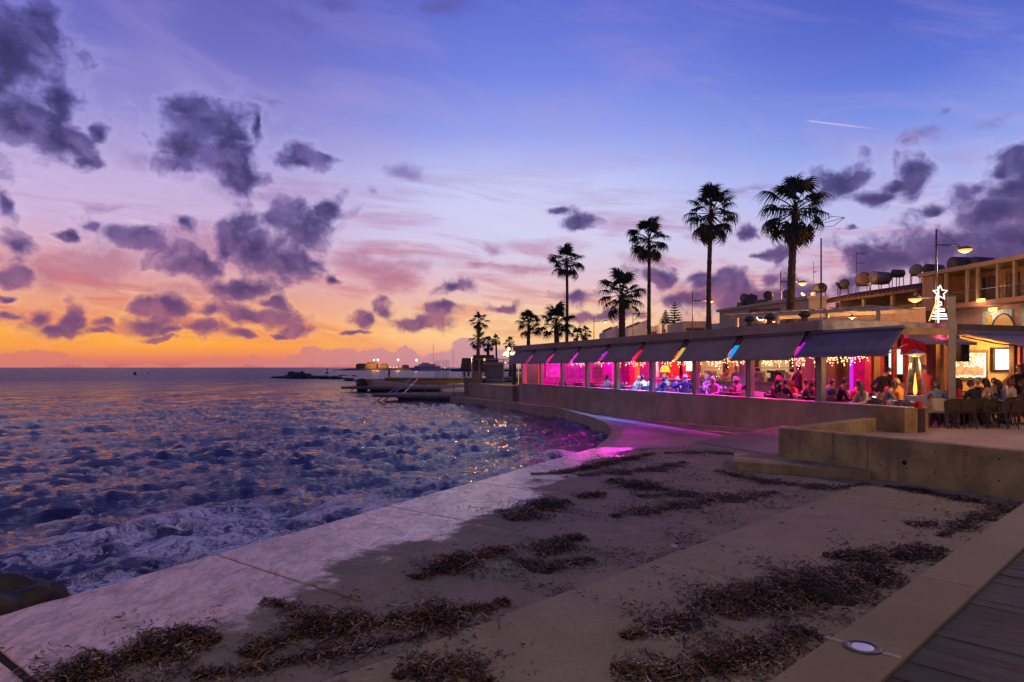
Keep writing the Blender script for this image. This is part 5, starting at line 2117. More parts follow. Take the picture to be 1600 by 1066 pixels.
# cream flat-roofed building behind the pergola
CB0, CB1 = Vector((20.2, 46.5)), Vector((17.5, 57.6))
cb, Lc = house('cream_building', 'cream flat-roofed building behind the pergola', CB1, CB0, 1.4, 2.2, 7.4)
zt = 7.45 - 2.2
b = MB()
b.box(0, Lc, 0, 1.4, 0, zt)
b.build('wall', M_cream, cb)
b = MB()
b.box(-.2, Lc + .1, -.2, 1.5, zt + .001, zt + .22)
b.build('roof_edge', M_cream, cb)
b = MB()
b.box(-2.8, -.02, .2, 1.4, 0, zt - .9)
b.build('side_wing', M_white, cb)
for i in range(6):
    u = .9 + i * 1.9
    b = MB()
    b.box(u, u + 1.0, -.05, -.001, 1.9, 3.9)
    w_ = b.build('shutter', M_tan, cb)
    for s_ in range(3):
        b = MB()
        b.box(u + .08 + s_ * .3, u + .12 + s_ * .3, -.07, -.051, 1.9, 3.9)
        b.build('shutter_bar', M_brown, w_)
for i, (u, w_, h_) in enumerate(((2.0, .7, .4), (4.6, .8, .35))):
    b = MB()
    b.box(u, u + w_, .4, 1.0, zt + .221, zt + .22 + h_)
    b.build('roof_hatch', M_fit, cb)

# white houses further along
wh = [(946, 966, 518, 508, 112, 'small white house with a brown lean-to roof, farthest left'), (966, 982, 516, 512, 110, 'low white block between two stepped houses'), (984, 1014, 512, 499, 104, 'white house with a sloping brown roof beside a tall palm'),
      (1016, 1034, 514, 510, 100, 'low white house right of the tall palm'), (1034, 1050, 512, 506, 96, 'stepped white house with one red awning'), (1049, 1068, 508, 505, 92, 'stepped white house with a red awning below the fir'), (1067, 1112, 508, 502, 80, 'wide pale cream house behind the lamp post')]
for i, (x0, x1, y0, y1, d, lab) in enumerate(wh):
    p0, p1 = at(x0, d), at(x1, d)
    z1 = hz(y1, d)
    w_ = p1.x - p0.x
    t = thing('white_house', lab, 'house', (p0.x, p0.y, 1.5), 0, 'white houses along the far promenade')
    z1 -= 1.5
    zl = hz(y0, d) - 1.5
    b = MB()
    if i in (0, 2):
        b.add([(0, 0, 0), (w_, 0, 0), (w_, 8, 0), (0, 8, 0), (0, 0, zl), (w_, 0, z1), (w_, 8, z1), (0, 8, zl)], [(3, 2, 1, 0), (4, 5, 6, 7), (0, 1, 5, 4), (1, 2, 6, 5), (2, 3, 7, 6), (3, 0, 4, 7)])
    else:
        b.box(0, w_, 0, 8, 0, z1)
    b.build('wall', M_white if i < 6 else M_cream, t)
    b = MB()
    if i in (0, 2):
        b.add([(-.1, -.12, zl + .01), (w_ * .5, -.12, zl + .01 + (z1 - zl) * .5), (w_ * .5, 3, zl + .01 + (z1 - zl) * .5), (-.1, 3, zl + .01), (-.1, -.12, zl + .3), (w_ * .5, -.12, zl + .3 + (z1 - zl) * .5), (w_ * .5, 3, zl + .3 + (z1 - zl) * .5), (-.1, 3, zl + .3)],
              [(3, 2, 1, 0), (4, 5, 6, 7), (0, 1, 5, 4), (1, 2, 6, 5), (2, 3, 7, 6), (3, 0, 4, 7)])
        b.build('roof', M_tile, t)
    else:
        b.box(.1 * w_, .75 * w_, -.7, -.01, z1 - 1.0, z1 - .8)
        b.build('awning', mat('dark_red_canvas_%d' % i, (.22, .05, .05), .8), t)
    b = MB()
    b.box(.3 * w_, .6 * w_, -.03, -.001, z1 * .4, z1 * .4 + 1.0)
    b.build('window', M_dkwin, t)

# ------------------------------------------------------------------ water tanks and solar heaters on the roofs
M_tank = mat('tank_grey', (.17, .15, .16), .55, .1, .2)
M_tankd = mat('tank_dark', (.06, .055, .065), .6)


def tank(px, py, d, L, r, ang, label, m_=M_tank, legs=.8, panel=False):
    """py is the row of the tank's middle"""
    z = hz(py, d)
    p = at(px, d)
    t = thing('water_tank', label, 'water tank', (p.x, p.y, z - r - legs), ang, 'rooftop water tanks')
    b = MB()
    zc = r + legs
    b.tube([(-L / 2 - .06, 0, zc), (-L / 2, 0, zc), (L / 2, 0, zc), (L / 2 + .06, 0, zc)], [r * .8, r, r, r * .8], 20)
    b.build('cylinder', m_, t, smooth=True)
    for sx_ in (-1, 1):
        for sy_ in (-1, 1):
            b = MB()
            b.tube([(sx_ * L * .36, sy_ * r * .7, legs + .25 * r), (sx_ * L * .4, sy_ * r * .9, -.6)], .035, 5)
            b.build('leg', M_fit, t)
    b = MB()
    b.box(-L * .42, L * .42, -r * .85, r * .85, legs - .03, legs + .03)
    b.build('cradle', M_fit, t)
    if panel:
        b = MB()
        b.add([(-L * .5, -r * 1.1, legs * .7), (L * .5, -r * 1.1, legs * .7), (L * .5, -r * 1.1 - 1.5, -.4), (-L * .5, -r * 1.1 - 1.5, -.4), (-L * .5, -r * 1.1, legs * .7 - .08), (L * .5, -r * 1.1, legs * .7 - .08), (L * .5, -r * 1.1 - 1.5, -.48), (-L * .5, -r * 1.1 - 1.5, -.48)],
              [(0, 1, 2, 3), (7, 6, 5, 4), (0, 4, 5, 1), (1, 5, 6, 2), (2, 6, 7, 3), (3, 7, 4, 0)])
        b.build('solar_panel', mat('solar_panel_%d' % int(px), (.03, .04, .07), .15), t)
    return t


tank(1166, 466, 56, .7, .38, .6, 'pale round tank beside a black box tank', M_tank, .6)
p = at(1174, 55)
t = thing('box_tank', 'black upright box tank on the cream roof', 'water tank', (p.x, p.y, hz(481, 55)))
b = MB()
b.lathe([(.5, 0), (.5, .95), (.42, 1.02), (.001, 1.05)], 4)
b.build('body', M_tankd, t)
b = MB()
b.lathe([(.14, 1.03), (.14, 1.12), (.001, 1.12)], 12)
b.build('lid', M_fit, t)
tank(1201, 462, 55, .55, .36, 1.0, 'small round tank on tall thin legs on the cream roof', M_tankd, 1.2)
tank(1231, 459, 54, .6, .30, .8, 'round tank on legs left of the lamp-lit palm trunk', M_tank, .9)
tank(1271, 461, 56, .5, .24, 1.1, 'small round tank low behind the pergola right of the big palm', M_tank, .3)
tank(1281, 450, 58, .9, .36, .3, 'small tank beside the tall aerial mast', M_tank, .4)
tank(1319, 444, 58, .5, .40, 1.2, 'round tank seen end-on right of the aerial mast', M_tankd, .3)
tank(1348, 436, 57, .9, .55, 1.35, 'reddish round tank with a bright leg, seen end-on', mat('tank_reddish', (.22, .14, .13), .6), .3)
tank(1375, 434, 56, 1.5, .50, .35, 'fat horizontal tank in the middle of the tiled roof', M_tank, .25)
tank(1403, 427, 56, .9, .30, .2, 'small dark tank on high legs on the tiled roof', M_tankd, 1.0)
tank(1431, 422, 55, .8, .44, 1.2, 'round tank above a slanted solar panel', M_tank, .9, True)
tank(1459, 421, 56, 1.5, .42, .3, 'dim tank directly behind the tall street lamp', M_tankd, .8, True)
tank(1506, 413, 52, 2.0, .55, .15, 'big dark tank on the balcony building, left of a twin', M_tankd, .35)
tank(1535, 412, 51, 1.5, .48, .2, 'big dark tank on the balcony building, right of a twin', M_tankd, .35)

# satellite dish, aerials
for px, py, d, lab in ((1309, 450, 58, 'small satellite dish tipped sideways on the tiled roof'), (1255, 467, 55, 'small round satellite dish beside the palm trunk')):
    p = at(px, d)
    t = thing('satellite_dish', lab, 'satellite dish', (p.x, p.y, hz(py, d) - .5))
    b = MB()
    b.lathe([(.001, 0), (.2, .03), (.38, .12)], 16)
    o = b.build('dish', M_tankd, t, smooth=True)
    o.location = (0, 0, .6)
    o.rotation_euler = (math.radians(60), math.radians(20), .4)
    b = MB()
    b.tube([(0, 0, -.3), (0, 0, .55)], .03, 6)
    b.build('mast', M_fit, t)


def aerial(px, d, y0, y1, bars, label, r=.03):
    p = at(px, d)
    z0, z1 = hz(y0, d), hz(y1, d)
    t = thing('aerial', label, 'aerial', (p.x, p.y, z0), 0)
    b = MB()
    b.tube([(0, 0, 0), (0, 0, z1 - z0)], r, 6)
    b.build('mast', M_fit, t)
    for (zz, L_, th) in bars:
        b = MB()
        b.tube([(0, 0, hz(zz, d) - z0), (L_ * math.cos(th), L_ * math.sin(th), hz(zz, d) - z0)], .02, 5)
        b.build('boom', M_fit, t)
        for k in range(3):
            b = MB()
            c = Vector((L_ * (.3 + .3 * k) * math.cos(th), L_ * (.3 + .3 * k) * math.sin(th), hz(zz, d) - z0))
            b.tube([c - Vector((0, .3, 0)), c + Vector((0, .3, 0))], .012, 4)
            b.build('element', M_fit, t)
    return t


aerial(1338, 58, 445, 394, [(396, .8, .1), (411, .7, .1)], 'television aerial with two short booms on the tiled roof')
aerial(1271, 57, 462, 409, [(425, .25, .2)], 'thin aerial rod left of the tall mast', .02)
aerial(1208, 57, 478, 444, [(453, .9, .1)], 'short aerial with one boom on the cream roof', .02)
# tall mast with a diamond-shaped wire head
d = 33.5
p = at(1283, d)
t = thing('mast', 'tall thin mast with a diamond wire head in front of the big palm', 'mast', (p.x, p.y, 3.0))
b = MB()
ztop = hz(372, d) - 3.0
b.tube([(0, 0, 0), (0, 0, ztop)], [.05, .035], 8)
b.build('pole', M_fit, t, smooth=True)
b = MB()
b.obox((0, 0, hz(447, d) - 3.0), (.22, .2, .28))
b.build('junction_box', M_brown, t)
b = MB()
z_ = lambda py: hz(py, d) - 3.0
xx = lambda px: (px - 1283) / F * d
for a_, c_ in (((1283, 360), (1267, 354)), ((1267, 354), (1272, 347)), ((1267, 354), (1320, 340)), ((1320, 340), (1300, 338)), ((1300, 338), (1284, 346)), ((1320, 340), (1303, 353)), ((1303, 353), (1274, 357))):
    b.tube([(xx(a_[0]), 0, z_(a_[1])), (xx(c_[0]), .05, z_(c_[1]))], .014, 5)
o = b.build('wire_head', M_fit, t)
o['kind'] = 'stuff'

# ------------------------------------------------------------------ street lamps
M_lpole = mat('lamp_pole', (.20, .17, .14), .5, .4)


def street_lamp(px, d, ytop, heads, label, power, stay=True, ybase=None, r=.075):
    p = at(px, d)
    z0 = 2.6
    t = thing('street_lamp', label, 'street lamp', (p.x, p.y, z0), 0, 'street lamps along the promenade')
    zt = hz(ytop, d) - z0
    b = MB()
    b.tube([(0, 0, 0), (0, 0, zt * .6), (0, 0, zt)], [r, r * .8, r * .6], 10)
    b.build('pole', M_lpole, t, smooth=True)
    for (hx, hy_, arm_y) in heads:
        x = (hx - px) / F * d
        z = hz(hy_, d) - z0
        za = hz(arm_y, d) - z0
        s_ = 1 if x > 0 else -1
        b = MB()
        b.tube([(0, 0, za), (x * .7, 0, za - .02), (x - s_ * .25, 0, z + .12)], [.05, .045, .04], 8)
        b.build('arm', M_lpole, t, smooth=True)
        if stay:
            b = MB()
            b.tube([(0, 0, za + .9), (x * .85, 0, z + .2)], .012, 5)
            b.build('stay', M_lpole, t)
        b = MB()
        b.lathe([(.36, .03), (.32, .12), (.16, .2), (.001, .22)], 18, (x, 0, z))
        hd = b.build('lamp_head', M_lpole, t, smooth=True)
        b = MB()
        b.lathe([(.001, -.16), (.16, -.13), (.30, -.05), (.35, .029)], 18, (x, 0, z))
        b.build('lens', glow('sodium_%d_%d' % (px, hx), (1, .32, .04), 2.5), hd, smooth=True)
        lamp('sodium_lamp', 'POINT', (x, 0, z - .35), ORANGE, power, .2, t)
    return t


street_lamp(1463, 38, 359, [(1508, 391, 383), (1430, 468, 465)], 'tallest street lamp, with two glowing heads, beside the light tree', 620)
street_lamp(1220, 55, 424, [(1254, 443, 440)], 'street lamp whose glowing head shows right of the big palm trunk', 900)
street_lamp(1082, 69, 455, [(1110, 471, 470)], 'street lamp with its head just left of the tallest thin palm', 700)
street_lamp(989, 96, 490, [(1014, 492, 490)], 'far street lamp between the short palm and its tall neighbour', 400, False)
street_lamp(928, 102, 493, [(946, 503, 502)], 'far thin street lamp against the bright sky', 400, False)



# assumed lamps outside the view, added to warm and brighten the foreground
def assumed_lamp(q, z0, ang, label, power, c):
    t = thing('street_lamp', label, 'street lamp', (q[0], q[1], z0), ang, 'street lamps along the promenade')  # assumed lamp shares the name and group of the visible street lamps
    b = MB()
    b.tube([(0, 0, 0), (0, 0, 4), (0, 0, 7.4)], [.075, .06, .045], 10)
    b.build('pole', M_lpole, t, smooth=True)
    b = MB()
    b.tube([(0, 0, 6.7), (1.3, 0, 6.68), (1.6, 0, 6.72)], [.05, .045, .04], 8)
    b.build('arm', M_lpole, t, smooth=True)
    b = MB()
    b.lathe([(.36, .03), (.32, .12), (.16, .2), (.001, .22)], 18, (1.85, 0, 6.6))
    hd = b.build('lamp_head', M_lpole, t, smooth=True)
    b = MB()
    b.lathe([(.001, -.1), (.18, -.08), (.34, .029)], 18, (1.85, 0, 6.6))
    b.build('lens', glow('sodium_deck_%d' % int(power), (1, .32, .04), 2.5), hd, smooth=True)
    lamp('sodium_lamp', 'POINT', (1.85, 0, 6.25), c, power, .2, t)


assumed_lamp((15.2, 13.6), 1.1, PI, 'promenade lamp on the terrace to the right of the view', 900, (1, .56, .12))  # added out of view to turn the wall arm and terrace yellow
assumed_lamp((-3.6, -4.4), 1.07, .9, 'promenade lamp on the boardwalk behind the viewer', 950, (1, .67, .14))  # added out of view to warm the sand, slab and kerb

# light tree on the tallest lamp post
d = 37.6
p = at(1465, d)
t = thing('light_tree', 'white tube-light tree topped by a star on the lamp post', 'light decoration', (p.x, p.y, hz(500, d)))
M_tube = glow('tube_white', (1, .93, .82), 2.6)
M_tubeo = glow('tube_amber', (1, .45, .08), 1.6)
M_tubev = glow('tube_violet', (.72, .6, 1), 1.8)
X_ = lambda px: (px - 1465) / F * d
Z_ = lambda py: hz(py, d) - hz(500, d)
star = []
for i in range(10):
    a = PI / 2 + i * PI / 5
    r_ = .42 if i % 2 == 0 else .19
    star.append((X_(1468) + r_ * math.cos(a), -.06, Z_(458) + r_ * math.sin(a)))
b = MB()
b.tube(star + [star[0], star[1]], .028, 6)
b.build('star', M_tube, t)
b = MB()
zig = [(1464, 471), (1470, 473), (1470, 477), (1461, 479), (1461, 482), (1474, 483), (1475, 486), (1458, 487), (1458, 490), (1477, 491), (1478, 494.5), (1455, 494.5)]
b.tube([(X_(x), -.06, Z_(y)) for x, y in zig], .03, 6)
b.build('zigzag_tube', M_tube, t)
b = MB()
b.tube([(X_(1455), -.06, Z_(498.5)), (X_(1481), -.06, Z_(498.5))], .035, 6)
b.build('base_tube', M_tubev, t)
b = MB()
b.tube([(X_(1451), -.05, Z_(502)), (X_(1461), -.05, Z_(475))], .03, 6)
b.build('side_tube', M_tubeo, t)
b = MB()
b.tube([(X_(1465), -.07, Z_(505)), (X_(1465), -.07, Z_(448))], .045, 6)
b.build('stem_tube', glow('tube_stem', (1, .86, .6), 1.6), t)
lamp('tree_lamp', 'POINT', (0, -.6, Z_(480)), (1, .8, .6), 60, .3, t)

# ------------------------------------------------------------------ palms
M_trunk = mat('palm_trunk', (.085, .055, .034), .9, 0, .4, 4, 1, 14)
M_frond = mat('palm_frond', (.020, .034, .016), .6, 0, .4, 2)
M_frondd = mat('dead_frond', (.075, .05, .028), .8, 0, .3, 2)


def frond_mesh(seed, droop=1.0):
    """fan leaf with a petiole; the leaf points along +x"""
    R = random.Random(seed)
    b = MB()
    P = 1.12
    b.tube([(0, 0, 0), (P * .5, 0, .05), (P, 0, .02)], [.035, .025, .022], 4)
    n = 23
    for i in range(n):
        a = math.radians(-118 + 236 * i / (n - 1)) + R.uniform(-.05, .05)
        L = (.82 - .22 * abs(a) / 2.06) * R.uniform(.88, 1.12)
        w = .096
        ca, sa = math.cos(a), math.sin(a)
        c0 = Vector((P, 0, .02))
        f = .12 * math.sin(abs(a))
        rows = []
        dr = droop * R.uniform(.7, 1.3)
        for t_, ww, dz in ((0.02, .4, 0), (.38, 1.0, .03 + f), (.66, .75, -.05 * dr + f), (.86, .35, -.24 * dr + f * .6), (1.0, .06, -.52 * dr)):
            shrink = 1 if t_ < .7 else (.93 if t_ < .9 else .86)
            q = c0 + Vector((ca * L * t_ * shrink, sa * L * t_ * shrink, dz * L))
            sd = Vector((-sa, ca, 0)) * w * ww * .5
            rows += [q - sd, q + sd]
        b.add(rows, [(2 * k, 2 * k + 1, 2 * k + 3, 2 * k + 2) for k in range(4)])
    return b.mesh('frond', M_frond)


FRONDS = [frond_mesh(i, .7 + .22 * i) for i in range(4)]
DEAD = frond_mesh(9, 1.4)
DEAD.materials[0] = M_frondd


def palm(px, d, ytop, crown_px, ybase, label, nf=42, seed=0, lean=0.0, thick=1.0, skirt=.25, bottom=None, joined=False, z0=None, lo=-70):
    R = random.Random(seed)
    zt = hz(ytop, d)
    cr = crown_px / F * d / 2                    # crown radius
    s = cr / 1.62
    zc = zt - 1.55 * s                            # heart of the crown
    p = at(px, d)
    z0 = z0 if z0 is not None else 2.0
    t = thing('palm_tree', label, 'palm tree', (p.x - lean, p.y, z0), 0, 'fan palms along the promenade')
    H_ = zc - z0
    b = MB()
    n = 46
    pts, rad = [], []
    for i in range(n + 1):
        u = i / n
        pts.append((lean * u ** 1.6 + .05 * math.sin(u * 5 + seed), .04 * math.sin(u * 4), H_ * u))
        rad.append((.235 - .075 * u + (.10 * (1 - u) ** 6) + (.018 if i % 2 else 0) + R.uniform(-.008, .012)) * thick * .86)
    b.tube(pts, rad, 10)
    # old leaf bases under the crown
    for i in range(14):
        a, u = R.uniform(0, 2 * PI), R.uniform(.9, 1.0)
        c = Vector(pts[-1]) - Vector((0, 0, (1 - u) * 3.0))
        b.tube([c, c + Vector((math.cos(a) * .28, math.sin(a) * .28, .22)) * thick], [.06, .02], 4)
    b.build('trunk', M_trunk, t, smooth=False)
    top = Vector(pts[-1])
    acc = []
    nf = int(nf * .84)
    for i in range(nf):
        u = (i + .5) / nf
        el_ = math.radians(84 + (lo - 84) * u ** .95) + R.uniform(-.24, .24)
        a = i * 2.39996 + R.uniform(-.45, .45)
        dead = u > 1 - skirt * .4 and R.random() < .5
        M_ = Matrix.Translation(top + Vector((0, 0, .18 * s * (1 - u) * 2))) @ Matrix.Rotation(a, 4, 'Z') @ Matrix.Rotation(-el_, 4, 'Y') @ Matrix.Rotation(R.uniform(-.5, .5), 4, 'X') @ Matrix.Scale(s * R.uniform(.72, 1.16), 4)
        me = DEAD if dead else FRONDS[R.randrange(4)]
        if joined:
            acc.append((M_, me))
            continue
        o = bpy.data.objects.new('frond', me)
        COL.objects.link(o)
        o.matrix_local = M_
        o.parent = t
    if joined:
        vs, fs = [], []
        for M_, me in acc:
            off = len(vs)
            vs += [M_ @ v.co for v in me.vertices]
            fs += [tuple(i + off for i in p_.vertices) for p_ in me.polygons]
        b = MB()
        b.add(vs, fs)
        o = b.build('crown', M_frond, t)
    return t


palm(1243, 40, 285, 106, 475, 'biggest, thickest palm with a ragged crown behind the mast', 46, 1, .35, 1.35, lo=-74)
palm(1110, 52, 300, 82, 505, 'tall palm with a thin straight trunk left of the biggest palm', 44, 2, .1, 1.05)
palm(1013, 62, 347, 66, 515, 'slender tall palm in the middle of the row', 42, 3, -.15, .95)
palm(885, 78, 388, 52, 530, 'slender tall palm farthest left among the tall ones', 40, 4, -.1, .95)
palm(972, 56, 430, 72, 525, 'short stout palm with a spreading crown and shaggy trunk', 44, 5, .1, 1.6, lo=-50)
palm(870, 66, 482, 58, 540, 'short bushy palm behind the slender one at the far roof end', 40, 6, 0, 1.5, lo=-40)
palm(827, 70, 490, 42, 545, 'short palm just above the far end of the restaurant roof', 36, 7, .1, 1.1, lo=-45)
palm(748, 80, 490, 30, 600, 'tallest palm of the far cluster left of the restaurant', 32, 8, 0, 1.0, joined=True, z0=1.2)
palm(747, 84, 519, 30, 600, 'lower palm hugging the tallest far one', 30, 9, .1, 1.0, joined=True, z0=1.2)
palm(762, 88, 527, 24, 590, 'small bushy palm right of the lower far palm', 28, 10, 0, 1.1, joined=True, z0=1.2)
palm(775, 96, 524, 18, 590, 'thin little palm between the far cluster and the restaurant', 26, 11, 0, .8, joined=True, z0=1.2)
palm(797, 82, 528, 20, 580, 'little palm behind the lamps at the restaurant end', 26, 12, 0, .9, joined=True, z0=1.2)
palm(915, 110, 511, 22, 525, 'distant small palm left of the thin street lamp', 26, 13, 0, .9, joined=True)
palm(902, 104, 514, 26, 525, 'distant bushy palm beside the distant small one', 28, 14, 0, 1.1, joined=True, lo=-40)


# Norfolk pines behind the white houses
def fir(px, d, ytop, ybase, w_px, label, seed):
    R = random.Random(seed)
    p = at(px, d)
    zt, zb = hz(ytop, d), hz(ybase, d)
    z0 = 2.0
    t = thing('fir_tree', label, 'fir tree', (p.x, p.y, z0))
    b = MB()
    b.tube([(0, 0, 0), (0, 0, zt - z0)], [.22, .03], 7)
    b.build('trunk', M_trunk, t)
    wmax = w_px / F * d / 2
    b = MB()
    tiers = 9
    for k in range(tiers):
        u = k / (tiers - 1)
        z = zb + (zt - zb) * u - z0
        L = wmax * (1 - u) ** .8 + .15
        nb = 7
        for j in range(nb):
            a = 2 * PI * j / nb + k * .5 + R.uniform(-.15, .15)
            ll = L * R.uniform(.8, 1.1)
            tip = Vector((math.cos(a) * ll, math.sin(a) * ll, z + ll * .12))
            root = Vector((0, 0, z))
            b.tube([root, (root + tip) / 2 + Vector((0, 0, -.05)), tip], [.05, .04, .015], 4)
            sd = Vector((-math.sin(a), math.cos(a), 0))
            for q in range(9):
                f = .2 + .8 * q / 8
                c = root.lerp(tip, f)
                for sg_ in (-1, 1):
                    e = c + sd * sg_ * ll * .22 * (1.1 - f * .6) + Vector((0, 0, R.uniform(0, .14)))
                    w2 = Vector((0, 0, .07)) + (tip - root).normalized() * .05
                    b.add([c - w2, c + w2, e + w2 * .6, e - w2 * .6], [(0, 1, 2, 3)])
    o = b.build('crown', mat('fir_needles_%d' % seed, (.035, .055, .025), .7), t)
    return t


fir(1054, 120, 474, 506, 26, 'taller tiered fir behind the white houses', 1)
fir(1040, 122, 486, 508, 20, 'shorter tiered fir behind the white houses', 2)


# ------------------------------------------------------------------ swimming platforms and rails at the far end
M_pier = concrete('pier_concrete', (.20, .165, .13), .5, .8)


def slabthing(name, label, cat, pts, z0, z1, m_, loc, foot=None):
    t = thing(name, label, cat, loc)
    b = MB()
    b.prism(pts, z0, z1)
    b.build('deck', m_, t, world=True, bevel=.02)
    if foot:
        b = MB()
        b.prism(foot, -1.3, z0 - .002)
        b.build('foot', M_conc_dark, t, world=True)
    return t


z = .5
slabthing('swimming_platform', 'nearer dark concrete swimming platform with a pointed tip', 'platform', [(-11.8, 57.6), (-8.6, 56.0), (-3.2, 54.7), (-3.2, 64), (-10.6, 62.5)], .28, .505, M_pier, (-7, 58, 0),
          [(-9.6, 57.4), (-7.6, 56.2), (-3.25, 55.0), (-3.3, 63), (-9.0, 61.8)])
slabthing('swimming_platform', 'farther dark concrete swimming platform with a pointed tip', 'platform', [(-19.8, 79), (-15.0, 76.5), (-7.0, 76), (-5.5, 88), (-16, 88)], .3, .56, M_pier, (-13, 80, 0),
          [(-16.4, 78.8), (-14.0, 77.4), (-7.1, 76.6), (-5.6, 87), (-14.6, 86)])
b = MB()
b.prism([(-5, 55.2), (-.6, 46), (4, 46), (6, 60), (3, 98), (-9, 98), (-8, 76.1)], -.5, .47)
tag(b.build('promenade', M_conc_grey), 'grey concrete promenade beyond the restaurant', kind='structure')
# ramp block, the pink evening light put into its concrete colour
pa_, pb_ = ground(581, 604, .56), ground(650, 604, .56)
d = pa_.y + 1
t = thing('ramp_block', 'pale pink sloping concrete block on the farther platform', 'ramp', (at(581, d).x, d, .56))
b = MB()
w_ = at(652, d).x - at(581, d).x
h0, h1 = hz(594, d) - .56, .05
b.add([(0, 0, 0), (w_, 0, 0), (w_, 2, 0), (0, 2, 0), (0, 0, h0), (w_, 0, h1), (w_, 2, h1), (0, 2, h0)], [(3, 2, 1, 0), (4, 5, 6, 7), (0, 1, 5, 4), (1, 2, 6, 5), (2, 3, 7, 6), (3, 0, 4, 7)])
b.build('block', mat('pink_concrete', (.42, .30, .27), .8), t)
# mole with yellow light
t = thing('stone_mole', 'low mole lit yellow at its landward end', 'mole', (-14, 108, 0))
b = MB()
b.prism([(-23, 108), (-6.5, 105.5), (-4, 112), (-20, 112)], -1, hz(592.5, 108))
b.build('body', mat('mole_stone', (.26, .20, .10), .85), t, world=True)
b = MB()
b.prism([(-20, 107.3), (-6.4, 105.2), (-6.3, 105.7), (-20, 108.2)], hz(592.5, 108) + .002, hz(592.5, 108) + .25)
b.build('kerb', MATS['mole_stone'], t, world=True)
# ladder rails
M_steel = mat('bright_steel', (.62, .60, .62), .3, .7, .05)
for i, (xa, ya, xb, yb, d, lab) in enumerate(((572, 636, 640, 592, 57.5, 'long slanting white ladder rail, left one of the pair'), (588, 634, 641, 594, 58.5, 'slanting white ladder rail close beside the long one'), (622, 622, 652, 592, 60.5, 'short slanting ladder rail right of the pair'), (545, 615, 560, 596, 80, 'thin ladder rail on the farther platform'))):
    pa_, pb_ = at(xa, d - 1.0, hz(ya, d)), at(xb, d + 1.5, hz(yb, d + 1.5))
    t = thing('ladder_rail', lab, 'ladder rail', pb_, 0, 'ladder rails of the swimming platforms')
    b = MB()
    for dy in ((0, .55) if i < 3 else (0, .5)):
        b.tube([pa_ + Vector((0, dy, 0)), pb_ + Vector((0, dy, 0))], .024, 6)
    o = b.build('handrail', M_steel, t, world=True)
    o['kind'] = 'stuff'
# railing
t = thing('pipe_railing', 'thin pipe railing on the nearer swimming platform', 'railing', at(687, 57, .5))
posts = [(640, 617, 58), (663, 617, 57.5), (687, 617, 57), (709, 618, 56)]
tops = []
for px, py, d in posts:
    p = at(px, d)
    b = MB()
    b.tube([(p.x, p.y, .5), (p.x, p.y, 1.42)], .03, 6)
    b.build('post', M_lpole, t, world=True)
    tops.append(Vector((p.x, p.y, 1.42)))
tops.append(at(735, 53, 1.42))
for zz in (0, -.42):
    b = MB()
    b.tube([q + Vector((0, 0, zz)) for q in tops], .022, 6)
    b.build('rail', M_lpole, t, world=True)

# raised corner beyond the restaurant, wall and glass enclosure
t = thing('corner_wall', 'grey concrete retaining wall left of the restaurant', 'wall', (-2, 50, .4))
b = MB()
b.prism([(-3.5, 55.4), (.05, 46.6), (.4, 47), (.6, 58), (-3.2, 58)], .3, 1.52)
b.build('wall', M_conc_grey, t, world=True, bevel=.03)
b = MB()
b.prism([(-4.2, 60), (-3.3, 58.01), (.6, 58.01), (1, 66), (-4.4, 66)], .3, 1.9)
b.build('upper_step', M_conc_dark, t, world=True, bevel=.03)
t = thing('glass_enclosure', 'glass windbreak with grey posts beyond the restaurant', 'windbreak', at(770, 54, 1.52))
zt_, zb_ = hz(562, 54), 1.523
xs = [738, 749, 787, 801]
for px in xs:
    p = at(px, 54)
    b = MB()
    b.box(p.x - .05, p.x + .05, 53.95, 54.05, zb_, zt_)
    b.build('post', M_lpole, t, world=True)
for zz in (zt_, hz(594, 54)):
    b = MB()
    b.box(at(736, 54).x, at(806, 54).x, 53.97, 54.03, zz + .001, zz + .06)
    b.build('rail', M_lpole, t, world=True)
for a_, c_ in zip(xs[:-1], xs[1:]):
    b = MB()
    b.box(at(a_, 54).x + .06, at(c_, 54).x - .06, 53.99, 54.01, zb_ + .05, zt_)
    b.build('glass_pane', M_glass, t, world=True)
t = thing('kiosk', 'grey boxy kiosk behind the glass windbreak', 'kiosk', at(770, 57, 1.52))
p0, p1 = at(760, 57), at(786, 57)
b = MB()
b.box(p0.x, p1.x, 57, 59.5, 1.523, hz(571, 57))
b.build('body', mat('kiosk_grey', (.20, .19, .22), .7), t, world=True)
b = MB()
b.box(p0.x - .1, p1.x + .1, 56.8, 59.6, hz(571, 57) + .001, hz(566, 57))
b.build('canopy', M_beige, t, world=True)
t = thing('stone_block', 'low grey block at the far left of the windbreak', 'block', at(743, 56, 1.52))
b = MB()
b.box(at(737, 56).x, at(752, 56).x, 56, 57.5, 1.523, hz(581, 56))
b.build('block', M_conc_grey, t, world=True, bevel=.04)
b = MB()
b.box(at(737, 56).x - .05, at(752, 56).x + .05, 55.95, 57.5, hz(581, 56) + .002, hz(580, 56) + .02)
b.build('coping', M_conc_pale, t, world=True)
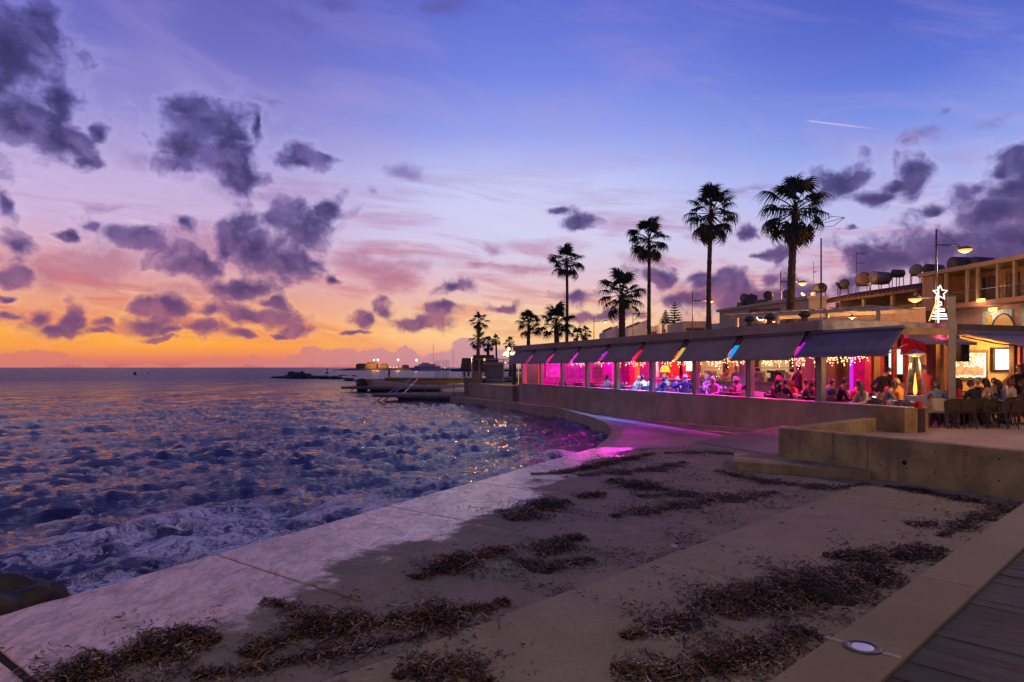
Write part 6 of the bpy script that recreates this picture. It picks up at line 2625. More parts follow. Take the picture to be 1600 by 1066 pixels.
# entrance porch with bright lamps at the far corner of the restaurant
t = thing('entrance_porch', 'lit entrance porch at the far end of the restaurant', 'porch', at(803, 50, 1.52))
x0, x1 = at(797, 50).x, at(813, 50).x
b = MB()
b.box(x0, x1, 49.6, 51.5, hz(562, 50), hz(555, 50))
b.build('canopy', mat('porch_canopy', (.5, .5, .62), .7), t, world=True)
b = MB()
b.box(x0 + .15, x0 + .45, 50, 50.3, 1.523, hz(562, 50) - .002)
b.build('post', M_fit, t, world=True)
b = MB()
b.box(x0 + .6, x1 - .1, 51.2, 51.3, 1.523, hz(562, 50) - .002)
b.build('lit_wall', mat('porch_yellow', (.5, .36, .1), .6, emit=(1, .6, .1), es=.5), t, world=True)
lamp('porch_lamp', 'POINT', Vector((x0 - .4, 50.4, 3.2)) - t.location, ORANGE, 60, .1, t)
R = random.Random(3)
t = thing('globe_cluster', 'cluster of bright globe lights above the entrance porch', 'lights', at(800, 53, hz(556, 53)))
for i in range(11):
    px, py = R.uniform(787, 813), R.uniform(545, 556)
    p = at(px, 53, hz(py, 53))
    b = MB()
    b.ball(p, .12 * R.uniform(.6, 1.2), 8, 6)
    b.build('globe', glow('globe_%d' % i, (1, .75, .35), 3), t, world=True)
    b = MB()
    b.tube([p + Vector((0, 0, -.1)), Vector((at(800, 53).x, 53, hz(562, 53)))], .015, 4)
    b.build('stem', M_fit, t, world=True)
lamp('globe_lamp', 'POINT', (0, -.3, .2), ORANGE, 60, .4, t)
# assumed lamp posts, added to light the mole and the far palms
t = thing('bollard_lamp', 'amber lamp post beside the far palm trunks', 'lamp', at(757, 72, 1.2))
b = MB()
b.tube([(0, 0, 0), (0, 0, 2.3)], .05, 8)
b.build('post', M_lpole, t)
b = MB()
b.ball((0, 0, 2.42), .13, 10, 7)
b.build('globe', glow('bollard_globe', (1, .5, .12), 2), t)
lamp('bollard_light', 'POINT', (-.3, .4, 2.5), ORANGE, 380, .2, t)
t = thing('bollard_lamp', 'amber lamp post at the landward end of the mole', 'lamp', at(737, 99, .6))  # second assumed post, gives the mole its yellow light
b = MB()
b.tube([(0, 0, 0), (0, 0, 3.4)], .05, 8)
b.build('post', M_lpole, t)
b = MB()
b.ball((0, 0, 3.5), .12, 10, 7)
b.build('globe', MATS['bollard_globe'], t)
lamp('bollard_light', 'POINT', (-.4, -.4, 3.4), (1, .62, .16), 520, .2, t)

# ------------------------------------------------------------------ rocks offshore, breakwater, harbour
t = thing('rock_reef', 'long dark reef of boulders breaking the sea', 'rocks', at(480, 180, 0))
R = random.Random(12)
for i in range(34):
    u = i / 33
    px = 428 + 112 * u ** .92
    h = (.7 + 1.15 * math.exp(-((u - .28) / .16) ** 2) + .45 * math.exp(-((u - .5) / .15) ** 2)) * R.uniform(.6, 1.2) * .62 * (1 if .05 < u < .86 else .35)
    p = at(px + R.uniform(-2, 2), 178 - 14 * u + R.uniform(-3, 3))
    b = MB()
    rock_mesh(b, (p.x, p.y, .05), (R.uniform(.9, 1.9), 1.4, h), 100 + i, .42)
    b.build('boulder', M_rock, t, world=True)
for i, (px, py, w, h, lab) in enumerate(((519, 590, 2.2, .35, 'low flat rock awash right of the reef'), (536, 587, 1.6, .3, 'small rock awash beyond the low flat one'), (553, 588, 1.0, .3, 'little rock between the reef and the mole'), (548, 595.5, 1.6, .3, 'flat rock awash before the farther platform'))):
    p = ground(px, py, 0)
    b = MB()
    rock_mesh(b, (0, 0, 0), (w, w * .7, h), 140 + i, .3)
    o = b.build('rock', M_rock)
    o.location = p
    tag(o, lab, 'rock', 'rocks awash')
p = at(565, 82)
b = MB()
rock_mesh(b, (0, 0, 0), (.72, .7, .85), 155, .3)
o = b.build('rock', M_rock)
o.location = (p.x, p.y, .55)
tag(o, 'dark rounded boulder sitting on the farther platform', 'rock')
# surf under platforms
# breakwater
M_bw = mat('breakwater_rock', (.04, .035, .035), .9)
b = MB()
vs, fs = [], []
n = 40
for i in range(n + 1):
    px = 519 + (760 - 519) * i / n
    p = at(px, 610)
    h = (1.3 + .8 * R.random()) * min(1, i / 6 + .15)
    vs += [(p.x, 606, -.5), (p.x, 612, h), (p.x, 640, h), (p.x, 646, -.5)]
fs = [(i * 4 + k, (i + 1) * 4 + k, (i + 1) * 4 + k + 1, i * 4 + k + 1) for i in range(n) for k in range(3)]
b.add(vs, fs)
tag(b.build('breakwater', M_bw), 'long low rock breakwater on the horizon', kind='structure')
M_hut = mat('harbour_ochre', (.42, .26, .08), .8)
for px0, px1, y0, d, m_, lab in ((556, 570, 568, 620, M_bw, 'dark harbour hut, left of the amber ones'), (571, 588, 566, 622, M_hut, 'amber-lit harbour hut, the larger one'), (594, 604, 568, 624, M_hut, 'small amber-lit harbour hut'), (628, 637, 570, 618, M_bw, 'low dark shed left of the yacht')):
    p0, p1 = at(px0, d), at(px1, d)
    h = hz(y0, d)
    t = thing('harbour_hut', lab, 'hut', (p0.x, p0.y, 0), 0, 'huts on the breakwater')
    w = p1.x - p0.x
    b = MB()
    b.prism([(0, 0), (w, 0), (w, 8), (0, 8)], .5, h * .82)
    b.build('wall', m_, t)
    b = MB()
    b.add([(-.2, -.2, h * .82), (w + .2, -.2, h * .82), (w + .2, 8, h * .82), (-.2, 8, h * .82), (w * .2, 3, h), (w * .85, 3, h)], [(0, 1, 5, 4), (1, 2, 5), (2, 3, 4, 5), (3, 0, 4)])
    b.build('roof', m_, t)
for i, (px, py) in enumerate(((584.5, 562.5), (590.5, 562.5), (622, 562.5), (651, 563))):
    d = 615
    p = at(px, d)
    t = thing('flood_light', ['harbour floodlight, leftmost of the close pair', 'harbour floodlight, brighter one of the close pair', 'lone harbour floodlight between huts and yacht', 'harbour floodlight above the stern of the yacht'][i], 'floodlight', (p.x, p.y, 1), 0, 'harbour floodlights')
    z = hz(py, d) - 1
    b = MB()
    b.tube([(0, 0, 0), (0, 0, z)], .2, 6)
    b.build('mast', M_bw, t)
    b = MB()
    b.ball((0, 0, z), (1.0, .5, 1.0) if i else (.7, .4, .7), 12, 8)
    b.build('lamp_face', glow('flood_%d' % i, (1, .86, .5), 3), t)
    lamp('flood_lamp', 'POINT', (0, -2, z - 1), ORANGE, 4000, 1, t)
for px, py in ((610, 574), (615, 574.5), (620, 574), (695, 575)):
    p = at(px, 604)
    b = MB()
    b.ball((0, 0, 0), .35, 8, 6)
    o = b.build('quay_light', glow('quay_%d' % px, (1, .6, .2), 4))
    o.location = (p.x, p.y, hz(py, 604))
    tag(o, 'small warm quay light low on the breakwater', 'light', 'quay lights')
# yacht
d = 560
p = at(640, d)
M_hull = mat('yacht_white', (.34, .33, .40), .4, 0, .05)
t = thing('motor_yacht', 'long pale three-deck motor yacht moored at the breakwater', 'yacht', (p.x, p.y, 0))
Ly = at(689, d).x - p.x


def hullsec(b, L0, L1, z0, z1, w, rake):
    n = 14
    vs = []
    for zz, k in ((z0, 0), (z1, 1)):
        for i in range(n + 1):
            u = i / n
            x = L0 + (L1 - L0) * u + (rake * (1 - u) * -k)
            hw = w * min(1, (u * 3.2) ** .6 if u < .31 else 1)
            vs.append((x, -hw, zz))
        for i in range(n, -1, -1):
            u = i / n
            x = L0 + (L1 - L0) * u + (rake * (1 - u) * -k)
            hw = w * min(1, (u * 3.2) ** .6 if u < .31 else 1)
            vs.append((x, hw, zz))
    m = 2 * (n + 1)
    fs = [tuple(range(m))[::-1], tuple(range(m, 2 * m))] + [(i, (i + 1) % m, (i + 1) % m + m, i + m) for i in range(m)]
    b.add(vs, fs)


b = MB()
hullsec(b, 2, Ly, .0, 2.3, 3.2, 3)
b.build('hull', M_hull, t)
for L0, L1, z0, z1, w in ((Ly * .12, Ly * .98, 2.301, 3.9, 2.8), (Ly * .26, Ly * .84, 4.0, 5.4, 2.5), (Ly * .36, Ly * .62, 5.5, 6.5, 2.0)):
    b = MB()
    hullsec(b, L0, L1, z0, z1, w, -1.2)
    sp_ = b.build('superstructure', M_hull, t)
    b = MB()
    b.box(L0 + 1.5, L1 - 1.2, -w - .05, -w + .1, z0 + .5, z0 + .95)
    b.build('window_band', M_dkwin, sp_)
b = MB()
b.tube([(Ly * .42, 0, 6.5), (Ly * .44, 0, 8.2)], .15, 6)
b.build('radar_mast', M_hull, t)
# sailing masts
for px, y0, d, lab in ((677, 538, 600, 'tall bare yacht mast right of the motor yacht'), (708, 547, 600, 'shorter bare yacht mast near the fort')):
    p = at(px, d)
    t = thing('sailing_boat', lab, 'sailing boat', (p.x, p.y, 0), 0, 'sailing boats in the harbour')
    b = MB()
    hullsec(b, -4, 5, .3, 1.6, 1.4, 1)
    b.build('hull', M_hull, t)
    b = MB()
    b.tube([(0, 0, 1.6), (0, 0, hz(y0, d))], [.14, .09], 6)
    b.build('mast', M_bw, t)
    for x in (-4, 5):
        b = MB()
        b.tube([(x, 0, 1.6), (0, 0, hz(y0, d) * .95)], .035, 4)
        b.build('stay', M_bw, t)
    b = MB()
    b.tube([(0, 0, 2.6), (-3.6, 0, 2.7)], .12, 5)
    b.build('boom', M_bw, t)
# fort
d = 470
M_fort = mat('fort_stone', (.17, .12, .09), .9, 0, .2, .1)
p = at(719, d)
t = thing('stone_fort', 'squat square harbour fort on the horizon behind the palms', 'fort', (p.x, p.y, 0))
w1 = at(778, d).x - p.x
b = MB()
b.add([(0, 0, 0), (w1, 0, 0), (w1, 22, 0), (0, 22, 0), (1.2, .8, hz(559.5, d)), (w1, .8, hz(559.5, d)), (w1, 21, hz(559.5, d)), (1.2, 21, hz(559.5, d))], [(3, 2, 1, 0), (4, 5, 6, 7), (0, 1, 5, 4), (1, 2, 6, 5), (2, 3, 7, 6), (3, 0, 4, 7)])
b.build('keep', M_fort, t)
b = MB()
x0 = at(739, d).x - p.x
b.box(x0, w1 - 3, 3, 18, hz(559.5, d) + .002, hz(554.5, d))
b.build('upper_keep', M_fort, t)
b = MB()
b.prism([(-6, -2), (30, -2), (60, 30), (-6, 30)], -.5, 1.2)
b.build('quay', M_bw, t)
# buoys
for px, py, r, lab in ((211, 586, .45, 'dark round buoy floating on the open sea'), (232, 584, .22, 'tiny buoy right of the dark round one')):
    p = ground(px, py, 0)
    t = thing('buoy', lab, 'buoy', (p.x, p.y, 0))
    b = MB()
    b.lathe([(.001, -.4), (r * 1.2, -.2), (r * 1.3, .3), (r, r * 1.6), (r * .5, r * 2.4), (.001, r * 2.6)], 14)
    b.build('float', mat('buoy_%d' % px, (.10, .03, .04), .5), t, smooth=True)
    b = MB()
    b.tube([(0, 0, r * 2.5), (0, 0, r * 3.4)], .04, 5)
    b.build('staff', M_fit, t)
p = ground(511, 580, 0)
p = at(511, 300, 0)
t = thing('channel_marker', 'thin channel marker standing in the sea beyond the reef', 'marker', (p.x, p.y, 0))
b = MB()
b.lathe([(.8, 0), (.6, .5), (.2, .7), (.18, 1.9), (.001, 2.0)], 10)
b.build('post', M_bw, t)
b = MB()
b.ball((0, 0, 2.1), .3, 8, 6)
b.build('topmark', M_bw, t)


# ------------------------------------------------------------------ people: one skinned body mesh each, hair as a child
SK = [mat('skin_%d' % i, c, .55, 0, .06) for i, c in enumerate(((.50, .30, .21), (.42, .24, .16), (.30, .17, .11), (.56, .36, .28)))]
EYEM = mat('eye_dark', (.02, .015, .012), .3, var=0)


def head_mesh(b, c, yaw=0.0, nod=0.0, m_skin=0, m_eye=4):
    """head centre c; the face looks along +y"""
    Rm = Matrix.Rotation(yaw, 3, 'Z') @ Matrix.Rotation(-nod, 3, 'X')
    nu, nv = 16, 12
    vs, fs = [], []
    for j in range(nv + 1):
        ph = PI * j / nv
        for i in range(nu):
            th = 2 * PI * i / nu
            x, y, z = math.sin(ph) * math.cos(th), math.sin(ph) * math.sin(th), math.cos(ph)
            px, py, pz = x * .074, y * .094, z * .118
            if z < 0:                                   # jaw narrows to the chin
                k = 1 + z * .34
                px *= k
                py *= (1 + z * .18) if y > 0 else (1 + z * .45)
                if y > .3:
                    py += .010 * -z
            f = max(0, y) ** 6
            if abs(x) < .22 and -.32 < z < .12:         # nose
                py += .024 * f * (1 - abs(x) / .22) * (1 - abs(z + .16) / .3)
            if .0 < z < .28 and .18 < abs(x) < .6 and y > .5:   # eye sockets
                py -= .006
            if -.62 < z < -.42 and abs(x) < .35 and y > .4:     # lips
                py += .005
            vs.append(Vector(c) + Rm @ Vector((px, py, pz)))
    for j in range(nv):
        for i in range(nu):
            fs.append((j * nu + i, (j + 1) * nu + i, (j + 1) * nu + (i + 1) % nu, j * nu + (i + 1) % nu))
    b.add(vs, fs, m_skin)
    for s in (-1, 1):
        b.ball(Vector(c) + Rm @ Vector((s * .029, .083, .012)), (.010, .006, .007), 6, 4, m_eye)
        b.ball(Vector(c) + Rm @ Vector((s * .076, -.004, -.005)), (.010, .02, .03), 6, 5, m_skin)
    return Rm


def hand(b, w, d, up, m_skin=0, curl=.7):
    """palm and five fingers from the wrist w along d"""
    w, d, up = Vector(w), Vector(d).normalized(), Vector(up)
    s = d.cross(up).normalized()
    n = s.cross(d).normalized()
    p1 = w + d * .085
    b.tube([w - d * .01, w + d * .04, p1], [.024, .034, .028], 6, m_skin)
    for k, (o, L) in enumerate(((-.026, .068), (-.009, .078), (.009, .074), (.025, .058))):
        a0 = p1 + s * o - d * .008
        a1 = a0 + d * L * .5 - n * L * .15 * curl
        a2 = a1 + d * L * .30 - n * L * .40 * curl
        b.tube([a0, a1, a2], [.0095, .009, .007], 5, m_skin)
    t0 = w + d * .03 - s * .026
    b.tube([t0, t0 + d * .03 - s * .022, t0 + d * .058 - s * .020 - n * .012], [.011, .010, .008], 5, m_skin)


def body(name, J, E, Rd, part_of, head, nod=0.0, yaw=0.0, wrists=(), curl=.7):
    """skin the skeleton J/E with radii Rd, classify faces by nearest bone, then add head and hands"""
    names = list(J)
    me = bpy.data.meshes.new('skeleton')
    me.from_pydata([J[n] for n in names], [(names.index(a), names.index(c)) for a, c in E], [])
    o = bpy.data.objects.new('skeleton', me)
    COL.objects.link(o)
    md = o.modifiers.new('skin', 'SKIN')
    md.use_smooth_shade = True
    for i, n in enumerate(names):
        r = Rd[n]
        me.skin_vertices[0].data[i].radius = r if isinstance(r, tuple) else (r, r)
        me.skin_vertices[0].data[i].use_root = (n == 'pelvis')
    sd = o.modifiers.new('sub', 'SUBSURF')
    sd.levels = sd.render_levels = 1
    bpy.context.view_layer.update()
    ev = o.evaluated_get(bpy.context.evaluated_depsgraph_get())
    m2 = bpy.data.meshes.new_from_object(ev)
    b = MB()
    vs = [v.co.copy() for v in m2.vertices]
    mid = {}
    segs = [(Vector(J[a]), Vector(J[c]), part_of[(a, c)]) for a, c in E]
    fs, mi = [], []
    for f in m2.polygons:
        c = f.center
        best, bp = 1e9, 1
        for A, B, pt in segs:
            ab = B - A
            t = max(0, min(1, (c - A).dot(ab) / max(ab.length_squared, 1e-9)))
            d_ = (A + ab * t - c).length
            if d_ < best:
                best, bp = d_, pt
        fs.append(tuple(f.vertices))
        mi.append(bp)
    b.v, b.f, b.mi = [tuple(v) for v in vs], fs, mi
    head_mesh(b, head, yaw, nod)
    for w, d, up in wrists:
        hand(b, w, d, up, 0, curl)
    bpy.data.objects.remove(o)
    out = b.mesh(name, [SK[0], M_white, M_black, M_black, EYEM], True)
    return out


def skeleton(seated=True, lean=0.0, arms='table', spread=.0, twist=0.0, twalk=0.0):
    J, Rd = {}, {}
    if seated:
        hz_ = .50
        J['pelvis'] = (0, 0, hz_)
        top = lambda y, z: (0, y + math.sin(lean) * (z - hz_), hz_ + math.cos(lean) * (z - hz_))
        J['waist'] = top(-.01, .68)
        J['chest'] = top(.01, .90)
        J['neck'] = top(.01, 1.075)
        J['skull'] = top(.03, 1.16)
        for s, n in ((-1, 'l'), (1, 'r')):
            J['hip' + n] = (s * .095, .04, hz_ - .01)
            J['knee' + n] = (s * (.11 + spread), .45, hz_ + .02)
            J['ankle' + n] = (s * (.11 + spread), .40 + .05 * s, .09)
            J['toe' + n] = (s * (.12 + spread), .55 + .05 * s, .04)
    else:
        hz_ = .93
        J['pelvis'] = (0, 0, hz_)
        top = lambda y, z: (0, y + math.sin(lean) * (z - hz_), hz_ + math.cos(lean) * (z - hz_))
        J['waist'] = top(0, 1.10)
        J['chest'] = top(.01, 1.32)
        J['neck'] = top(.0, 1.49)
        J['skull'] = top(.02, 1.575)
        for s, n in ((-1, 'l'), (1, 'r')):
            st_ = twalk * s
            J['hip' + n] = (s * .095, 0, hz_ - .03)
            J['knee' + n] = (s * .10, .03 + st_ * .5, .50)
            J['ankle' + n] = (s * .105, -.02 + st_, .09)
            J['toe' + n] = (s * .13, .13 + st_, .035)
    ch = Vector(J['chest'])
    Rt = Matrix.Rotation(-lean, 3, 'X')
    sh = {}
    for s, n in ((-1, 'l'), (1, 'r')):
        J['clav' + n] = tuple(ch + Rt @ Vector((s * .10, .0, .10)))
        S = ch + Rt @ Vector((s * .185, -.01, .085))
        J['shoulder' + n] = tuple(S)
        mode = arms if isinstance(arms, str) else arms[0 if s < 0 else 1]
        if mode == 'table':
            el_, wr = S + Vector((s * .06, .10, -.27)), S + Vector((-s * .03, .33, -.30))
        elif mode == 'chin':
            el_, wr = S + Vector((s * .02, .22, -.24)), S + Vector((-s * .10, .23, .0))
        elif mode == 'lap':
            el_, wr = S + Vector((s * .07, -.02, -.29)), S + Vector((-s * .05, .20, -.40))
        elif mode == 'down':
            el_, wr = S + Vector((s * .06, -.03, -.29)), S + Vector((s * .07, .06, -.54))
        elif mode == 'hip':
            el_, wr = S + Vector((s * .20, -.10, -.24)), S + Vector((s * .04, .0, -.42))
        elif mode == 'reach':
            el_, wr = S + Vector((s * .05, .18, -.22)), S + Vector((-s * .02, .42, -.20))
        elif mode == 'phone':
            el_, wr = S + Vector((s * .06, .03, -.28)), S + Vector((-s * .07, .26, -.14))
        elif mode == 'over':
            el_, wr = S + Vector((s * .24, .02, -.12)), S + Vector((s * .38, .18, -.20))
        J['elbow' + n], J['wrist' + n] = tuple(el_), tuple(wr)
    Rd.update(pelvis=(.145, .115), waist=(.125, .10), chest=(.145, .108), neck=.055, skull=.058)
    for n in 'lr':
        Rd.update({'hip' + n: .095, 'knee' + n: .062, 'ankle' + n: .042, 'toe' + n: .036, 'clav' + n: .072, 'shoulder' + n: .064, 'elbow' + n: .044, 'wrist' + n: .030})
    E, pt = [], {}

    def e(a, c, p):
        E.append((a, c))
        pt[(a, c)] = p
    e('pelvis', 'waist', 1)
    e('waist', 'chest', 1)
    e('chest', 'neck', 1)
    e('neck', 'skull', 0)
    for n in 'lr':
        e('chest', 'clav' + n, 1)
        e('clav' + n, 'shoulder' + n, 1)
        e('shoulder' + n, 'elbow' + n, 1)
        e('elbow' + n, 'wrist' + n, 1)
        e('pelvis', 'hip' + n, 2)
        e('hip' + n, 'knee' + n, 2)
        e('knee' + n, 'ankle' + n, 2)
        e('ankle' + n, 'toe' + n, 3)
    hd = Vector(J['skull']) + Rt @ Vector((0, .028, .075))
    wr = []
    for n in 'lr':
        d = Vector(J['wrist' + n]) - Vector(J['elbow' + n])
        wr.append((J['wrist' + n], d, Vector((0, .2, 1)) if abs(d.normalized().z) < .8 else Vector((0, 1, 0))))
    return J, E, Rd, pt, hd, wr


POSES = {}
for nm, kw, nod, yaw in (('eat', dict(lean=.22, arms='table'), .25, 0), ('talk', dict(lean=.08, arms=('table', 'chin')), 0, .5), ('rest', dict(lean=-.06, arms='lap', spread=.03), 0, -.4), ('phone', dict(lean=.16, arms='phone'), .45, 0),
                        ('over', dict(lean=.02, arms=('over', 'table')), .05, .6), ('hunch', dict(lean=.38, arms='table'), .35, .2),
                        ('stand', dict(seated=False, arms='down'), .05, 0), ('serve', dict(seated=False, lean=.10, arms='reach', twalk=.06), .35, 0), ('bend', dict(seated=False, lean=.42, arms=('hip', 'hip'), twalk=.05), .45, 0), ('walk', dict(seated=False, lean=.04, arms='down', twalk=.22), 0, 0)):
    J, E, Rd, pt, hd, wr = skeleton(**kw)
    lean = kw.get('lean', 0)
    POSES[nm] = (body('person_' + nm, J, E, Rd, pt, hd, nod + lean * .3, yaw, wr), hd, nod + lean * .3, yaw)


def hair_mesh(style, hd, nod, yaw, m_):
    Rm = Matrix.Rotation(yaw, 3, 'Z') @ Matrix.Rotation(-nod, 3, 'X')
    b = MB()
    nu, nv = 18, 12
    R = random.Random(len(style))
    vs, fs = [], []
    cut = {'short': .62, 'bob': .80, 'long': .80, 'bun': .66, 'thin': .48}[style]
    for j in range(nv + 1):
        for i in range(nu):
            th = 2 * PI * i / nu
            x, y = math.cos(th), math.sin(th)
            face = max(0, y) ** 1.5
            lim = PI * (cut - face * (cut - .33))
            ph = lim * j / nv
            q = 1.0 + R.uniform(-.025, .035)
            px, py, pz = math.sin(ph) * x * .086 * q, math.sin(ph) * y * .104 * q - .006, math.cos(ph) * .130 * q
            vs.append([px, py, pz])
    for j in range(nv):
        for i in range(nu):
            fs.append((j * nu + i, (j + 1) * nu + i, (j + 1) * nu + (i + 1) % nu, j * nu + (i + 1) % nu))
    b.add([Vector(hd) + Rm @ Vector(v) for v in vs], fs)
    if style in ('long', 'bob'):
        L = .36 if style == 'long' else .17
        nl, na = 7, 15
        vs, fs = [], []
        for side in (1.0, .80):
            for j in range(nl + 1):
                u = j / nl
                for i in range(na):
                    a = math.radians(-20 - 140 * 0 + (200 + 20) * 0) + math.radians(170 + (370 - 170) * i / (na - 1))
                    r = (1 + .22 * math.sin(PI * min(1, u * 1.1)) - .15 * u) * side * (1 + .05 * math.sin(i * 2.3))
                    vs.append((math.cos(a) * .088 * r, math.sin(a) * .102 * r - .01 - .02 * u, .03 - L * u + .02 * math.sin(i * 1.7) * u))
        for o_ in (0, (nl + 1) * na):
            for j in range(nl):
                for i in range(na - 1):
                    fs.append((o_ + j * na + i, o_ + j * na + i + 1, o_ + (j + 1) * na + i + 1, o_ + (j + 1) * na + i))
        b.add([Vector(hd) + (Matrix.Rotation(yaw, 3, 'Z') @ Vector(v)) for v in vs], fs)
    if style == 'bun':
        b.ball(Vector(hd) + Rm @ Vector((0, -.12, .06)), .05, 10, 7)
    return b.mesh('hair_' + style, m_, True)


HAIRC = {'black': mat('hair_black', (.010, .008, .007), .45, 0, .2), 'brown': mat('hair_brown', (.045, .022, .012), .5, 0, .3), 'red': mat('hair_red', (.18, .045, .015), .5, 0, .3), 'blond': mat('hair_blond', (.42, .29, .15), .5, 0, .25),
         'grey': mat('hair_grey', (.38, .36, .35), .6, 0, .2), 'white': mat('hair_white', (.62, .58, .56), .6, 0, .15)}
CLOTH = {}
for nm, c in dict(black=(.010, .010, .012), charcoal=(.035, .035, .04), navy=(.02, .03, .085), denim=(.07, .12, .24), white=(.62, .6, .6), lightblue=(.30, .45, .62), pink=(.62, .22, .36), red=(.45, .03, .04), beige=(.48, .35, .20), orange=(.62, .26, .07),
                  grey=(.2, .2, .21), tan=(.35, .24, .13), olive=(.12, .11, .05), plum=(.12, .03, .10), cream=(.55, .48, .38), teal=(.05, .22, .24)).items():
    CLOTH[nm] = mat('cloth_' + nm, c, .85, 0, .12, 12, .3, 90)
HCACHE = {}
CHN = [0]


def person(loc, rz, pose, shirt, trousers, hair, style, label, skin=0, s=1.0, group=None):
    me, hd, nod, yaw = POSES[pose]
    o = bpy.data.objects.new('person', me)
    COL.objects.link(o)
    o.location = loc
    o.rotation_euler = (0, 0, rz)
    o.scale = (s, s, s)
    for i, m_ in enumerate((SK[skin], CLOTH[shirt], CLOTH[trousers], CLOTH['black'])):
        o.material_slots[i].link = 'OBJECT'
        o.material_slots[i].material = m_
    tag(o, label, 'person', group)
    key = (style, pose)
    if key not in HCACHE:
        HCACHE[key] = hair_mesh(style, hd, nod, yaw, HAIRC['black'])
    h = bpy.data.objects.new('hair', HCACHE[key])
    COL.objects.link(h)
    h.parent = o
    h.material_slots[0].link = 'OBJECT'
    h.material_slots[0].material = HAIRC[hair]
    return o


# ------------------------------------------------------------------ chairs and tables
M_rattan = mat('rattan', (.045, .028, .018), .7, 0, .4, 30, .8, 90)
M_chairm = mat('chair_metal', (.14, .13, .13), .4, .6, .1)
M_seat = mat('seat_fabric', (.10, .10, .11), .8, 0, .2)
M_tab = mat('table_top', (.22, .13, .07), .35, 0, .25, 3)
M_tabp = mat('table_pale', (.45, .40, .36), .35, 0, .1, 3)


def chair_proto(kind):
    mf = {'rattan': M_rattan, 'metal': M_seat, 'pale': M_tabp}[kind]
    t = thing('dining_chair', 'x', 'chair')
    b = MB()
    b.box(-.23, .23, -.2, .25, .42, .47)
    b.build('seat', mf, t, bevel=.02)
    b = MB()
    n = 8
    vs, fs = [], []
    for off in (0, .035):
        for i in range(n + 1):
            a = math.radians(205 + 130 * i / n)
            for z_, k in ((.475, .96), (.66, 1.0), (.84, 1.06)):
                vs.append((math.cos(a) * (.25 + off) * k, .04 + math.sin(a) * (.27 + off) * k, z_ - (.10 * abs(math.cos(a)) ** 3 if z_ > .8 else 0)))
    m = (n + 1) * 3
    for i in range(n):
        for k in range(2):
            a = i * 3 + k
            fs += [(a, a + 1, a + 4, a + 3), (m + a + 3, m + a + 4, m + a + 1, m + a)]
        fs += [(i * 3 + 2, m + i * 3 + 2, m + i * 3 + 5, i * 3 + 5), (i * 3, i * 3 + 3, m + i * 3 + 3, m + i * 3)]
    fs += [(0, m, m + 1, 1), (1, m + 1, m + 2, 2), (n * 3, n * 3 + 1, m + n * 3 + 1, m + n * 3), (n * 3 + 1, n * 3 + 2, m + n * 3 + 2, m + n * 3 + 1)]
    b.add(vs, fs)
    b.build('backrest', mf, t, smooth=False)
    for sx_ in (-1, 1):
        for sy_ in (-1, 1):
            b = MB()
            b.tube([(sx_ * .2, sy_ * .19 + .02, .42), (sx_ * .225, sy_ * .24 + .02, 0)], .016, 6)
            b.build('leg', M_chairm if kind != 'rattan' else M_rattan, t)
        b = MB()
        b.tube([(sx_ * .26, -.12, .66), (sx_ * .265, .12, .66), (sx_ * .25, .22, .62), (sx_ * .22, .22, .45)], .016, 6)
        b.build('armrest', M_chairm if kind != 'rattan' else M_rattan, t)
    return t


PROTO = {}
USED = set()


def chair(loc, rz, kind, label, group):
    if kind not in PROTO:
        PROTO[kind] = chair_proto(kind)
        o = PROTO[kind]
    else:
        o = copy_tree(PROTO[kind])
    o.location = loc
    o.rotation_euler = (0, 0, rz)
    return tag(o, label, 'chair', group)


def table_proto(round_, m_):
    t = thing('dining_table', 'x', 'table')
    b = MB()
    if round_:
        b.lathe([(.38, .715), (.40, .72), (.40, .745), (.38, .75)], 28)
    else:
        b.box(-.36, .36, -.36, .36, .72, .75)
    b.build('tabletop', m_, t, bevel=0 if round_ else .008)
    b = MB()
    b.tube([(0, 0, .02), (0, 0, .719)], .035, 10)
    b.build('leg', M_chairm, t, smooth=True)
    b = MB()
    b.lathe([(.24, 0), (.24, .015), (.04, .03)], 20)
    b.build('base', M_chairm, t)
    return t


TP = {}


def table(loc, rz, kind, label, group):
    if kind not in TP:
        TP[kind] = table_proto(kind == 'round', M_tab if kind != 'pale' else M_tabp)
        o = TP[kind]
    else:
        o = copy_tree(TP[kind])
    o.location = loc
    o.rotation_euler = (0, 0, rz)
    return tag(o, label, 'table', group)


b = MB()
b.lathe([(.001, 0), (.033, .002), (.005, .01), (.005, .075), (.03, .10), (.038, .14), (.032, .18), (.029, .18), (.034, .14), (.001, .09)], 12)
glass_me = b.mesh('wine_glass', mat('drinking_glass', (.55, .5, .5), .08, 0, .05, spec=.8), True)
b = MB()
b.lathe([(.001, 0), (.04, .0), (.045, .09), (.001, .09)], 10)
cup_me = b.mesh('candle_cup', glow('candle_white', (1, .9, .75), 3), True)
b = MB()
b.lathe([(.001, 0), (.13, .012), (.135, .018), (.001, .008)], 16)
plate_me = b.mesh('plate', M_white, True)


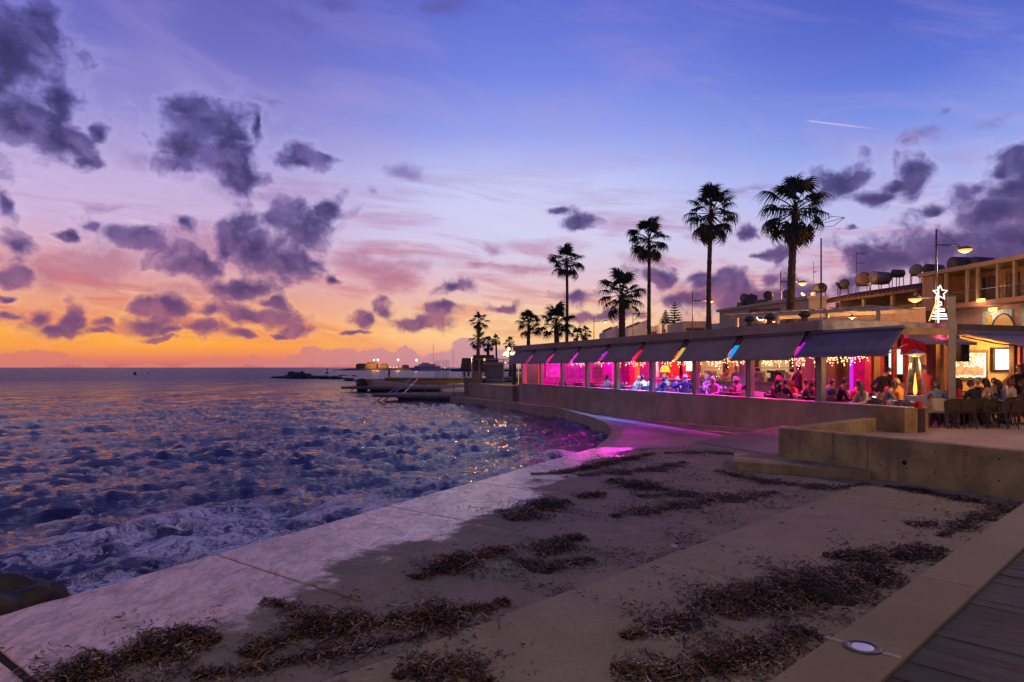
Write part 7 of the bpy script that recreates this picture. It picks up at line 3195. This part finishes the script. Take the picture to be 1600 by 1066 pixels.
def dress(loc, rz, seed, lit=False):
    R = random.Random(seed)
    for i in range(R.randint(2, 3)):
        a = rz + R.uniform(0, 6.3)
        r_ = R.uniform(.14, .26)
        put_shared('wine_glass', glass_me, (loc[0] + math.cos(a) * r_, loc[1] + math.sin(a) * r_, loc[2] + .751), 'stemmed glass standing on a restaurant table', 'glass', 'glasses on the restaurant tables')
    for i in range(2):
        a = rz + 1.57 + i * PI
        put_shared('plate', plate_me, (loc[0] + math.cos(a) * .22, loc[1] + math.sin(a) * .22, loc[2] + .751), 'white plate lying on a restaurant table', 'plate', 'plates on the restaurant tables')
    if R.random() < .6:
        put_shared('sauce_bottle', bot_me, (loc[0] + R.uniform(-.08, .08), loc[1] + R.uniform(-.08, .08), loc[2] + .751), 'bottle standing on a restaurant table', 'bottle', 'bottles on the restaurant tables', R.choice(bm_), 0, .75)


def local(px, v):
    return rw(on_front(px, v), v, FL + .004)


def heading(h):
    """body turned so that it faces h degrees in the restaurant frame (0 towards the viewer's end, 90 inland)"""
    return RROT + math.radians(h) - PI / 2


# diners inside: photo column, depth from the sill, facing, pose, clothes, hair
inside = [
    (948, .95, 0, 'talk', 'lightblue', 'charcoal', 'black', 'long', 'long-haired diner in light blue, alone between two blue-lit posts', 0),
    (995, 1.5, 0, 'eat', 'white', 'navy', 'grey', 'thin', 'balding diner in white farthest left in the blue-lit bay', 3),
    (1008, .95, 180, 'eat', 'white', 'charcoal', 'black', 'short', 'dark-haired diner in a pale shirt with back to the window, blue-lit bay', 0),
    (1018, 1.8, 180, 'rest', 'cream', 'tan', 'white', 'bob', 'pale diner half hidden by the purple post', 3),
    (1034, 1.0, 0, 'eat', 'navy', 'black', 'black', 'short', 'dark-haired diner in navy just right of the purple post', 1),
    (1043, 2.6, 180, 'talk', 'white', 'grey', 'grey', 'short', 'small far diner in white seen between two navy ones', 0),
    (1052, .85, 95, 'eat', 'navy', 'charcoal', 'blond', 'short', 'fair-haired diner in navy with back to the sea', 0),
    (1071, .90, 150, 'over', 'navy', 'charcoal', 'white', 'thin', 'broad white-haired diner in blue beside the red post', 3),
    (1087, 1.5, 180, 'eat', 'black', 'black', 'black', 'short', 'dark diner partly hidden behind the red post', 1),
    (1104, 2.3, 0, 'talk', 'pink', 'white', 'blond', 'bob', 'blurry diner in pink just right of the red post', 3),
    (1117, 1.05, -60, 'eat', 'pink', 'white', 'white', 'bob', 'white-haired diner in pink facing the sea', 3),
    (1139, .95, 20, 'hunch', 'charcoal', 'charcoal', 'brown', 'short', 'dark-jacketed diner leaning over a table beside the pale column', 0),
    (1153, 1.25, 180, 'talk', 'pink', 'pink', 'blond', 'long', 'fair long-haired diner in pink across from the dark-jacketed one', 3),
    (1169, 1.7, 150, 'rest', 'black', 'black', 'brown', 'short', 'diner in black at the foot of the pale round column', 0),
    (1207, .80, 20, 'eat', 'black', 'black', 'black', 'long', 'long dark-haired diner in black, leftmost in the bay beside the corner', 0),
    (1213, 1.45, 0, 'talk', 'plum', 'black', 'red', 'long', 'red-haired diner behind the long dark-haired one', 0),
    (1226, .72, 95, 'over', 'black', 'charcoal', 'black', 'short', 'short-haired diner in a black jacket with back to the sea, under the waiter', 1),
    (1243, 1.65, -90, 'eat', 'red', 'charcoal', 'red', 'bob', 'red-haired diner facing the sea in front of the waiter', 3),
    (1254, .90, 30, 'hunch', 'black', 'black', 'brown', 'bob', 'dark diner right of the red-haired one, arm on the table', 0),
    (1268, 1.35, 180, 'eat', 'plum', 'black', 'black', 'short', 'diner with raised hands close to the corner post', 1),
    (1273, 2.2, 180, 'talk', 'red', 'tan', 'brown', 'long', 'small red-lit diner behind the one near the corner post', 0),
    (1293, 1.3, 0, 'eat', 'navy', 'black', 'black', 'short', 'dark-haired diner right behind the corner post', 0),
    (1297, 3.0, 180, 'talk', 'pink', 'tan', 'blond', 'bob', 'blurred pink-lit diner far behind the corner post', 3),
    (1308, .70, 60, 'eat', 'black', 'black', 'black', 'short', 'short-haired diner in black, first to the right of the corner post', 1),
    (1352, .85, -95, 'eat', 'cream', 'charcoal', 'brown', 'long', 'brown-haired diner in a pale top facing the sea', 0),
    (1340, 1.5, 0, 'rest', 'red', 'black', 'brown', 'short', 'red-lit diner just left of the brown-haired one', 0),
    (1378, .95, 60, 'hunch', 'grey', 'charcoal', 'black', 'short', 'dark-haired diner in grey bent low in front of the waiter', 0),
    (1391, 2.4, 180, 'talk', 'red', 'red', 'red', 'bob', 'red-lit diner right of the bending waiter', 3),
    (1411, 1.5, 180, 'eat', 'orange', 'tan', 'blond', 'short', 'diner in an orange jumper left of the patio heater', 0),
    (1407, 2.6, 180, 'phone', 'pink', 'charcoal', 'brown', 'long', 'pink-lit long-haired diner behind the orange jumper', 0),
]
R = random.Random(31)
for i, (px, v, h, pose, sh_, tr_, hc, hs_, lab, sk) in enumerate(inside):
    loc = local(px, v)
    person(loc, heading(h), pose, sh_, tr_, hc, hs_, lab, sk, R.uniform(.95, 1.04))
    chair(loc, heading(h), ('metal', 'pale')[i % 3 == 0], 'chair under the %s' % lab.split(',')[0], 'dining-room chairs')
standing = [
    (1137, 5.6, -90, 'serve', 'pink', 'charcoal', 'black', 'short', 'barman in a pink shirt leaning behind the bar', 0),
    (1151, 3.7, -60, 'stand', 'lightblue', 'navy', 'grey', 'short', 'standing guest in pale blue left of the pale column', 3),
    (1247, 3.1, 95, 'stand', 'plum', 'black', 'black', 'short', 'waiter in dark purple standing with back turned by the purple column', 1),
    (1277, 3.6, 180, 'serve', 'lightblue', 'navy', 'black', 'short', 'waiter in blue carrying dishes beside the corner post', 0),
    (1372, 1.9, 0, 'bend', 'black', 'tan', 'black', 'short', 'waiter in a black top bending over a table, hands on hips', 0),
    (1447, 2.4, 160, 'serve', 'red', 'red', 'brown', 'short', 'red-lit guest standing just left of the timber post', 0),
]
for px, v, h, pose, sh_, tr_, hc, hs_, lab, sk in standing:
    k = (px - 800) / F
    person(local(px, v), heading(h), pose, sh_, tr_, hc, hs_, lab, sk)
tabs = [(868, 1.3, 'rect', 'bare table in the far magenta bay'), (893, 1.2, 'pale', 'pink-lit empty table left of the light-blue diner'), (905, 2.6, 'pale', 'empty table deep in the magenta bay'), (936, 1.3, 'pale', 'laid table left of the light-blue diner'), (960, 1.3, 'rect', 'table in front of the light-blue diner'),
        (981, 1.5, 'rect', 'blue-lit empty table beside the blue post'), (1003, 1.6, 'pale', 'table between the balding diner and the dark-haired one'), (1041, 1.2, 'rect', 'table between the two navy diners'), (1062, 1.35, 'rect', 'table of the white-haired diner in blue'), (1095, 2.1, 'pale', 'pink-lit table behind the red post'),
        (1126, 1.4, 'rect', 'table of the white-haired diner in pink'), (1146, .95, 'rect', 'table the dark-jacketed diner leans on'), (1217, 1.0, 'rect', 'table of the long dark-haired diner'), (1234, 1.3, 'rect', 'table between black jacket and red hair'), (1261, 1.1, 'rect', 'table of the diner with raised hands'),
        (1318, 1.1, 'rect', 'table right of the first diner past the corner post'), (1331, 2.4, 'pale', 'red-lit empty table behind the corner diners'), (1362, 1.15, 'rect', 'table of the brown-haired diner'), (1393, 1.4, 'rect', 'table of the diner in the orange jumper'), (1386, 2.7, 'pale', 'table the waiter bends over')]
for i, (px, v, k, lab) in enumerate(tabs):
    loc = local(px, v)
    table(loc, RROT + R.uniform(-.1, .1), k, lab, 'dining-room tables')
    dress(loc, RROT, 200 + i)
for px, v, h, lab in ((880, .9, 0, 'empty chair in the far magenta bay, left one'), (903, .9, 180, 'empty chair beside the pink-lit empty table'), (925, 1.0, 0, 'empty teal-lit chair left of the light-blue diner'), (968, 1.1, 180, 'empty chair beside the blue post'),
                      (990, 1.0, 180, 'empty blue-lit chair, left of the pale-shirted diner'), (1190, .9, 0, 'empty pale chair with a loop armrest beside the brown post'), (1163, .7, 180, 'empty dark chair at the foot of the pale column'), (1326, 1.9, 90, 'tilted red-lit empty chair behind the corner diners'), (843, 1.6, 180, 'empty chair by the door with yellow jambs')):
    chair(local(px, v), heading(h), 'pale' if 'pale' in lab else 'metal', lab, 'dining-room chairs')
put_shared('candle_cup', cup_me, local(1366, 1.0) + Vector((0, 0, .76)), 'glowing white candle cup on the table under the waiter', 'candle', None)

# diners outside on the terrace: photo column, distance, compass heading (0 = away from the viewer, 90 = to the right)
outside = [
    (1464, 19.2, 25, 'eat', 'denim', 'navy', 'brown', 'bob', 'diner in a denim jacket with back to the viewer, nearest the heater', 0, 'pale'),
    (1451, 20.6, 95, 'phone', 'charcoal', 'black', 'black', 'short', 'dark diner half behind the denim jacket', 1, 'rattan'),
    (1497, 21.3, -60, 'rest', 'red', 'black', 'brown', 'long', 'long-haired diner in red right of the square pole', 0, 'rattan'),
    (1526, 22.0, 195, 'over', 'black', 'charcoal', 'grey', 'thin', 'bald bespectacled diner in black facing the viewer', 0, 'rattan'),
    (1526, 19.4, -8, 'eat', 'black', 'black', 'brown', 'short', 'diner in a black jacket seen straight from behind', 0, 'rattan'),
    (1546, 21.2, -30, 'talk', 'beige', 'tan', 'black', 'long', 'long dark-haired diner in beige below the light box', 0, 'rattan'),
    (1553, 22.3, 200, 'rest', 'beige', 'charcoal', 'black', 'short', 'dark-haired diner directly behind the beige one', 0, 'rattan'),
    (1570, 19.9, -70, 'phone', 'denim', 'grey', 'black', 'long', 'long-haired diner in denim blue looking left at the near table', 0, 'rattan'),
    (1584, 21.0, -30, 'talk', 'cream', 'tan', 'red', 'bob', 'red-haired diner in cream at the right edge', 3, 'rattan'),
    (1599, 20.0, -60, 'rest', 'olive', 'denim', 'brown', 'long', 'diner in olive cut by the right edge of the picture', 0, 'rattan'),
]
for i, (px, d, h, pose, sh_, tr_, hc, hs_, lab, sk, ck) in enumerate(outside):
    loc = at(px, d, FL + .001)
    rz = -math.radians(h)
    person(loc, rz, pose, sh_, tr_, hc, hs_, lab, sk)
    chair(loc, rz, ck, 'chair under the %s' % lab.split(',')[0], 'terrace chairs')
person(at(1592, 22.6, FL + .001), math.radians(150), 'stand', 'black', 'black', 'black', 'short', 'waiter in black standing at the right edge beside the post', 0)
for i, (px, d, k, lab) in enumerate(((1478, 19.9, 'rect', 'table in front of the denim jacket, beside the pole'), (1509, 20.9, 'rect', 'table between the diner in red and the bald one'), (1543, 19.9, 'rect', 'near pedestal table in front of the diner in denim blue'), (1562, 21.6, 'rect', 'table of the beige diner'), (1592, 20.6, 'rect', 'table at the right edge'), (1532, 20.4, 'rect', 'table ahead of the black jacket'))):
    loc = at(px, d, FL + .001)
    table(loc, .4 + i * .3, k, lab, 'terrace tables')
    dress(loc, .4, 300 + i)
for px, d, h, lab in ((1488, 19.0, 5, 'empty dark rattan chair right of the denim jacket'), (1507, 18.9, 12, 'empty dark rattan chair left of the black jacket'), (1541, 19.1, -20, 'empty dark rattan chair right of the black jacket'), (1560, 18.9, -50, 'empty dark rattan chair below the diner in denim blue'), (1584, 19.0, -30, 'empty dark rattan chair close to the right edge')):
    chair(at(px, d, FL + .001), -math.radians(h), 'rattan', lab, 'terrace chairs')
# people far off on the mole
person(at(608, 108.5, hz(592.5, 108) + .001), 1.2, 'stand', 'charcoal', 'black', 'black', 'short', 'lone figure standing on the tip of the mole', 0, .95)
person(at(725.5, 106.8, hz(592.5, 108) - .35), .2, 'walk', 'black', 'black', 'black', 'short', 'dark figure strolling on the mole, left of the couple', 0)
person(at(732, 106.6, hz(592.5, 108) - .35), -.2, 'walk', 'black', 'charcoal', 'black', 'bob', 'dark figure strolling on the mole, right of the couple', 0)
